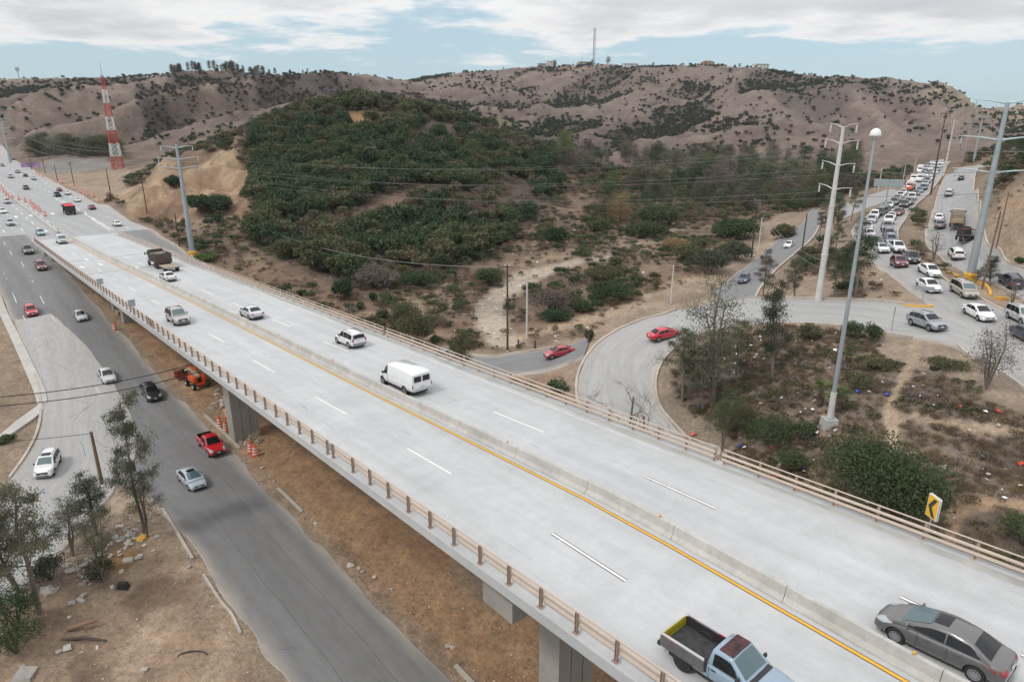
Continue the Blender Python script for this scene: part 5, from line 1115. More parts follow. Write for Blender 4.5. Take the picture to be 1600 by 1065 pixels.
# ------------------------------------------------------------------ poles, pylons, wires, signs
def top_height(p, v):
    """height above p whose image row is v"""
    lo, hi = 0., 120.
    for _ in range(50):
        m = (lo + hi) / 2
        if project(p[0], p[1], p[2] + m)[1] > v: lo = m
        else: hi = m
    return lo
WIRE = {}
def pylon(key, label, base_uv, vtop, az, levels, arm, r0, yellow=True, material=None, arm_up=.5, p=None, armmat=None, gt=None):
    p = p or GD(*base_uv); h = top_height(p, vtop); t = thing('transmission_pole', label, 'pylon', p, az); m = material or M_STEEL
    mb = MB(); mb.tube([(0, 0, -1), (0, 0, h * .5), (0, 0, h)], [r0, r0 * .72, r0 * .42], 12); mb.build('pole', m, t, smooth=True)
    for f in (.28, .56): mb = MB(); mb.lathe([(r0 * (1 - f * .56) + .04, h * f), (r0 * (1 - f * .56) + .04, h * f + .25)], 12); mb.build('joint_collar', m, t)
    if yellow: mb = MB(); mb.lathe([(r0 + .30, -.6), (r0 + .30, .7), (r0 + .1, .95)], 10); mb.build('yellow_base', M_YELLOW, t)
    pts = []; ak = .55 if material is M_CONCPOLE else .9
    for f in levels:
        for s in (-1, 1):
            z = h * f; a = arm * (1.0 if f < .97 else .8); mb = MB(); mb.tube([(0, s * .1, z), (0, s * a * .5, z + arm_up * .7), (0, s * a, z + arm_up)], [.16 * ak, .11 * ak, .06 * ak], 6)
            ar = mb.build('arm', armmat or M_TEAL, t, smooth=True)
            ib = MB(); ib.lathe([(.05, 0), (.13, .1), (.05, .2), (.13, .3), (.05, .4), (.13, .5), (.05, .6), (.13, .7), (.05, .8), (.04, 1.0)], 8, 'Z', (0, s * a * .93, z + arm_up - 1.1)); ib.build('insulator', armmat or M_TEAL, ar)
            M = Matrix.Translation(p) @ Matrix.Rotation(az, 4, 'Z'); pts.append(M @ Vector((0, s * a * .93, z + arm_up - 1.1)))
    WIRE[key] = pts; return t
pylon('L', 'grey steel transmission pole with teal arms beside the cut bank', (301, 398), 226, math.radians(115), (.79, .87, .97), 4.2, .62, p=GD(301, 398))
pylon('R1', 'tall white transmission pole between the loop ramp and canyon road', (1278, 472), 198, math.radians(10), (.66, .79, .91, .995), 3.4, .46, False, M_CONCPOLE, armmat=M_CONCPOLE)
pylon('R2', 'wide grey steel transmission pole on the yellow kerbed median', (1515, 436), 160, math.radians(60), (.62, .80, .995), 4.6, .56, True)
pylon('FL', 'pale steel transmission pole far left beside the highway', (17, 256), 184, math.radians(130), (.55, .77, .97), 5.0, .75, False)
pylon('FR1', 'slender steel transmission pole far right beside the dark trees', (1521, 254), 182, math.radians(80), (.55, .78, .98), 4.4, .6, False)
pylon('FR2', 'thin dark pole rising from the dirt median beside the queue', (1454, 304), 174, math.radians(80), (.97,), 1.5, .26, False, M_WOOD, 0.2, p=GD(1454, 304), armmat=M_WOOD)
pylon('FR3', 'pale tall pole at the far end of the dirt median', (1477, 262), 187, math.radians(80), (.97,), 1.5, .42, False, M_CONCPOLE, .2, armmat=M_CONCPOLE)
def cable(a, b, sag, label, r=.035, m=None, group=None, name='power_cable', n=24):
    a, b = Vector(a), Vector(b); pts = [a.lerp(b, i / n) - Vector((0, 0, sag * 4 * (i / n) * (1 - i / n))) for i in range(n + 1)]
    mb = MB(); mb.tube(pts, r, 5); return mb.build(name, m or M_CABLEL, label=label, cat='cable', group=group)
names = ['lowest', 'lowest', 'second lowest', 'second lowest', 'upper', 'upper']
Ls = WIRE['L']; Rs = WIRE['R1']
for i in range(6):
    cable(Ls[i], Rs[i + (2 if i > 3 else 0) if False else i], 3.2, 'pale %s power cable strung across the green hill' % names[i], .015, group='%s cables across the green hill' % names[i])
for i in (0, 2, 4): cable(WIRE['R1'][i], WIRE['R1'][i] + Vector((120, 10, 12 - i)), 3, 'thin power cable leaving the white transmission pole to the right', .03, group='cables right of the white pole')
for i in range(6):
    cable(WIRE['R2'][i], WIRE['FR1'][i], 4, 'power cable between the wide steel pole and the far right pole', .03, group='cables between right hand poles')
    cable(WIRE['FL'][i], WIRE['L'][i], 5, 'power cable from the far left pole towards the cut bank', .035, group='cables above the far highway')
def wood_pole(label, base, vtop, m=None, r=.15, cross=None, az=0.0, lean=0.0, p=None, cat='utility pole', extra=None, name='utility_pole'):
    p = p or GD(*base); h = top_height(p, vtop); t = thing(name, label, cat, p, az); mb = MB(); mb.tube([(0, 0, -.6), (lean * h * .5, 0, h * .5), (lean * h, 0, h)], [r, r * .85, r * .7], 8); mb.build('pole', m or M_WOOD, t, smooth=True)
    for z in cross or []:
        c = MB(); c.box((lean * h, 0, h - z), (.12, 2.2, .12)); cr = c.build('crossarm', M_WOOD, t)
        for y in (-.95, -.4, .4, .95): b = MB(); b.lathe([(.04, 0), (.07, .05), (.04, .12), (.06, .2)], 6, 'Z', (lean * h, y, h - z + .06)); b.build('insulator', M_CONCPOLE, cr)
    if extra: extra(t, h)
    return t, p, h
def coils(t, h):
    for z, y in ((h * .60, .3), (h * .48, -.3), (h * .42, .28)):
        mb = MB(); mb.tube([(.1 + .28 * math.cos(a), y + .28 * math.sin(a), z + .05 * math.sin(3 * a)) for a in np.linspace(0, 2 * math.pi, 16)], .035, 5); mb.build('cable_coil', M_CABLE, t)
    mb = MB(); mb.box((0, .0, h * .55), (.3, .4, .7)); mb.build('junction_box', M_CABLE, t)
wp, pp, hh = wood_pole('dark utility pole with coiled cables beside the stream bed', (793, 546), 414, None, .17, (.25,), math.radians(70), extra=coils)
cp, pc, hc = wood_pole('plain pale concrete pole right of the coiled cable pole', (823, 528), 432, M_CONCPOLE, .16)
wood_pole('thin white pole on the sandy verge above the loop ramp', (1048, 474), 415, M_CONCPOLE, .13)
hp, ph, h2 = wood_pole('dark utility pole with crossarm at the canyon road bend', (1174, 402), 312, None, .2, (.2, .9), math.radians(20))
wood_pole('pale pole beside the dark crossarm pole at the bend', (1185, 390), 340, M_CONCPOLE, .13)
wood_pole('dark utility pole left of the white transmission pole', (1251, 408), 334, None, .16)
wp2, p2, h3 = wood_pole('weathered brown pole stub behind the island trees', (160, 758), 674, M_WOODL, .19)
wood_pole('thin wooden pole in the dark median shrub', (1534, 452), 330, M_WOODL, .13, lean=.02)
wood_pole('thin pole standing on the tan bank at right', (1556, 390), 300, M_WOODL, .1)
for b, v, lb in (((50, 265), 243, 'farthest dark utility pole at the edge of the dirt lot'), ((71, 271), 247, 'dark utility pole beside the purple billboard lot'), ((90, 283), 258, 'short dark utility pole at the highway edge'), ((116, 290), 253, 'dark utility pole with crossarm right of the short one'), ((175, 315), 263, 'dark utility pole left of the cut bank'), ((230, 333), 283, 'dark utility pole at the foot of the cut bank'), ((281, 386), 333, 'thin dark pole left of the steel transmission pole')):
    wood_pole(lb, b, v, None, .17, (.3,) if v in (253, 283) else None, math.radians(120))
for b, v, lb in (((1372, 300), 262, 'thin pole left of the overhead sign'), ((1405, 290), 255, 'dark thin pole behind the overhead sign'), ((1410, 287), 257, 'pale pole behind the overhead sign'), ((1427, 276), 247, 'tall pale pole beside the back of the queue')):
    wood_pole(lb, b, v, M_WOODL if 'dark' in lb else M_CONCPOLE, .14)
# service cables
cable(wp2.location + Vector((0, 0, h3 - .2)), Vector((wp2.location.x - 34, wp2.location.y - 2, wp2.location.z + h3 - .2)), .9, 'black cable running left from the brown pole stub', .03, M_CABLE)
a = RD(-20, 620); b_ = RD(310, 570)
for dz, lb in ((2.2, 'upper black cable crossing the lower road'), (1.2, 'lower black cable crossing the lower road')):
    q1 = ray(-30, 622 if dz > 2 else 636); q2 = ray(330, 560 if dz > 2 else 575); A = Vector(q1 * 66) + Vector((0, 0, 35)); B = Vector(q2 * 84) + Vector((0, 0, 35)); cable(A, B, .8, lb, .05, M_CABLE)
cable(pp + Vector((0, 0, hh - .3)), GD(402, 378) + Vector((0, 0, 4)), 2.6, 'thick pale cable sagging from the coiled cable pole towards the hill', .05, M_CABLEL)
for k in range(2): cable(ph + Vector((0, 0, h2 - .3 - k * .7)), Vector(WIRE['R1'][0]) + Vector((-2, 0, -8 - k)), 2, 'thin cable between the crossarm pole and white pylon', .03, M_CABLEL, group='cables at the canyon bend')

# high street lamp
p = GD(1295, 664); h = top_height(p, 214); t = thing('street_lamp', 'very tall grey street lamp with white dome above the loop', 'street lamp', p)
mb = MB(); mb.box((0, 0, .15), (1.25, 1.25, 1.1), taper=.88); mb.build('footing', M_CONC, t); mb = MB(); mb.tube([(0, 0, .7), (0, 0, 3.2)], [.27, .25], 12); mb.build('base_sleeve', M_CONCPOLE, t, smooth=True)
mb = MB(); mb.tube([(0, 0, 3.2), (0, 0, h * .6), (0, 0, h)], [.20, .15, .09], 12); mb.build('pole', M_STEEL, t, smooth=True)
mb = MB(); mb.lathe([(.12, h - .1), (.25, h), (.43, h + .10), (.43, h + .22), (.35, h + .46), (.2, h + .60), (.02, h + .66)], 18); mb.build('lamp_dome', mat('white_lamp_dome', (.72, .71, .68), .5), t, smooth=True)
mb = MB(); mb.box((0, 0, .76), (.7, .7, .06)); mb.build('base_plate', M_STEEL, t)

# red and white lattice radio tower
p = GD(185, 264); h = top_height(p, 118); t = thing('radio_tower', 'red and white lattice radio tower at the edge of the dirt lot', 'radio tower', p, .3)
nb = 7; w0, w1 = h * .105, h * .025
for k in range(nb):
    z0, z1 = h * k / nb, h * (k + 1) / nb; m = M_RED if k % 2 == 0 else M_TOWERW; mb = MB(); sub = 3
    for q in range(sub):
        a0, a1 = z0 + (z1 - z0) * q / sub, z0 + (z1 - z0) * (q + 1) / sub; f0, f1 = w0 + (w1 - w0) * a0 / h, w0 + (w1 - w0) * a1 / h; th = .26 - .15 * a0 / h
        c0 = [(sx * f0 / 1, sy * f0 / 1, a0) for sx, sy in ((-.5, -.5), (.5, -.5), (.5, .5), (-.5, .5))]; c1 = [(x / f0 * f1, y / f0 * f1, a1) for x, y, _ in c0]
        for i in range(4):
            j = (i + 1) % 4; mb.beam(c0[i], c1[i], th); mb.beam(c0[i], c1[j], th * .6); mb.beam(c0[j], c1[i], th * .6); mb.beam(c0[i], c0[j], th * .6)
    mb.build('lattice_section', m, t)
mb = MB(); mb.tube([(0, 0, h - .5), (0, 0, h + 5.5)], [.16, .07], 6); mb.build('mast_tip', M_STEEL, t)

# signs
def plate(t, name, pts, m, thick=.04):
    """flat plate in the local y-z plane"""
    mb = MB(); n = len(pts); mb.add([(thick / 2, y, z) for y, z in pts] + [(-thick / 2, y, z) for y, z in pts], [tuple(range(n)), tuple(range(2 * n - 1, n - 1, -1))] + [(i, n + i, n + (i + 1) % n, (i + 1) % n) for i in range(n)]); return mb.build(name, m, t, fix=True)
q = to_tn(DK(1433, 852)); p = deckP(q[0], 34.35); p.z -= .4; dirv = np.array([-p.x, -p.y]) ; az = math.atan2(dirv[1], dirv[0])
t = thing('chevron_sign', 'yellow sign with black chevron on a post beyond the right railing', 'sign', p, az + math.radians(-48))
mb = MB(); mb.tube([(0, 0, -.5), (0, 0, 2.4)], .035, 8); mb.build('post', M_STEEL, t); M_SIGNY = mat('yellow_sign_face', (.72, .40, .02), .45)
plate(t, 'sign_backing', [(-.36, 1.40), (.36, 1.40), (.36, 2.60), (-.36, 2.60)], M_WHITE, .03).location.x = .05
f = plate(t, 'sign_face', [(-.33, 1.43), (.33, 1.43), (.33, 2.57), (-.33, 2.57)], M_SIGNY, .012); f.location.x = .073
c = plate(f, 'chevron', [(.26, 2.48), (.04, 2.48), (-.26, 2.0), (.04, 1.52), (.26, 1.52), (-.03, 2.0)], M_BLACKLINE, .008); c.location.x = .012
plate(t, 'rear_sign', [(-.36, 1.40), (.36, 1.40), (.36, 2.60), (-.36, 2.60)], M_WHITE, .03).location.x = -.05
for (u, v, lb) in ((167, 457, 'grey back of a square sign at the far left railing'), (225, 492, 'grey back of a square sign nearer along the left railing')):
    q = to_tn(DK(u, v)); p = deckP(q[0], 16.2); t = thing('road_sign', lb, 'sign', p, AZB + math.radians(10)); mb = MB(); mb.tube([(0, 0, -.4), (0, 0, 2.2)], .035, 8); mb.build('post', M_STEEL, t); plate(t, 'sign_plate', [(-.42, 1.3), (.42, 1.3), (.42, 2.14), (-.42, 2.14)], M_STEEL)
def post_sign(label, uv, w, h0, h1, az, m=None):
    p = GD(*uv); t = thing('road_sign', label, 'sign', p, az); mb = MB(); mb.tube([(0, 0, -.3), (0, 0, h1)], .05, 8); mb.build('post', M_STEEL, t); plate(t, 'sign_plate', [(-w / 2, h0), (w / 2, h0), (w / 2, h1), (-w / 2, h1)], m or M_STEEL, .05).location.x = -.06; return t
post_sign('grey street sign plate in front of a white queue car', (1440, 474), 2.1, 1.7, 2.15, math.radians(70))
post_sign('thin bare post sign on the loop ramp edge', (1392, 519), .12, 1.9, 2.9, math.radians(80))
p = GD(1379, 340); t = thing('road_sign', 'small grey sign on a post left of the queue', 'sign', p, math.radians(60)); mb = MB(); mb.tube([(0, 0, 0), (0, 0, 4)], .06, 6); mb.build('post', M_STEEL, t); plate(t, 'sign_plate', [(-.9, 2.6), (.9, 2.6), (.9, 3.3), (-.9, 3.3)], M_STEEL)
# overhead direction sign, seen from the back
p = GD(1384, 316); t = thing('overhead_sign', 'pair of wide grey overhead sign panels left of the queue', 'sign', p, math.radians(66)); hs = top_height(p, 280)
mb = MB(); mb.tube([(0, 0, -.5), (0, 0, hs - .3)], .16, 8); mb.build('post', M_STEEL, t); w = 3.6
for s, nm in ((-1, 'sign_panel'), (1, 'sign_panel')):
    pl = plate(t, nm, [(s * .12, hs - 2.0), (s * w, hs - 2.0), (s * w, hs), (s * .12, hs)] if s > 0 else [(-w, hs - 2.0), (-.12, hs - 2.0), (-.12, hs), (-w, hs)], M_STEEL, .08)
    for z in (hs - .5, hs - 1.4): b = MB(); b.box((-.09, s * w / 2, z), (.06, w - .3, .1)); b.build('stiffener', M_TEAL, pl)
# purple billboard by the lot
p = GD(49, 264); t = thing('billboard', 'low purple billboard at the far end of the dirt lot', 'billboard', p, math.radians(-60)); mb = MB(); mb.box((0, 0, 1.9), (.2, 8, 2.2)); mb.build('panel', mat('purple_print', (.34, .22, .38), .7, noise=[(.5, .5, 3)]), t)
for y in (-3.4, 0, 3.4): mb = MB(); mb.box((-.15, y, .5), (.15, .15, 2)); mb.build('leg', M_STEEL, t)

# ridge: houses, masts
M_WALLW = mat('white_wall', (.62, .60, .56), .9, noise=[(.3, .1, 3)]); M_WALLG = mat('grey_block_wall', (.34, .32, .29), .9, noise=[(.3, .15, 3)]); M_WALLT = mat('tan_wall', (.47, .36, .26), .9, noise=[(.3, .1, 3)])
def skyline(u, Y): 
    # highest visible ground along this column near distance Y
    r = ray(u, 110); X = np.linspace(Y * .75, Y * 1.15, 200); zs = ground_z(X * r[0] / r[1], X); el = (zs - CAM_H) / X; k = int(np.argmax(el)); return Vector((X[k] * r[0] / r[1], X[k], float(zs[k])))
def house(label, u, Y, w, d, storeys, m, az=.2, flat=True, dz=0):
    p = skyline(u, Y); t = thing('house', label, 'house', p + Vector((0, -2, dz - 2.5)), az); h = storeys * 3.0; mb = MB(); mb.box((0, 0, h / 2 - 3), (w, d, h + 6)); mb.build('wall', m, t)
    r = MB()
    if flat: r.box((0, 0, h + .2), (w + .5, d + .5, .4))
    else: r.add([(-w / 2 - .4, -d / 2 - .4, h), (w / 2 + .4, -d / 2 - .4, h), (w / 2 + .4, d / 2 + .4, h), (-w / 2 - .4, d / 2 + .4, h), (-w / 4, 0, h + 2), (w / 4, 0, h + 2)], [(0, 1, 5, 4), (1, 2, 5), (2, 3, 4, 5), (3, 0, 4)])
    r.build('roof', M_WALLG if flat else mat('brown_roof', (.16, .10, .08), .9), t)
    for s in range(storeys):
        for k in range(max(2, int(w / 4))): b = MB(); b.box((-w / 2 + (k + .5) * w / max(2, int(w / 4)), -d / 2 - .03, s * 3.2 + 1.7), (1.5, .12, 1.3)); b.build('window', M_GLASS, t)
house('grey block house at the left end of the ridge houses', 847, 1000, 12, 9, 2, M_WALLG); house('tall pale house beside the grey block one on the ridge', 860, 1000, 13, 10, 3, M_WALLW); house('low tan house left of the lattice mast', 884, 1000, 16, 8, 1, M_WALLT, flat=False); house('grey house just left of the lattice mast', 911, 1000, 14, 9, 2, M_WALLG)
house('white house with flat roof right of the lattice mast', 983, 960, 20, 11, 2, M_WALLW); house('low white wall of a house right of the white one', 1003, 960, 18, 7, 1, M_WALLT); house('brown roofed house on the middle of the ridge', 1104, 900, 15, 9, 2, M_WALLT, flat=False); house('small white house below the ridge line', 1092, 900, 7, 6, 2, M_WALLW, dz=-4); house('low brown house right of the brown roofed one', 1124, 900, 15, 8, 1, M_WALLT, flat=False); house('large white house alone at the right of the ridge', 1187, 850, 17, 10, 2, M_WALLW); house('tan block on the bare cut at far right', 1548, 860, 20, 10, 1, M_WALLT, dz=-2)
def lattice_mast(label, u, Y, vtop, w):
    p = skyline(u, Y); h = top_height(p, vtop); t = thing('lattice_mast', label, 'mast', p); mb = MB(); n = 14
    for k in range(n):
        z0, z1 = h * k / n, h * (k + 1) / n; c = [(w * math.cos(a), w * math.sin(a)) for a in (0, 2.1, 4.2)]
        for i in range(3): j = (i + 1) % 3; mb.beam((*c[i], z0), (*c[i], z1), .4); mb.beam((*c[i], z0), (*c[j], z1), .3); mb.beam((*c[i], z1), (*c[j], z1), .25)
    mb.build('mast_frame', M_STEEL, t)
lattice_mast('tall grey lattice mast on the ridge skyline', 927, 1000, 44, 1.7)
for u, Y, v, lb in ((948, 980, 84, 'thin antenna on the ridge right of the lattice mast'), (909, 1000, 88, 'thin antenna on the ridge left of the lattice mast'), ):
    p = skyline(u, Y); wood_pole(lb, None, v, M_STEEL, .3, p=p, cat='antenna', name='antenna_mast')
p = skyline(27, 720); tt, _, hh_ = wood_pole('floodlight pole on the far left ridge skyline', None, 110, M_STEEL, .5, p=p, cat='floodlight', name='floodlight_mast'); mb = MB(); mb.box((0, 0, hh_ + 1), (3.6, 1.2, 4)); mb.build('lamp_cluster', M_STEEL, tt)

# ------------------------------------------------------------------ orange drums and cones
mb = MB(); mb.lathe([(.30, 0), (.30, .12), (.25, .14), (.25, .38), (.225, .40), (.225, .66), (.20, .68), (.20, .92), (.12, .98), (.12, 1.03), (.05, 1.08)], 14); DRUM = mb.mesh('body', [M_ORANGE], smooth=True)
mb = MB()
for z, r in ((.22, .254), (.48, .229), (.74, .204)): mb.lathe([(r, z), (r, z + .12)], 14)
BAND = mb.mesh('reflective_band', [M_REFL], smooth=True)
def drum(uv, label, group=None, scale=1.0, p=None):
    p = p or GD(*uv); t = thing('traffic_drum', label, 'traffic drum', p, random.random(), group); t.scale = (scale,) * 3; put('body', DRUM, t); put('reflective_band', BAND, t); return t
for uv, lb in (((344, 667), 'orange drum nearest the broken kerb by the big pier'), ((353.5, 674), 'orange drum second from the kerb by the big pier'), ((356, 652), 'orange drum half behind the big pier edge'), ((392, 707), 'left orange drum of the pair in front of the pier'), ((399.5, 712), 'right orange drum of the pair in front of the pier'), ((180, 516), 'single orange drum standing left of the far pier')): drum(uv, lb, scale=1.25)
for uv in ((3, 296), (6, 301), (10, 305), (14, 309), (20, 312), (40, 316), (48, 319), (51, 323), (55, 326), (63, 331), (71, 338), (60, 329), (53, 325), (30, 313)): drum(uv, 'small orange drum in the row along the far highway median', 'orange drums along the highway median', 1.5, RD(*uv))
for uv in ((58, 273), (62, 275), (67, 277), (97, 286), (115, 291), (127, 301), (132, 304), (136, 306), (146, 308), (155, 315), (85, 284)): drum(uv, 'small orange drum on the right shoulder of the far highway', 'orange drums on the highway shoulder', 1.5)
# dirt heaps of the highway median
# ------------------------------------------------------------------ boom lift under the bridge
p = RD(309, 603); _h = RD(283, 586) - p; t = thing('boom_lift', 'orange articulated boom lift parked beside the overpass', 'boom lift', p, math.atan2(_h.y, _h.x)); LS = .95; t.scale = (LS,) * 3
M_BOOM = mat('orange_machine_paint', (.62, .10, .02), .45, noise=[(1.5, .1, 4)]); M_CREAM = mat('cream_boom_paint', (.50, .42, .26), .6)
mb = MB(); mb.box((0, 0, .75), (2.9, 1.2, .35)); mb.build('chassis', M_BOOM, t)
wb = MB(); wb.lathe([(.25, -.18), (.45, -.19), (.5, -.12), (.5, .12), (.45, .19), (.25, .18)], 16, 'Y'); WM = wb.mesh('wheel', [M_RUBBER], smooth=True, fix=True); hb = MB(); hb.lathe([(.24, -.2), (.24, .2)], 12, 'Y'); HM = hb.mesh('hub', [M_CONCPOLE])
for x in (-1.15, 1.15):
    for y in (-1.0, 1.0): w = put('wheel', WM, t, loc=(x, y, .5)); put('hub', HM, w)
for x in (-1.15, 1.15): mb = MB(); mb.box((x, 0, .5), (.18, 1.9, .18)); mb.build('axle', M_BLACKP, t)
def rounded(name, c, s, m, bev=.12):
    mb = MB(); mb.box((0, 0, 0), s); me = mb.mesh(name, [m]); bm = bmesh.new(); bm.from_mesh(me); bmesh.ops.bevel(bm, geom=bm.edges[:], offset=bev, segments=3, affect='EDGES'); bmesh.ops.translate(bm, verts=bm.verts, vec=c); bm.to_mesh(me); bm.free(); smooth_angle(me, 45); return me
for y in (-.62, .62): put('turret_cover', rounded('turret_cover', (-.2, y, 1.4), (2.2, .62, .9), M_BOOM), t)
mb = MB(); mb.box((-.2, 0, 1.2), (1.4, .6, .5)); mb.build('turntable', M_BLACKP, t)
mb = MB(); mb.beam((-.9, 0, 1.7), (1.9, 0, 2.35), .34, .36); mb.build('lower_boom', M_CREAM, t); mb = MB(); mb.beam((1.85, .0, 2.45), (-.6, .0, 2.75), .30, .30); mb.build('upper_boom', M_BOOM, t)
mb = MB(); mb.beam((1.9, 0, 2.3), (3.6, .2, 1.5), .22, .24); mb.build('jib', M_CREAM, t); mb = MB(); mb.tube([(-.5, .25, 1.6), (.9, .25, 2.2)], .09, 8); mb.build('hydraulic_cylinder', M_STEEL, t)
mb = MB(); cx, cy, cz = 4.2, .3, .95
mb.box((cx, cy, cz - .5), (.9, 1.9, .08))
for x in (-.45, .45):
    for y in (-.95, 0, .95): mb.beam((cx + x, cy + y, cz - .5), (cx + x, cy + y, cz + .6), .06)
for z in (cz, cz + .6):
    mb.beam((cx - .45, cy - .95, z), (cx + .45, cy - .95, z), .06); mb.beam((cx - .45, cy + .95, z), (cx + .45, cy + .95, z), .06); mb.beam((cx - .45, cy - .95, z), (cx - .45, cy + .95, z), .06); mb.beam((cx + .45, cy - .95, z), (cx + .45, cy + .95, z), .06)
mb.box((cx + .43, cy, cz), (.04, 1.8, .9)); mb.build('work_basket', mat('dull_red_basket', (.30, .07, .05), .7), t); mb = MB(); mb.box((3.55, .25, 1.5), (.4, .5, .6)); mb.build('jib_joint', M_BLACKP, t)

# bollards on the frontage verge, small green board on the island
for uv, lb in (((793, 544), 'left short dark bollard on the frontage verge'), ((810, 543), 'middle short dark bollard on the frontage verge'), ((836, 545), 'right short dark bollard on the frontage verge'), ((919, 537), 'dark bollard beside the loop ramp kerb')):
    p = GD(*uv); mb = MB(); mb.tube([(0, 0, -.3), (0, 0, 1.25), (0, 0, 1.32)], [.14, .14, .10], 10); mb.build('bollard', M_WOOD, loc=p, label=lb, cat='bollard', smooth=True)
p = GD(207, 742); t = thing('control_cabinet', 'dark green cabinet board on a post beneath the thin tree', 'cabinet', p, math.radians(-50)); mb = MB(); mb.box((0, 0, 1.0), (.35, .8, 1.1)); mb.build('cabinet', mat('dark_green_paint', (.035, .05, .04), .6), t); mb = MB(); mb.box((0, 0, .2), (.3, .7, .5)); mb.build('plinth', M_CONC, t)
# yellow painted kerb stones on the right-hand median
for pts, lb in (([(1480, 425), (1490, 429), (1498, 433)], 'yellow painted kerb stones left of the wide steel pole'), ([(1528, 441), (1540, 446), (1546, 455), (1547, 462)], 'curved yellow painted kerb stones right of the wide steel pole'), ([(1555, 466), (1575, 467)], 'flat yellow painted stone on the median near right edge'), ([(1414, 478), (1440, 480), (1458, 479)], 'yellow painted kerb at the tip between ramp and queue')):
    kerb('kerb_stone', lb, pxl(pts, 3), .34, .22, M_YELLOW, 'kerb')
# ------------------------------------------------------------------ vegetation
def leaf_mat(name, c1, c2, rv=.25):
    m = bpy.data.materials.new(name); m.use_nodes = True; nt = m.node_tree; N = nt.nodes; Lk = nt.links; b = N['Principled BSDF']; b.inputs['Roughness'].default_value = .75; b.inputs['Specular IOR Level'].default_value = .25
    a = N.new('ShaderNodeAttribute'); a.attribute_name = 'tint'; oi = N.new('ShaderNodeObjectInfo')
    ad = N.new('ShaderNodeMath'); ad.operation = 'MULTIPLY_ADD'; Lk.new(oi.outputs['Random'], ad.inputs[0]); ad.inputs[1].default_value = .5; mu = N.new('ShaderNodeMath'); mu.operation = 'MULTIPLY'; Lk.new(a.outputs['Fac'], mu.inputs[0]); mu.inputs[1].default_value = .5; Lk.new(mu.outputs[0], ad.inputs[2])
    mx = N.new('ShaderNodeMixRGB'); mx.inputs[1].default_value = (*c1, 1); mx.inputs[2].default_value = (*c2, 1); Lk.new(ad.outputs[0], mx.inputs[0])
    Lk.new(mx.outputs[0], b.inputs['Base Color']); tr = N.new('ShaderNodeBsdfTranslucent'); Lk.new(mx.outputs[0], tr.inputs[0]); ms = N.new('ShaderNodeMixShader'); ms.inputs[0].default_value = .22
    Lk.new(b.outputs[0], ms.inputs[1]); Lk.new(tr.outputs[0], ms.inputs[2]); Lk.new(ms.outputs[0], N['Material Output'].inputs[0]); return m
LF = dict(dark=leaf_mat('dark_evergreen_leaf', (.028, .052, .026), (.070, .108, .046)), mid=leaf_mat('chaparral_leaf', (.045, .068, .030), (.108, .135, .060)), olive=leaf_mat('olive_leaf', (.072, .078, .038), (.150, .146, .078)), dry=leaf_mat('dry_brush_leaf', (.13, .090, .060), (.25, .182, .122)), greyb=leaf_mat('grey_brown_twig', (.105, .088, .072), (.205, .172, .142)), euc=leaf_mat('eucalyptus_leaf', (.085, .095, .060), (.185, .185, .120)), bright=leaf_mat('bright_green_leaf', (.075, .115, .03), (.15, .20, .06)), straw=leaf_mat('straw_leaf', (.22, .155, .075), (.33, .24, .125)), eucd=leaf_mat('dark_eucalyptus_leaf', (.045, .056, .036), (.110, .120, .074)), far=leaf_mat('far_scrub_leaf', (.035, .046, .032), (.075, .080, .055)), farb=leaf_mat('far_brown_scrub', (.055, .043, .036), (.095, .075, .060)))
M_BARK = mat('grey_bark', (.17, .14, .115), .95, noise=[(1.5, .25, 6, (2, 2, .4))]); M_BARKD = mat('dark_bark', (.075, .058, .047), .95, noise=[(1.5, .25, 6, (2, 2, .4))])
def leaves_mesh(name, cen, size, rng, droop=0.0, asp=.45, tint=None, mats=None):
    n = len(cen); size = np.broadcast_to(size, (n,))
    d = rng.normal(size=(n, 3)); d[:, 2] -= droop * 2; d /= np.linalg.norm(d, axis=1)[:, None]
    e = np.cross(d, rng.normal(size=(n, 3))); e /= np.linalg.norm(e, axis=1)[:, None] + 1e-9
    L = d * size[:, None] * .5; Wd = e * size[:, None] * asp * .5
    v = np.stack([cen - L, cen + Wd, cen + L, cen - Wd], 1).reshape(-1, 3); q = np.arange(4 * n, dtype=np.int32)
    me = bpy.data.meshes.new(name); me.vertices.add(4 * n); me.vertices.foreach_set('co', v.ravel()); me.loops.add(4 * n); me.loops.foreach_set('vertex_index', q); me.polygons.add(n); me.polygons.foreach_set('loop_start', q[::4])
    me.update(calc_edges=True); t = tint if tint is not None else rng.random(n); a = me.attributes.new('tint', 'FLOAT', 'POINT'); a.data.foreach_set('value', np.repeat(t, 4).astype(np.float32))
    for m in mats or []: me.materials.append(m)
    return me
def bush_mesh(seed, w, h, n, leaf, clumps=14, m=None, flat=.35, name='crown', rough=.30):
    rng = np.random.default_rng(seed); th = rng.random(clumps) * 2 * math.pi; rr = np.sqrt(rng.random(clumps)) * .72; c = np.stack([np.cos(th) * rr * w / 2, np.sin(th) * rr * w / 2, h * (flat + (1 - flat) * .75 * np.sqrt(np.maximum(0, 1 - rr ** 2)) * rng.uniform(.6, 1.05, clumps))], 1)
    k = rng.integers(0, clumps, n); g = rng.normal(size=(n, 3)); g /= np.linalg.norm(g, axis=1)[:, None]; rad = rng.random(n) ** .4
    cs = rng.uniform(.7, 1.3, clumps); p = c[k] + g * (rad * cs[k])[:, None] * np.array([w * rough * .75, w * rough * .75, h * rough * .8]); p[:, 2] = np.abs(p[:, 2])
    ct = rng.random(clumps); tint = np.clip(ct[k] * .6 + .4 * rng.random(n), 0, 1)
    return leaves_mesh(name, p, leaf * rng.uniform(.6, 1.3, n), rng, .1, .6, tint, [m] if m else None)
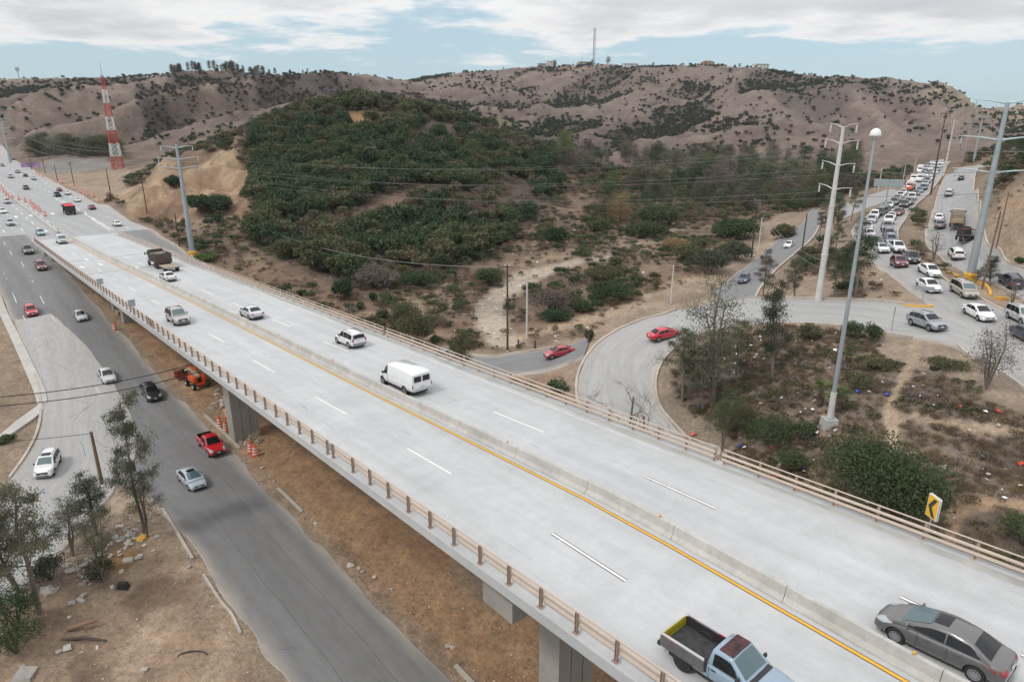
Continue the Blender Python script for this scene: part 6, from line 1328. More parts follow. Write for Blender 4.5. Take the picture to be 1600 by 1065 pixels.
def tree_meshes(seed, H, spread, base, nl, leaf, nlimb=9, droop=.8, lean=0.0, trunk_r=.16, clump=.55, forks=1, sub=3, bare=False, asp=.32):
    rng = np.random.default_rng(seed); tb = MB(); tips = []
    for f in range(forks):
        ang = rng.random() * 6.28; ld = lean + (.18 if forks > 1 else .04) * rng.random(); pts = []; K = 7
        for i in range(K + 1): s = i / K; pts.append(np.array([math.cos(ang) * ld * H * s + .05 * H * (vnoise(s * 3, seed + f * 3.1, 2) - .5) * s * 2, math.sin(ang) * ld * H * s + .05 * H * (vnoise(s * 3, seed + f * 5.7, 4) - .5) * s * 2, H * s * (.95 - .12 * f)]))
        tb.tube(pts, [trunk_r * (1 - .85 * i / K) + .012 for i in range(K + 1)], 7)
        for l in range(nlimb):
            s = base + (1 - base) * (l + rng.random() * .7) / nlimb; s = min(s, .98); o = pts[int(s * K)] + (pts[min(int(s * K) + 1, K)] - pts[int(s * K)]) * (s * K - int(s * K)); a = l * 2.4 + rng.random() * 1.2
            Ln = spread * (1.0 - .55 * abs(s - .55)) * rng.uniform(.55, 1.1) * (1.15 - .6 * s); up = rng.uniform(.35, 1.0)
            e = o + np.array([math.cos(a) * Ln, math.sin(a) * Ln, up * Ln * .75]); mid = (o + e) / 2 + np.array([0, 0, .12 * Ln]); r = trunk_r * .38 * (1 - s * .5)
            tb.tube([o, mid, e], [r, r * .6, r * .2], 5, cap=False); tips += [(e, 1.0), ((mid + e) / 2, .9)]
            for k in range(sub):
                f0 = rng.uniform(.35, .95); q = o + (e - o) * f0; d = rng.normal(size=3); d[2] = abs(d[2]) * .6; d /= np.linalg.norm(d); e2 = q + d * Ln * rng.uniform(.25, .5); tb.tube([q, (q + e2) / 2 + np.array([0, 0, .03]), e2], [r * .4, r * .25, r * .08], 4, cap=False); tips.append((e2, .8))
                if bare:
                    for w in range(4): d2 = rng.normal(size=3); d2[2] = abs(d2[2]); d2 /= np.linalg.norm(d2); tb.tube([q + (e2 - q) * rng.random(), e2 + d2 * Ln * .25], [r * .16, r * .05], 3, cap=False)
        tips.append((pts[-1], .7))
    T = np.array([t[0] for t in tips]); k = rng.integers(0, len(T), nl); cs = rng.uniform(.5, 1.25, len(T)); g = rng.normal(size=(nl, 3)) * clump * cs[k][:, None] * np.array([1, 1, .85]); p = T[k] + g; p[:, 2] -= droop * np.abs(g[:, 2]) * .4; p[:, 2] = np.maximum(p[:, 2], .1)
    ct = rng.random(len(T)); tint = np.clip(ct[k] * .55 + .45 * rng.random(nl), 0, 1)
    return tb, leaves_mesh('crown', p, leaf * rng.uniform(.6, 1.3, nl), rng, droop, asp, tint)
class Tree:
    def __init__(s, seed, H, spread, base, nl, leaf, bark=None, **kw):
        tb, s.crown = tree_meshes(seed, H, spread, base, nl, leaf, **kw); s.trunk = tb.mesh('trunk', [bark or M_BARK], smooth=True); s.H = H; s.cv = {}
    def put(s, name, label, cat, p, h, lf, rz=0.0, group=None, wide=1.0):
        t = thing(name, label, cat, p - Vector((0, 0, .1)), rz, group); k = h / s.H; t.scale = (k * wide, k * wide, k); put('trunk', s.trunk, t)
        if lf:
            if lf not in s.cv: me = s.crown.copy(); me.materials.append(LF[lf]); s.cv[lf] = me
            put('crown', s.cv[lf], t)
        return t
TE = [Tree(101, 9, 2.6, .32, 9500, .17, nlimb=13, sub=6, clump=.30), Tree(102, 9, 2.1, .22, 10500, .17, nlimb=13, sub=6, clump=.30, forks=2), Tree(103, 9, 2.4, .42, 8500, .17, nlimb=12, sub=6, clump=.32), Tree(104, 9, 3.0, .28, 7500, .17, nlimb=10, sub=6, forks=3, clump=.32, trunk_r=.13)]
TW = [Tree(201, 10, 3.4, .15, 2400, .50, nlimb=10, clump=.95), Tree(202, 10, 2.8, .18, 2200, .50, nlimb=10, clump=.9, bark=M_BARK), Tree(203, 10, 3.8, .12, 2800, .50, nlimb=12, clump=1.05, bark=M_BARKD)]
TB = Tree(301, 5, 2.2, .2, 260, .16, nlimb=9, forks=3, sub=5, bare=True, bark=M_BARK, trunk_r=.09, clump=.3); TT = Tree(302, 7, 2.0, .25, 1700, .22, nlimb=10, forks=4, sub=4, bare=True, trunk_r=.09, clump=.4); TBIG = Tree(303, 11, 3.0, .28, 6500, .19, nlimb=10, forks=3, sub=5, bare=True, trunk_r=.17, clump=.5)
def tree(T, name, label, uv, vtop, lf, cat='tree', rz=None, wide=1.0, group=None, p=None):
    p = p or GD(*uv); return T.put(name, label, cat, p, top_height(p, vtop), lf, random.random() * 6.28 if rz is None else rz, group, wide)
# bottom left clump and island
tree(TE[0], 'eucalyptus_tree', 'tall airy eucalyptus with leaning pale trunk at the left edge', (62, 958), 752, 'euc', rz=1.2); tree(TE[1], 'eucalyptus_tree', 'eucalyptus directly behind the leaning one at left edge', (30, 925), 772, 'euc', rz=2.6); tree(TE[2], 'eucalyptus_tree', 'slim eucalyptus cut off by the left frame edge', (5, 960), 768, 'euc', rz=.4)
tree(TE[3], 'young_tree', 'small forked tree beside the rubble on the island', (114, 868), 770, 'euc', rz=.8); tree(TE[1], 'leafy_tree', 'dense dark leafy tree in front of the brown pole stub', (152, 835), 728, 'eucd', rz=4, wide=1.25); tree(TE[0], 'eucalyptus_tree', 'thin tall eucalyptus standing on the island beside the road', (226, 832), 622, 'euc', rz=3.1, wide=.62); tree(TE[3], 'drooping_tree', 'dark drooping young tree at the foot of the thin eucalyptus', (230, 838), 722, 'eucd', rz=5.1, wide=.8); tree(TE[3], 'sapling', 'slender sapling beside the tan dirt hole and rubble', (164, 908), 800, 'euc', rz=2.2)
# inside the loop
tree(TBIG, 'eucalyptus_tree', 'large twiggy half bare eucalyptus inside the loop ramp', (1112, 634), 432, 'euc', rz=1.0, wide=1.15); tree(TE[2], 'eucalyptus_tree', 'leafy tree left of the large twiggy one by the ramp', (1066, 628), 512, 'euc', rz=.3, wide=1.1); tree(TE[1], 'eucalyptus_tree', 'dark narrow eucalyptus right of the large twiggy one', (1207, 590), 432, 'eucd', rz=.9, wide=.75)
tree(TE[3], 'young_tree', 'green young tree just beyond the railing gap', (1128, 704), 600, 'mid', rz=.4, wide=.9); tree(TT, 'twiggy_tree', 'brown twiggy multi stemmed tree near the right edge', (1541, 608), 497, 'greyb', rz=.2, wide=1.1); tree(TB, 'bare_tree', 'bare winter tree rising behind the railing over the ramp', (985, 690), 606, None, rz=.7, p=tnp(31, 39.5))
shrub('grey olive thicket at the foot of the large twiggy tree', (1098, 628), 70, 560, 'olive', dens=1.5) if False else None
tree(TE[2], 'leafy_tree', 'olive leafy tree behind the large twiggy eucalyptus', (1150, 585), 498, 'olive', rz=1.7, wide=1.2); tree(TE[0], 'leafy_tree', 'dense grey green tree in front of the large twiggy one', (1098, 640), 545, 'euc', rz=2.9, wide=1.3)
for i, (u, v, vt) in enumerate(((1568, 262, 222), (1585, 258, 212), (1602, 262, 215), (1560, 250, 225), (1612, 268, 210), (1594, 248, 205))): tree(TE[i % 4], 'bank_tree', 'dark green tree on the bank top at the right edge', (u, v), vt, 'dark' if i % 2 else 'eucd', wide=1.3, group='trees on the right bank top')
tree(TE[0], 'leafy_tree', 'small leafy tree beside inner kerb of the loop', (1085, 612), 545, 'eucd', rz=2.0)
# ramp and canyon side
tree(TE[2], 'leafy_tree', 'dark leafy tree overhanging the queue at the ramp tip', (1336, 466), 366, 'dark', rz=1.1, wide=1.35); tree(TE[0], 'eucalyptus_tree', 'eucalyptus right of the white transmission pole', (1302, 467), 385, 'euc', rz=.6, wide=1.0); tree(TE[1], 'eucalyptus_tree', 'thin tree left of the white pole beside the ramp', (1242, 466), 398, 'euc', rz=2.1); tree(TE[0], 'leafy_tree', 'loose tree between canyon road and the ramp kerb', (1192, 466), 392, 'greyb', rz=3.3)
for i, (u, v, vt, lf) in enumerate(((1290, 345, 300, 'euc'), (1310, 362, 300, 'eucd'), (1330, 345, 292, 'euc'), (1345, 382, 330, 'eucd'), (1305, 400, 345, 'euc'), (1318, 424, 372, 'greyb'), (1280, 372, 330, 'greyb'))):
    tree(TE[i % 4], 'slope_tree', 'grey green tree on the slope between canyon road and queue', (u, v), vt, lf, group='trees on the slope below the queue')
tree(TE[2], 'round_tree', 'round bushy tree rising behind the right railing near the frontage road', None, 513, 'olive', p=RD(738, 590) if False else tnp(66.5, 48.2), rz=.5, wide=1.2)
tree(TB, 'bare_tree', 'bare spreading shrub tree on the dirt median', (1458, 406), 354, None, rz=1.4, wide=1.25); tree(TB, 'bare_tree', 'bare leaning tree on the median at the right edge', (1580, 480), 428, None, rz=2.4); tree(TE[1], 'leafy_tree', 'dark bushy tree round the thin wooden pole on the median', (1546, 447), 398, 'eucd', rz=.1, wide=1.4); tree(TE[3], 'leafy_tree', 'small dark tree left of the thin wooden pole', (1527, 442), 416, 'dark', rz=.9, wide=1.2)
# trees of the valley wood
rr = random.Random(5)
for k in range(210):
    u, v = rr.uniform(852, 1345), 250 + 88 * rr.random() ** 1.3
    if v > 268 and u < 925 + (v - 268) * 1.6: continue
    if u > 1290 and v > 310: continue
    p = GD(u, v); lf = rr.choice(['euc', 'greyb', 'eucd', 'olive', 'euc', 'eucd', 'dark', 'greyb'] if v < 300 else ['euc', 'greyb', 'eucd', 'olive', 'mid', 'eucd']); T = rr.choice(TW)
    w = {'euc': 'grey green', 'greyb': 'brownish thin', 'eucd': 'dark grey green', 'olive': 'olive', 'dark': 'dark green', 'mid': 'mid green'}[lf]
    T.put('wood_tree', '%s tree standing in the valley wood below the brown ridge' % w, 'tree', p, rr.uniform(5.5, 11.5) * (1 if v < 305 else .75), lf, rr.random() * 6.28, '%s trees of the valley wood' % w, rr.uniform(1.05, 1.7))
for uv, h, lf, lb in (((880, 250), 11, 'bright', 'bright light green tree in the gully behind the green hill'), ((958, 296), 7, 'bright', 'bright green round tree at the near edge of the wood'), ((968, 350), 8, 'straw', 'yellowish tree in front of the valley wood'), ((945, 345), 7, 'olive', 'olive tree left of the yellowish one')): TW[2].put('tree', lb, 'tree', GD(*uv), h, lf, .3, None, 1.2)
# trees by the dirt lot and on the left skyline
for i in range(26):
    u = 52 + i * 5.4 + rr.uniform(-3, 3); p = GD(u, 241 + rr.uniform(-4, 5)); TW[i % 3].put('roadside_tree', 'olive green tree in the dense band beyond the dirt lot', 'tree', p, rr.uniform(7, 12), rr.choice(['olive', 'euc', 'mid']), rr.random() * 6, 'trees beyond the dirt lot', 1.5)
for i in range(64):
    u = rr.choice([rr.uniform(268, 282), rr.uniform(288, 325), rr.uniform(325, 420), rr.uniform(330, 440), rr.uniform(340, 430), rr.uniform(440, 485)]); p = skyline(u, 690); TW[1].put('skyline_tree', 'small dark tree standing on the left ridge skyline', 'tree', p - Vector((0, 0, .5)), rr.uniform(4.5, 10) * (1 if u < 430 else .55), 'greyb' if i % 3 else 'eucd', rr.random() * 6, 'trees on the left skyline', rr.uniform(.7, 1.2))
for u, Y, h in ((950, 990, 10), (867, 1000, 9), (925, 985, 6), (1020, 950, 6), (1155, 860, 5), (1240, 810, 4)): TW[0].put('skyline_tree', 'small dark tree beside the ridge houses', 'tree', skyline(u, Y), h, 'eucd', u, 'trees beside the ridge houses', 1.2)
# palms
def palm(label, uv, vtop, n=16):
    p = GD(*uv); h = top_height(p, vtop); t = thing('palm', label, 'palm', p, random.random() * 6); rng = np.random.default_rng(int(uv[0])); mb = MB(); th = h * .55
    mb.tube([(0, 0, -.2), (.04, 0, th * .5), (.05, .02, th)], [.24, .30, .2], 9); mb.build('trunk', M_BARKD, t, smooth=True)
    sk = MB()
    for k in range(26): a = rng.random() * 6.28; z = th * rng.uniform(.2, .95); sk.beam((.2 * math.cos(a), .2 * math.sin(a), z), (.42 * math.cos(a), .42 * math.sin(a), z - .3), .05, .03)
    sk.build('dead_frond_skirt', mat('dead_frond', (.16, .095, .06), .9), t)
    for k in range(n):
        a = k * 2.4; el = rng.uniform(-.1, 1.2); L = h * .42 * rng.uniform(.8, 1.15); f = MB(); d = Vector((math.cos(a) * math.cos(el), math.sin(a) * math.cos(el), math.sin(el))); o = Vector((.05, .02, th)); pts = [o + d * L * s - Vector((0, 0, .35 * L * s * s)) for s in (0, .35, .6)]; f.tube(pts, .018, 4)
        side = d.cross(Vector((0, 0, 1))).normalized(); c = pts[-1]; up = side.cross(d).normalized()
        for q in range(11): b = -1.35 + q * .27; dd = (d * math.cos(b) + side * math.sin(b)).normalized(); e = c + dd * L * .42 - Vector((0, 0, .10 * L)); w = dd.cross(up).normalized() * .035; f.add([c - w * .5, c + dd * L * .22 + w - Vector((0, 0, .02)), e, c + dd * L * .22 - w], [(0, 1, 2, 3)])
        f.build('frond', LF['bright'] if k % 3 else LF['mid'], t)
palm('fan palm left of the tall street lamp', (1281, 634), 588); palm('fan palm right behind the tall street lamp', (1309, 642), 596); palm('small fan palm above the pair by the lamp', (1325, 566), 538)
# individual shrubs
BU = {}
def shrub(label, uv, wpx, vtop, lf, name='shrub', group=None, seed=None, p=None, dens=1.0, leaf=None):
    p = p or GD(*uv); dist = (p - cam.location).length; w = wpx * dist / FPX; h = max(.3, top_height(p, vtop)); sd = seed or int(uv[0] * 3 + uv[1]); n = int(min(14000, max(350, 700 * dens * (w * 1.0) ** 1.1))); lv = leaf or max(.13, .0023 * dist)
    t = thing(name, label, 'shrub', p - Vector((0, 0, .12)), 0, group); put('foliage', bush_mesh(sd, w, h, n, lv, max(10, int(w * 5)), LF[lf], .10, 'foliage', .30), t)
    mb = MB(); rng = np.random.default_rng(sd)
    for k in range(6): a = rng.random() * 6.28; mb.tube([(0, 0, 0), (math.cos(a) * w * .12, math.sin(a) * w * .12, h * .35), (math.cos(a) * w * .28, math.sin(a) * w * .28, h * .7)], [.05, .035, .012], 5, cap=False)
    mb.build('stems', M_BARKD, t); return t
shrub('large dark green shrub beside the chevron sign', (1378, 790), 178, 692, 'mid', 'large_shrub', dens=6, leaf=.22)
shrub('left of two round grey green shrubs beside the ramp', (1331, 528), 32, 500, 'mid'); shrub('right of two round grey green shrubs beside the ramp', (1363, 532), 34, 503, 'mid')
for lb, uv, w, vt, lf in (('low green shrub under the ramp kerb near the dark eucalyptus', (1262, 527), 40, 505, 'olive'), ('spreading green ground shrub inside the loop below the young tree', (1195, 695), 95, 645, 'mid'), ('low green shrub at the foot of the large twiggy tree', (1150, 668), 70, 620, 'olive'), ('dark green low shrub left of the lamp footing', (1252, 690), 46, 655, 'mid'), ('green shrub beyond the railing below the lamp', (1235, 740), 56, 700, 'mid'), ('weedy green patch below the three palms', (1345, 600), 60, 585, 'olive'), ('olive weed patch near the worn path', (1380, 575), 46, 560, 'olive'), ('low weed patch left of the twiggy tree', (1480, 575), 54, 558, 'olive'), ('green shrub at the lower right frame edge', (1597, 850), 60, 800, 'mid'),
    ('round dark shrub on the bank beside the steel transmission pole', (312, 332), 34, 300, 'dark'), ('wide dark green shrub at the foot of the cut bank', (343, 332), 44, 302, 'dark'), ('low green shrub beside the yellow pole base', (324, 406), 30, 392, 'bright'), ('dark shrub halfway up the cut bank', (272, 290), 22, 273, 'dark'),
    ('dark shrub below the cut bank track', (342, 348), 16, 334, 'dark'), ('tall dark green shrub on the valley floor left side', (536, 468), 34, 432, 'dark'), ('small green shrub on the brown slope beside the railing', (471, 462), 14, 449, 'mid'), ('round green shrub on the open valley sand', (583, 470), 15, 455, 'dark'), ('small round green shrub below the open sand', (562, 483), 17, 470, 'mid'), ('green shrub pair near the wispy bush', (598, 500), 24, 482, 'mid'), ('wispy olive bush behind the right railing', (635, 520), 52, 462, 'olive'), ('grey green bush right of the wispy one', (652, 540), 60, 480, 'olive'), ('green shrub between bush and stream bed', (672, 508), 24, 492, 'mid'), ('green shrub beside the frontage car', (683, 540), 20, 520, 'mid'), ('leafy shrub left of the round tree behind railing', (712, 556), 26, 530, 'mid'), ('round green shrub at the hill foot near the stream', (765, 445), 44, 416, 'mid'), ('wide dark green shrub at the foot of the hill', (652, 446), 62, 422, 'dark'), ('grey leafless brush at the hill foot', (585, 448), 66, 412, 'greyb'), ('large grey dome shaped bare bush beside the stream', (862, 486), 66, 450, 'greyb'), ('dark green long hedge of shrubs above the sandy verge', (955, 468), 70, 438, 'dark'), ('green shrub right of the grey dome bush', (905, 486), 40, 466, 'mid'), ('dark shrub below the grey dome bush', (870, 500), 50, 480, 'dark'), ('lone green bush by the ramp kerb and bollard', (922, 533), 20, 511, 'eucd'),
    ('dark green shrub mass at the right foot of the green hill', (868, 385), 40, 350, 'dark'), ('wide olive shrub on the valley floor', (945, 440), 60, 412, 'olive'), ('yellow straw coloured shrub in the valley', (1055, 392), 44, 370, 'straw'), ('dark bushy thicket beside the canyon road', (1110, 425), 60, 386, 'eucd'), ('second dark thicket nearer the canyon road bend', (1150, 405), 46, 376, 'eucd'), ('dense grey green thicket left of the crossarm pole', (1075, 408), 46, 380, 'olive'), ('dark green shrubs below the valley wood', (1150, 372), 70, 338, 'dark'), ('green shrub cluster right of the yellowish tree', (1030, 352), 60, 318, 'mid'), ('green shrub in the middle of the valley', (935, 362), 36, 340, 'mid'), ('dark shrub on the slope above the stream', (1010, 370), 60, 345, 'mid'), ('olive shrub at the canyon road side', (1222, 372), 34, 348, 'olive'),
    ('dark green bush at the bottom left frame edge', (28, 985), 60, 905, 'dark'), ('lower green bush at the left frame edge', (26, 1020), 62, 965, 'mid'), ('low dark bush at the base of the leaning eucalyptus', (80, 905), 50, 868, 'eucd'), ('grey green shrub under the slender sapling', (160, 905), 34, 868, 'eucd'), ('small green tuft beside the narrow path', (12, 690), 22, 676, 'mid'), ('small bush on the tan bank at right edge', (1596, 410), 14, 400, 'mid')):
    shrub(lb, uv, w, vt, lf)

# ------------------------------------------------------------------ massed scrub and dry brush: geometry nodes instances (stuff)
def proto_collection(name, meshes):
    col_ = bpy.data.collections.new(name)
    for i, me in enumerate(meshes): o = bpy.data.objects.new('%s_%02d' % (name, i), me); col_.objects.link(o)
    return col_
def scatter(name, label, pts, scl, idx, coll):
    n = len(pts); me = bpy.data.meshes.new(name); me.vertices.add(n); me.vertices.foreach_set('co', np.asarray(pts, np.float32).ravel())
    a = me.attributes.new('scl', 'FLOAT_VECTOR', 'POINT'); a.data.foreach_set('vector', np.asarray(scl, np.float32).ravel()); a = me.attributes.new('pick', 'INT', 'POINT'); a.data.foreach_set('value', np.asarray(idx, np.int32)); a = me.attributes.new('rz', 'FLOAT_VECTOR', 'POINT'); r = np.zeros((n, 3), np.float32); r[:, 2] = RNG.random(n) * 6.28; a.data.foreach_set('vector', r.ravel())
    ng = bpy.data.node_groups.new(name, 'GeometryNodeTree'); ng.interface.new_socket('Geometry', in_out='INPUT', socket_type='NodeSocketGeometry'); ng.interface.new_socket('Geometry', in_out='OUTPUT', socket_type='NodeSocketGeometry')
    N = ng.nodes; Lk = ng.links; i = N.new('NodeGroupInput'); o = N.new('NodeGroupOutput'); iop = N.new('GeometryNodeInstanceOnPoints'); ci = N.new('GeometryNodeCollectionInfo'); ci.inputs['Collection'].default_value = coll; ci.inputs['Separate Children'].default_value = True; ci.inputs['Reset Children'].default_value = True
    def attr(nm, t): x = N.new('GeometryNodeInputNamedAttribute'); x.data_type = t; x.inputs['Name'].default_value = nm; return x.outputs['Attribute']
    m2p = N.new('GeometryNodeMeshToPoints'); Lk.new(i.outputs[0], m2p.inputs['Mesh']); Lk.new(m2p.outputs[0], iop.inputs['Points']); Lk.new(ci.outputs[0], iop.inputs['Instance']); iop.inputs['Pick Instance'].default_value = True; Lk.new(attr('pick', 'INT'), iop.inputs['Instance Index']); Lk.new(attr('rz', 'FLOAT_VECTOR'), iop.inputs['Rotation']); Lk.new(attr('scl', 'FLOAT_VECTOR'), iop.inputs['Scale']); Lk.new(iop.outputs[0], o.inputs[0])
    ob = put(name, me, label=label, kind='stuff'); md = ob.modifiers.new('scatter', 'NODES'); md.node_group = ng; return ob
def gridval(G, X, Y): return bil(G, GA, GQ, X, Y)
def sample(n, xr, yr):
    X = RNG.uniform(*xr, n); Y = RNG.uniform(*yr, n); return X, Y
def inpoly_pts(U, V, poly):
    r = np.zeros(U.shape, bool); n = len(poly)
    for i in range(n):
        (x1, y1), (x2, y2) = poly[i], poly[(i + 1) % n]
        if y1 != y2: r ^= ((y1 > V) != (y2 > V)) & (U < (x2 - x1) * (V - y1) / (y2 - y1) + x1)
    return r
# green hill
protos = []
for k, (lf, n_, lsz) in enumerate((('dark', 420, .42), ('dark', 420, .42), ('mid', 420, .42), ('mid', 420, .42), ('olive', 380, .42), ('greyb', 300, .36), ('dry', 260, .36))): protos.append(bush_mesh(500 + k, 3.6, 3.0, n_, lsz, 9, LF[lf], .25, rough=.30))
COLH = proto_collection('hill_shrub', protos)
ghm = blur(ghill & (_RD > 2), 1)
X, Y = sample(60000, (-190, 110), (120, 335)); gm = gridval(ghm, X, Y); d1 = fbm(X * .045, Y * .045, 4, 201); d2 = fbm(X * .11, Y * .11, 3, 207)
U_, V_ = project(X, Y, ground_z(X, Y)); bare = (np.abs(U_ - 558) < 18) & (np.abs(V_ - 187) < 11) | ((np.abs(U_ - 700) < 55) & (np.abs(V_ - 205) < 22) & (d2 > .45)) | ((np.abs(U_ - 640) < 70) & (np.abs(V_ - 330) < 40) & (d2 > .52))
slope = inpoly_pts(U_, V_, [(790, 296), (870, 300), (940, 350), (935, 402), (850, 376), (800, 345)]) & (d2 > .36); keep = (gm > .5) & (RNG.random(len(X)) < np.where(d1 > .60, .12, .36) * np.where(slope, .22, 1)) & ~bare
X, Y, d1, d2 = X[keep], Y[keep], d1[keep], d2[keep]; rv = RNG.random(len(X)); pick = np.where(d1 > .56, RNG.integers(4, 7, len(X)), np.where(d2 > .55, np.where(rv < .5, 4, 3), np.where(d2 < .45, np.where(rv < .85, RNG.integers(0, 2, len(X)), 5), RNG.integers(0, 4, len(X)))))
up = sstep(215, 180, project(X, Y, ground_z(X, Y))[1]); pick = np.where((up > .5) & (RNG.random(len(X)) < .6), 4, pick)
print('hill', len(X)); s = (.6 + 1.25 * RNG.random(len(X)) ** 1.8) * np.where(pick >= 5, .7, 1); scatter('hill_scrub', 'dense dark green scrub covering the central hill', np.c_[X, Y, ground_z(X, Y) - .15], np.c_[s, s, s * RNG.uniform(.8, 1.3, len(X))], pick, COLH)
# valley floor and slopes: dry brush with some green
vm = blur((_Y > 60) & (_Y < 330) & (_RD > 1.2) & ~ghill & ~lot & ~bl & ~fresh & ~cut & (_Nn > 44), 1)
X, Y = sample(60000, (-150, 260), (45, 330)); gm = gridval(vm, X, Y); d1 = fbm(X * .06, Y * .06, 4, 221); sandy = gridval(COL[..., 0], X, Y) > .25; Uv, Vv = project(X, Y, ground_z(X, Y)); inl = gridval(blur(isl, 1), X, Y) > .4
keep = (gm > .5) & (RNG.random(len(X)) < np.where(sandy, .04, np.where(d1 > .45, .62, .20))) & ~inl
X, Y, d1 = X[keep], Y[keep], d1[keep]; rv = RNG.random(len(X)); pick = np.where(rv < .40, 6, np.where(rv < .60, 5, np.where(rv < .78, 4, np.where(rv < .90, 3, 1)))); s = RNG.uniform(.15, .75, len(X)) * np.where(rv > .6, 1.25, 1) * np.where(Y > 200, 1.5, 1)
scatter('valley_brush', 'dry brown brush scattered over the valley floor', np.c_[X, Y, ground_z(X, Y) - .1], np.c_[s, s, s * RNG.uniform(.6, 1.0, len(X))], pick, COLH)
# weeds inside the loop
def tuft(seed, n, h, r, m):
    rng = np.random.default_rng(seed); b = rng.normal(size=(n, 2)) * r * .4; d = rng.normal(size=(n, 2)) * .5; v = []; f = []
    for i in range(n):
        hh = h * rng.uniform(.5, 1.1); o = np.array([b[i, 0], b[i, 1], 0]); t = o + np.array([d[i, 0] * hh, d[i, 1] * hh, hh]); w = np.array([-d[i, 1], d[i, 0], 0]); w = w / (np.linalg.norm(w) + 1e-6) * .014; k = len(v); v += [o - w, o + w, t]; f.append((k, k + 1, k + 2))
    me = bpy.data.meshes.new('tuft'); me.from_pydata([tuple(q) for q in v], [], f); a = me.attributes.new('tint', 'FLOAT', 'POINT'); a.data.foreach_set('value', np.repeat(rng.random(n), 3).astype(np.float32)); me.materials.append(m); return me
COLW = proto_collection('weed', [tuft(600, 90, .36, .5, LF['dry']), tuft(601, 80, .30, .5, LF['greyb']), tuft(602, 80, .28, .55, LF['straw']), bush_mesh(603, 1.2, .45, 170, .14, 8, LF['greyb'], .2), bush_mesh(604, 1.2, .4, 170, .14, 8, LF['olive'], .2), bush_mesh(605, 1.3, .5, 180, .14, 8, LF['dry'], .2)])
X, Y = sample(90000, (5, 130), (25, 115)); U_, V_ = project(X, Y, ground_z(X, Y)); gm = gridval(blur(isl & (_RD > .8), 1), X, Y); pathm = gridval(COL[..., 0], X, Y) > .205; d1 = fbm(X * .14, Y * .14, 4, 241); d2 = fbm(X * .3, Y * .3, 3, 243)
keep = (gm > .5) & ~pathm & (RNG.random(len(X)) < np.where(d1 > .48, .75, .38)); X, Y, d1, d2 = X[keep], Y[keep], d1[keep], d2[keep]; rv = RNG.random(len(X)); green = (fbm(X * .09, Y * .09, 3, 251) > .56)
pick = np.where(green & (rv < .16), 4, np.where(rv < .44, 0, np.where(rv < .76, 1, np.where(rv < .94, 2, np.where(rv < .965, 3, 5))))); s = RNG.uniform(.5, 1.3, len(X)); scatter('dry_weeds', 'dry brown weeds covering the ground inside the loop', np.c_[X, Y, ground_z(X, Y) - .03], np.c_[s, s, s], pick, COLW)
# roadside tufts along verges
X, Y = sample(60000, (-60, 150), (30, 200)); rdv = gridval(_RD, X, Y); keep = (rdv > .6) & (rdv < 9) & (RNG.random(len(X)) < np.where(fbm(X * .2, Y * .2, 3, 261) > .54, .30, .04)) & (gridval(isl.astype(float), X, Y) < .3) & (gridval((fresh | (_Nn < 40) & (_T > 0)).astype(float), X, Y) < .3); X, Y = X[keep], Y[keep]
pick = RNG.choice([0, 1, 2, 2, 5], len(X)); s = RNG.uniform(.6, 1.5, len(X)); scatter('verge_grass', 'tufts of dry grass along the road verges', np.c_[X, Y, ground_z(X, Y) - .03], np.c_[s, s, s], pick, COLW)
# far hillsides
COLF = proto_collection('far_shrub', [bush_mesh(700 + k, 3.6, 3.4, 110, .85, 7, LF[lf], .25, rough=.36) for k, lf in enumerate(('far', 'far', 'farb', 'dark'))])
fm = FAR * (hillm > .5); X, Y = sample(150000, (-900, 900), (340, 1020)); az = np.abs(X / (Y + 40)); X, Y = X[az < .95], Y[az < .95]; fv = gridval(fm, X, Y); g = gridval(gul, X, Y); dk = gridval(blur(darkridge, 1), X, Y); d1 = fbm(X * .012, Y * .012, 4, 301); d2 = fbm(X * .05, Y * .05, 3, 303)
pr = np.where(g < .42, .40, .03) * np.where(d1 > .52, 2.0, .7) + .9 * dk * (d2 > .40) + np.where((d1 > .56) & (d2 > .52), .25, 0); keep = (fv > .5) & (RNG.random(len(X)) < pr); X, Y, dk = X[keep], Y[keep], dk[keep]
pick = np.where(dk > .5, RNG.choice([2, 2, 2, 0], len(X)), RNG.choice([0, 1, 0, 2, 3], len(X))); s = RNG.uniform(.35, 1.25, len(X)) * np.where(dk > .5, .8, 1); scatter('far_scrub', 'scattered dark scrub dotting the far brown hills', np.c_[X, Y, ground_z(X, Y) - .2], np.c_[s, s, s], pick, COLF)
print('scatter', len(X))
# ------------------------------------------------------------------ rocks, rubble, litter
def rock_mesh(seed, squash=.6):
    rng = np.random.default_rng(seed); bm = bmesh.new(); bmesh.ops.create_icosphere(bm, subdivisions=1, radius=.5)
    for v in bm.verts: v.co = Vector(v.co) * (1 + rng.uniform(-.28, .28)); v.co.z *= squash
    me = bpy.data.meshes.new('rock'); bm.to_mesh(me); bm.free(); return me
M_ROCK = mat('pale_rock', (.40, .36, .31), .95, noise=[(2, .2, 5)], randv=.2); M_RUBBLE = mat('concrete_rubble', (.38, .355, .32), .95, noise=[(3, .18, 5)], randv=.25)
ROCKS = [rock_mesh(k, .5 + .1 * (k % 3)) for k in range(5)]; CH = []
for k in range(4):
    mb = MB(); rng = np.random.default_rng(50 + k); mb.box((0, 0, 0), (1, .5 + .3 * rng.random(), .22), taper=.85); me = mb.mesh('chunk', [M_RUBBLE]); CH.append(me)
for m in ROCKS: m.materials.append(M_ROCK)
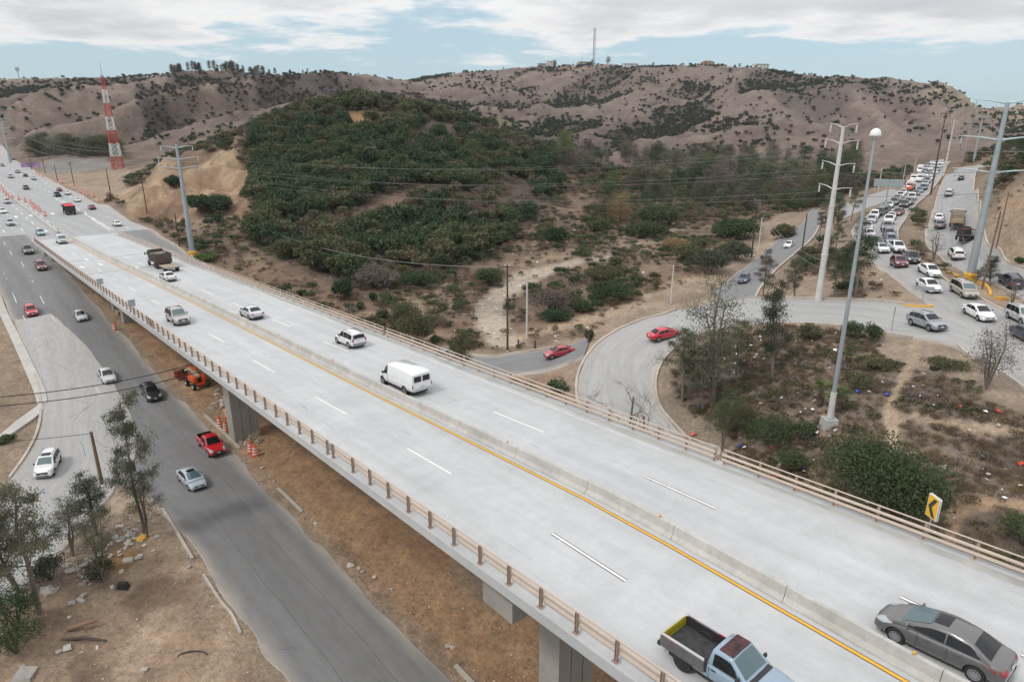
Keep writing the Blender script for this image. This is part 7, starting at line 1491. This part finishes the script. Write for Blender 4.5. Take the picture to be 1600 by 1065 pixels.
def rock(uv, s, label, me, group=None, name='rock', cat='rock', p=None):
    p = p or GD(*uv); o = put(name, me, loc=p + Vector((0, 0, s * .1)), label=label, cat=cat, group=group); o.scale = (s,) * 3; o.rotation_euler = (random.uniform(-.3, .3), random.uniform(-.3, .3), random.random() * 6.28); return o
rr = random.Random(21)
for (u, v, s) in ((40, 1056, 2.0), (37, 1043, .8), (75, 925, 1.6), (88, 922, .9), (130, 930, .8), (145, 902, 1.2), (126, 938, .9), (112, 942, .7), (100, 885, 1.3), (110, 893, 1.0), (120, 888, 1.0), (132, 884, 1.1), (138, 875, .8), (187, 823, .9), (178, 834, .7), (193, 840, .6), (207, 836, .9), (201, 846, .6), (214, 828, .7), (185, 845, .6), (200, 876, 1.1), (217, 871, .9), (219, 868, .6), (190, 893, .7), (246, 838, .7), (249, 844, .4), (295, 886, .6), (225, 1046, .8), (226, 852, .5), (240, 860, .5), (175, 917, .5), (105, 1012, 1.0), (93, 1018, .7), (152, 1012, .5), (128, 1019, .4), (108, 964, .4), (210, 842, .8), (196, 828, .8), (180, 840, .9), (172, 850, .7), (165, 858, .6), (155, 868, .8)):
    rock((u, v), s * .75, 'pale lump of concrete rubble lying on the island dirt', rr.choice(CH + ROCKS[:2]), 'rubble on the island dirt', 'rubble_piece', 'rubble')
rock((222, 842), .95, 'yellow painted stone among the grey rubble', ROCKS[1].copy(), None); bpy.data.objects[[o.name for o in C.objects if o.get('label', '').startswith('yellow painted stone')][0]].data.materials[0] = M_YELLOW
for k in range(60):
    u = rr.uniform(120, 225); v = 905 - (u - 120) * .72 + rr.gauss(0, 12); rock((u, v), rr.uniform(.2, .6), 'small broken stone in the rubble belt on the island', rr.choice(CH + ROCKS), 'small stones of the rubble belt', 'rubble_piece', 'rubble')
for uv, s in (((548, 884), .8), ((560, 888), .35), ((566, 893), .35), ((585, 902), .4), ((612, 920), .35), ((700, 1010), .5), ((707, 1012), .4), ((493, 818), .45), ((487, 812), .3), ((428, 752), .4), ((410, 731), .5), ((468, 795), .35)): rock(uv, s, 'loose stone at the edge of the graded dirt strip', ROCKS[int(uv[0]) % 5], 'stones along the dirt strip')
for k in range(26):
    u, v = 345 + rr.gauss(0, 9), 628 + rr.gauss(0, 14); rock((u, v), rr.uniform(.3, .9), 'broken concrete and earth lump heaped left of the big pier', rr.choice(CH + ROCKS), 'rubble heap left of the big pier', 'rubble_piece', 'rubble')
for k in range(20):
    u, v = 385 + rr.gauss(0, 9), 690 + rr.gauss(0, 4); rock((u, v), rr.uniform(.25, .7), 'broken lump at the foot of the big pier', rr.choice(CH + ROCKS), 'rubble at the foot of the big pier', 'rubble_piece', 'rubble')
p = GD(398, 690); t = thing('timber_heap', 'heap of loose pale timber sticks at the foot of the pier', 'timber', p)
for k in range(26): mb = MB(); a = rr.random() * 6.28; l = rr.uniform(.8, 2.0); mb.beam((rr.gauss(0, .5), rr.gauss(0, .5), rr.uniform(.05, .2)), (math.cos(a) * l * .5, math.sin(a) * l * .5, rr.uniform(.3, 1.3)), .07, .05); mb.build('stick', mat('pale_timber', (.40, .31, .21), .9, randv=.2), t)
p = GD(186, 488); t = thing('timber_stack', 'low stack of timber beams under the far span', 'timber', p, AZB)
for k in range(6): mb = MB(); mb.box((rr.uniform(-.3, .3), (k % 3 - 1) * .35, .12 + .25 * (k // 3)), (3.4, .28, .2)); mb.build('beam', MATS['pale_timber'], t)
# single odd things on the bare lot and in the loop
p = GD(193, 918); mb = MB(); mb.box((0, 0, .25), (.9, .5, .5), taper=.7); mb.build('black_bag', M_BLACKP, loc=p, label='black rubbish bag or box on the bare dirt', cat='bag')
p = GD(107, 985); mb = MB(); mb.tube([(0, 0, .15), (.9, .3, .3), (1.6, .9, .2)], [.17, .15, .10], 8); mb.build('log', mat('cut_log', (.22, .14, .085), .9), loc=p, label='brown cut log on the bare lot', cat='log', smooth=True)
p = GD(118, 1002); mb = MB(); mb.tube([(-1, 0, .1), (.4, .2, .2), (2.2, 0, .1)], [.14, .12, .08], 7); mb.build('branch', M_BARKD, loc=p, label='dark fallen branch beside the cut log', cat='branch', smooth=True)
p = GD(301, 1026); mb = MB(); mb.tube([(1.0 * math.cos(a), .5 * math.sin(a), .06) for a in np.linspace(.3, 3.4, 14)], .05, 6); mb.build('hose_piece', M_BLACKP, loc=p, label='curved black hose piece on the bare lot', cat='hose', smooth=True)
p = GD(1460, 577); mb = MB(); mb.lathe([(.22, 0), (.36, 0), (.40, .1), (.36, .2), (.22, .2), (.22, 0)], 18); mb.build('old_tyre', M_RUBBER, loc=p, label='old black tyre lying inside the loop', cat='tyre', smooth=True)
p = RD(1006, 615); mb = MB(); t = thing('litter_bundle', 'red and blue plastic bundle caught in the bare tree', 'litter', tnp(31, 39.5) + Vector((.6, .3, 4.4))); put('red_plastic', rounded('red_plastic', (.1, 0, .12), (.6, .5, .4), mat('red_plastic', (.55, .06, .03), .5)), t); put('blue_plastic', rounded('blue_plastic', (-.15, 0, -.2), (.5, .4, .45), mat('blue_plastic', (.02, .06, .38), .5)), t)
M_BLUEP, M_REDP = MATS['blue_plastic'], MATS['red_plastic']
for u, v, m, w in ((1093, 636, M_BLUEP, 'blue'), (1340, 613, M_BLUEP, 'blue'), (1385, 618, M_BLUEP, 'blue'), (1157, 698, M_BLUEP, 'blue'), (1256, 733, M_BLUEP, 'blue'), (1362, 750, M_BLUEP, 'blue'), (1205, 701, M_REDP, 'red'), (1500, 637, M_REDP, 'red'), (1310, 789, M_REDP, 'red'), (1560, 645, M_REDP, 'red'), (1084, 680, M_REDP, 'red'), (1210, 748, M_REDP, 'red'), (1594, 726, M_REDP, 'red'), (1159, 653, M_REDP, 'red')):
    p = GD(u, v); rng = np.random.default_rng(u); mb = MB(); n = 9; mb.add([(.35 * math.cos(a) * rng.uniform(.5, 1.2), .3 * math.sin(a) * rng.uniform(.5, 1.2), rng.uniform(.05, .25)) for a in np.linspace(0, 5.6, n)] + [(0, 0, .32)], [(i, (i + 1) % n, n) for i in range(n)]); mb.build('plastic_scrap', m, loc=p, label='crumpled %s plastic scrap among the weeds of the loop' % w, cat='litter', group='%s plastic scraps in the loop' % w)
# pale litter: uncountable specks
def litter(name, label, X, Y, smin, smax, mats, lift=.06):
    vs = []; fs = []; mi = []; rng = np.random.default_rng(77)
    for x, y in zip(X, Y):
        z = float(ground_z(x, y)) + lift; s = rng.uniform(smin, smax); a = rng.random() * 6.28; k = len(vs); c, sn = math.cos(a) * s, math.sin(a) * s
        vs += [(x - c, y - sn, z), (x + sn * .6, y - c * .6, z + rng.uniform(0, s)), (x + c, y + sn, z + rng.uniform(0, s * .5)), (x - sn * .6, y + c * .6, z)]; fs += [(k, k + 1, k + 2), (k, k + 2, k + 3)]; m = rng.integers(0, len(mats)); mi += [m, m]
    me = bpy.data.meshes.new(name); me.from_pydata(vs, [], fs); me.polygons.foreach_set('material_index', mi)
    for m in mats: me.materials.append(m)
    put(name, me, label=label, kind='stuff')
LM = [mat('white_litter', (.74, .74, .73), .7), mat('grey_litter', (.42, .41, .40), .8), mat('bluish_litter', (.42, .48, .58), .6), mat('tan_litter', (.45, .36, .26), .9)]
X, Y = sample(9000, (5, 120), (25, 112)); gm = gridval(blur(isl & (_RD > .5), 1), X, Y); cl = fbm(X * .12, Y * .12, 3, 331); U_, V_ = project(X, Y, ground_z(X, Y)); heavy = (U_ > 1500) & (V_ > 790) | ((U_ > 1420) & (V_ > 580)); keep = (gm > .5) & (RNG.random(len(X)) < np.where(cl > .52, .40, .09) * np.where(heavy, 2.4, 1)); litter('loop_litter', 'pale scraps of litter strewn inside the loop', X[keep], Y[keep], .08, .28, LM, .34)
X, Y = sample(7000, (-60, 0), (30, 75)); gm = gridval(blur(bl & (_RD > .5), 1), X, Y); keep = (gm > .5) & (RNG.random(len(X)) < .22); litter('lot_litter', 'small pale stones and scraps on the bare lot', X[keep], Y[keep], .025, .10, LM + [M_KERB, MATS['dark_bark']])
X, Y = sample(22000, (-40, 70), (80, 190)); keep = (gridval(_RD, X, Y) > 1) & (RNG.random(len(X)) < np.where(gridval(COL[..., 2], X, Y) > .19, .40, .05)) & (X * N2[0] + Y * N2[1] > 46); litter('valley_litter', 'pale stones and scraps along the stream bed', X[keep], Y[keep], .08, .30, LM)
X, Y = sample(9000, (-45, 5), (25, 90)); keep = (gridval(fresh.astype(float), X, Y) > .5) & (RNG.random(len(X)) < .25 + .5 * (fbm(X * .4, Y * .4, 3, 401) > .55)); litter('dirt_crumbs', 'crumbs of soil and stone on the graded strip', X[keep], Y[keep], .03, .12, [MATS['tan_litter'], M_KERB, mat('dark_soil_crumb', (.13, .08, .05), .95)])
# ------------------------------------------------------------------ haze
mb = MB(); mb.box((0, 700, 55), (3000, 1500, 150)); 
hz = mb.mesh('haze'); hm = bpy.data.materials.new('haze'); hm.use_nodes = True; nt = hm.node_tree; nt.nodes.clear(); o = nt.nodes.new('ShaderNodeOutputMaterial'); pv = nt.nodes.new('ShaderNodeVolumePrincipled'); pv.inputs['Color'].default_value = (.86, .92, 1, 1); pv.inputs['Density'].default_value = .00006; pv.inputs['Anisotropy'].default_value = .1; nt.links.new(pv.outputs[0], o.inputs['Volume']); hz.materials.append(hm); put('haze', hz, label='thin pale haze over the valley', kind='stuff')
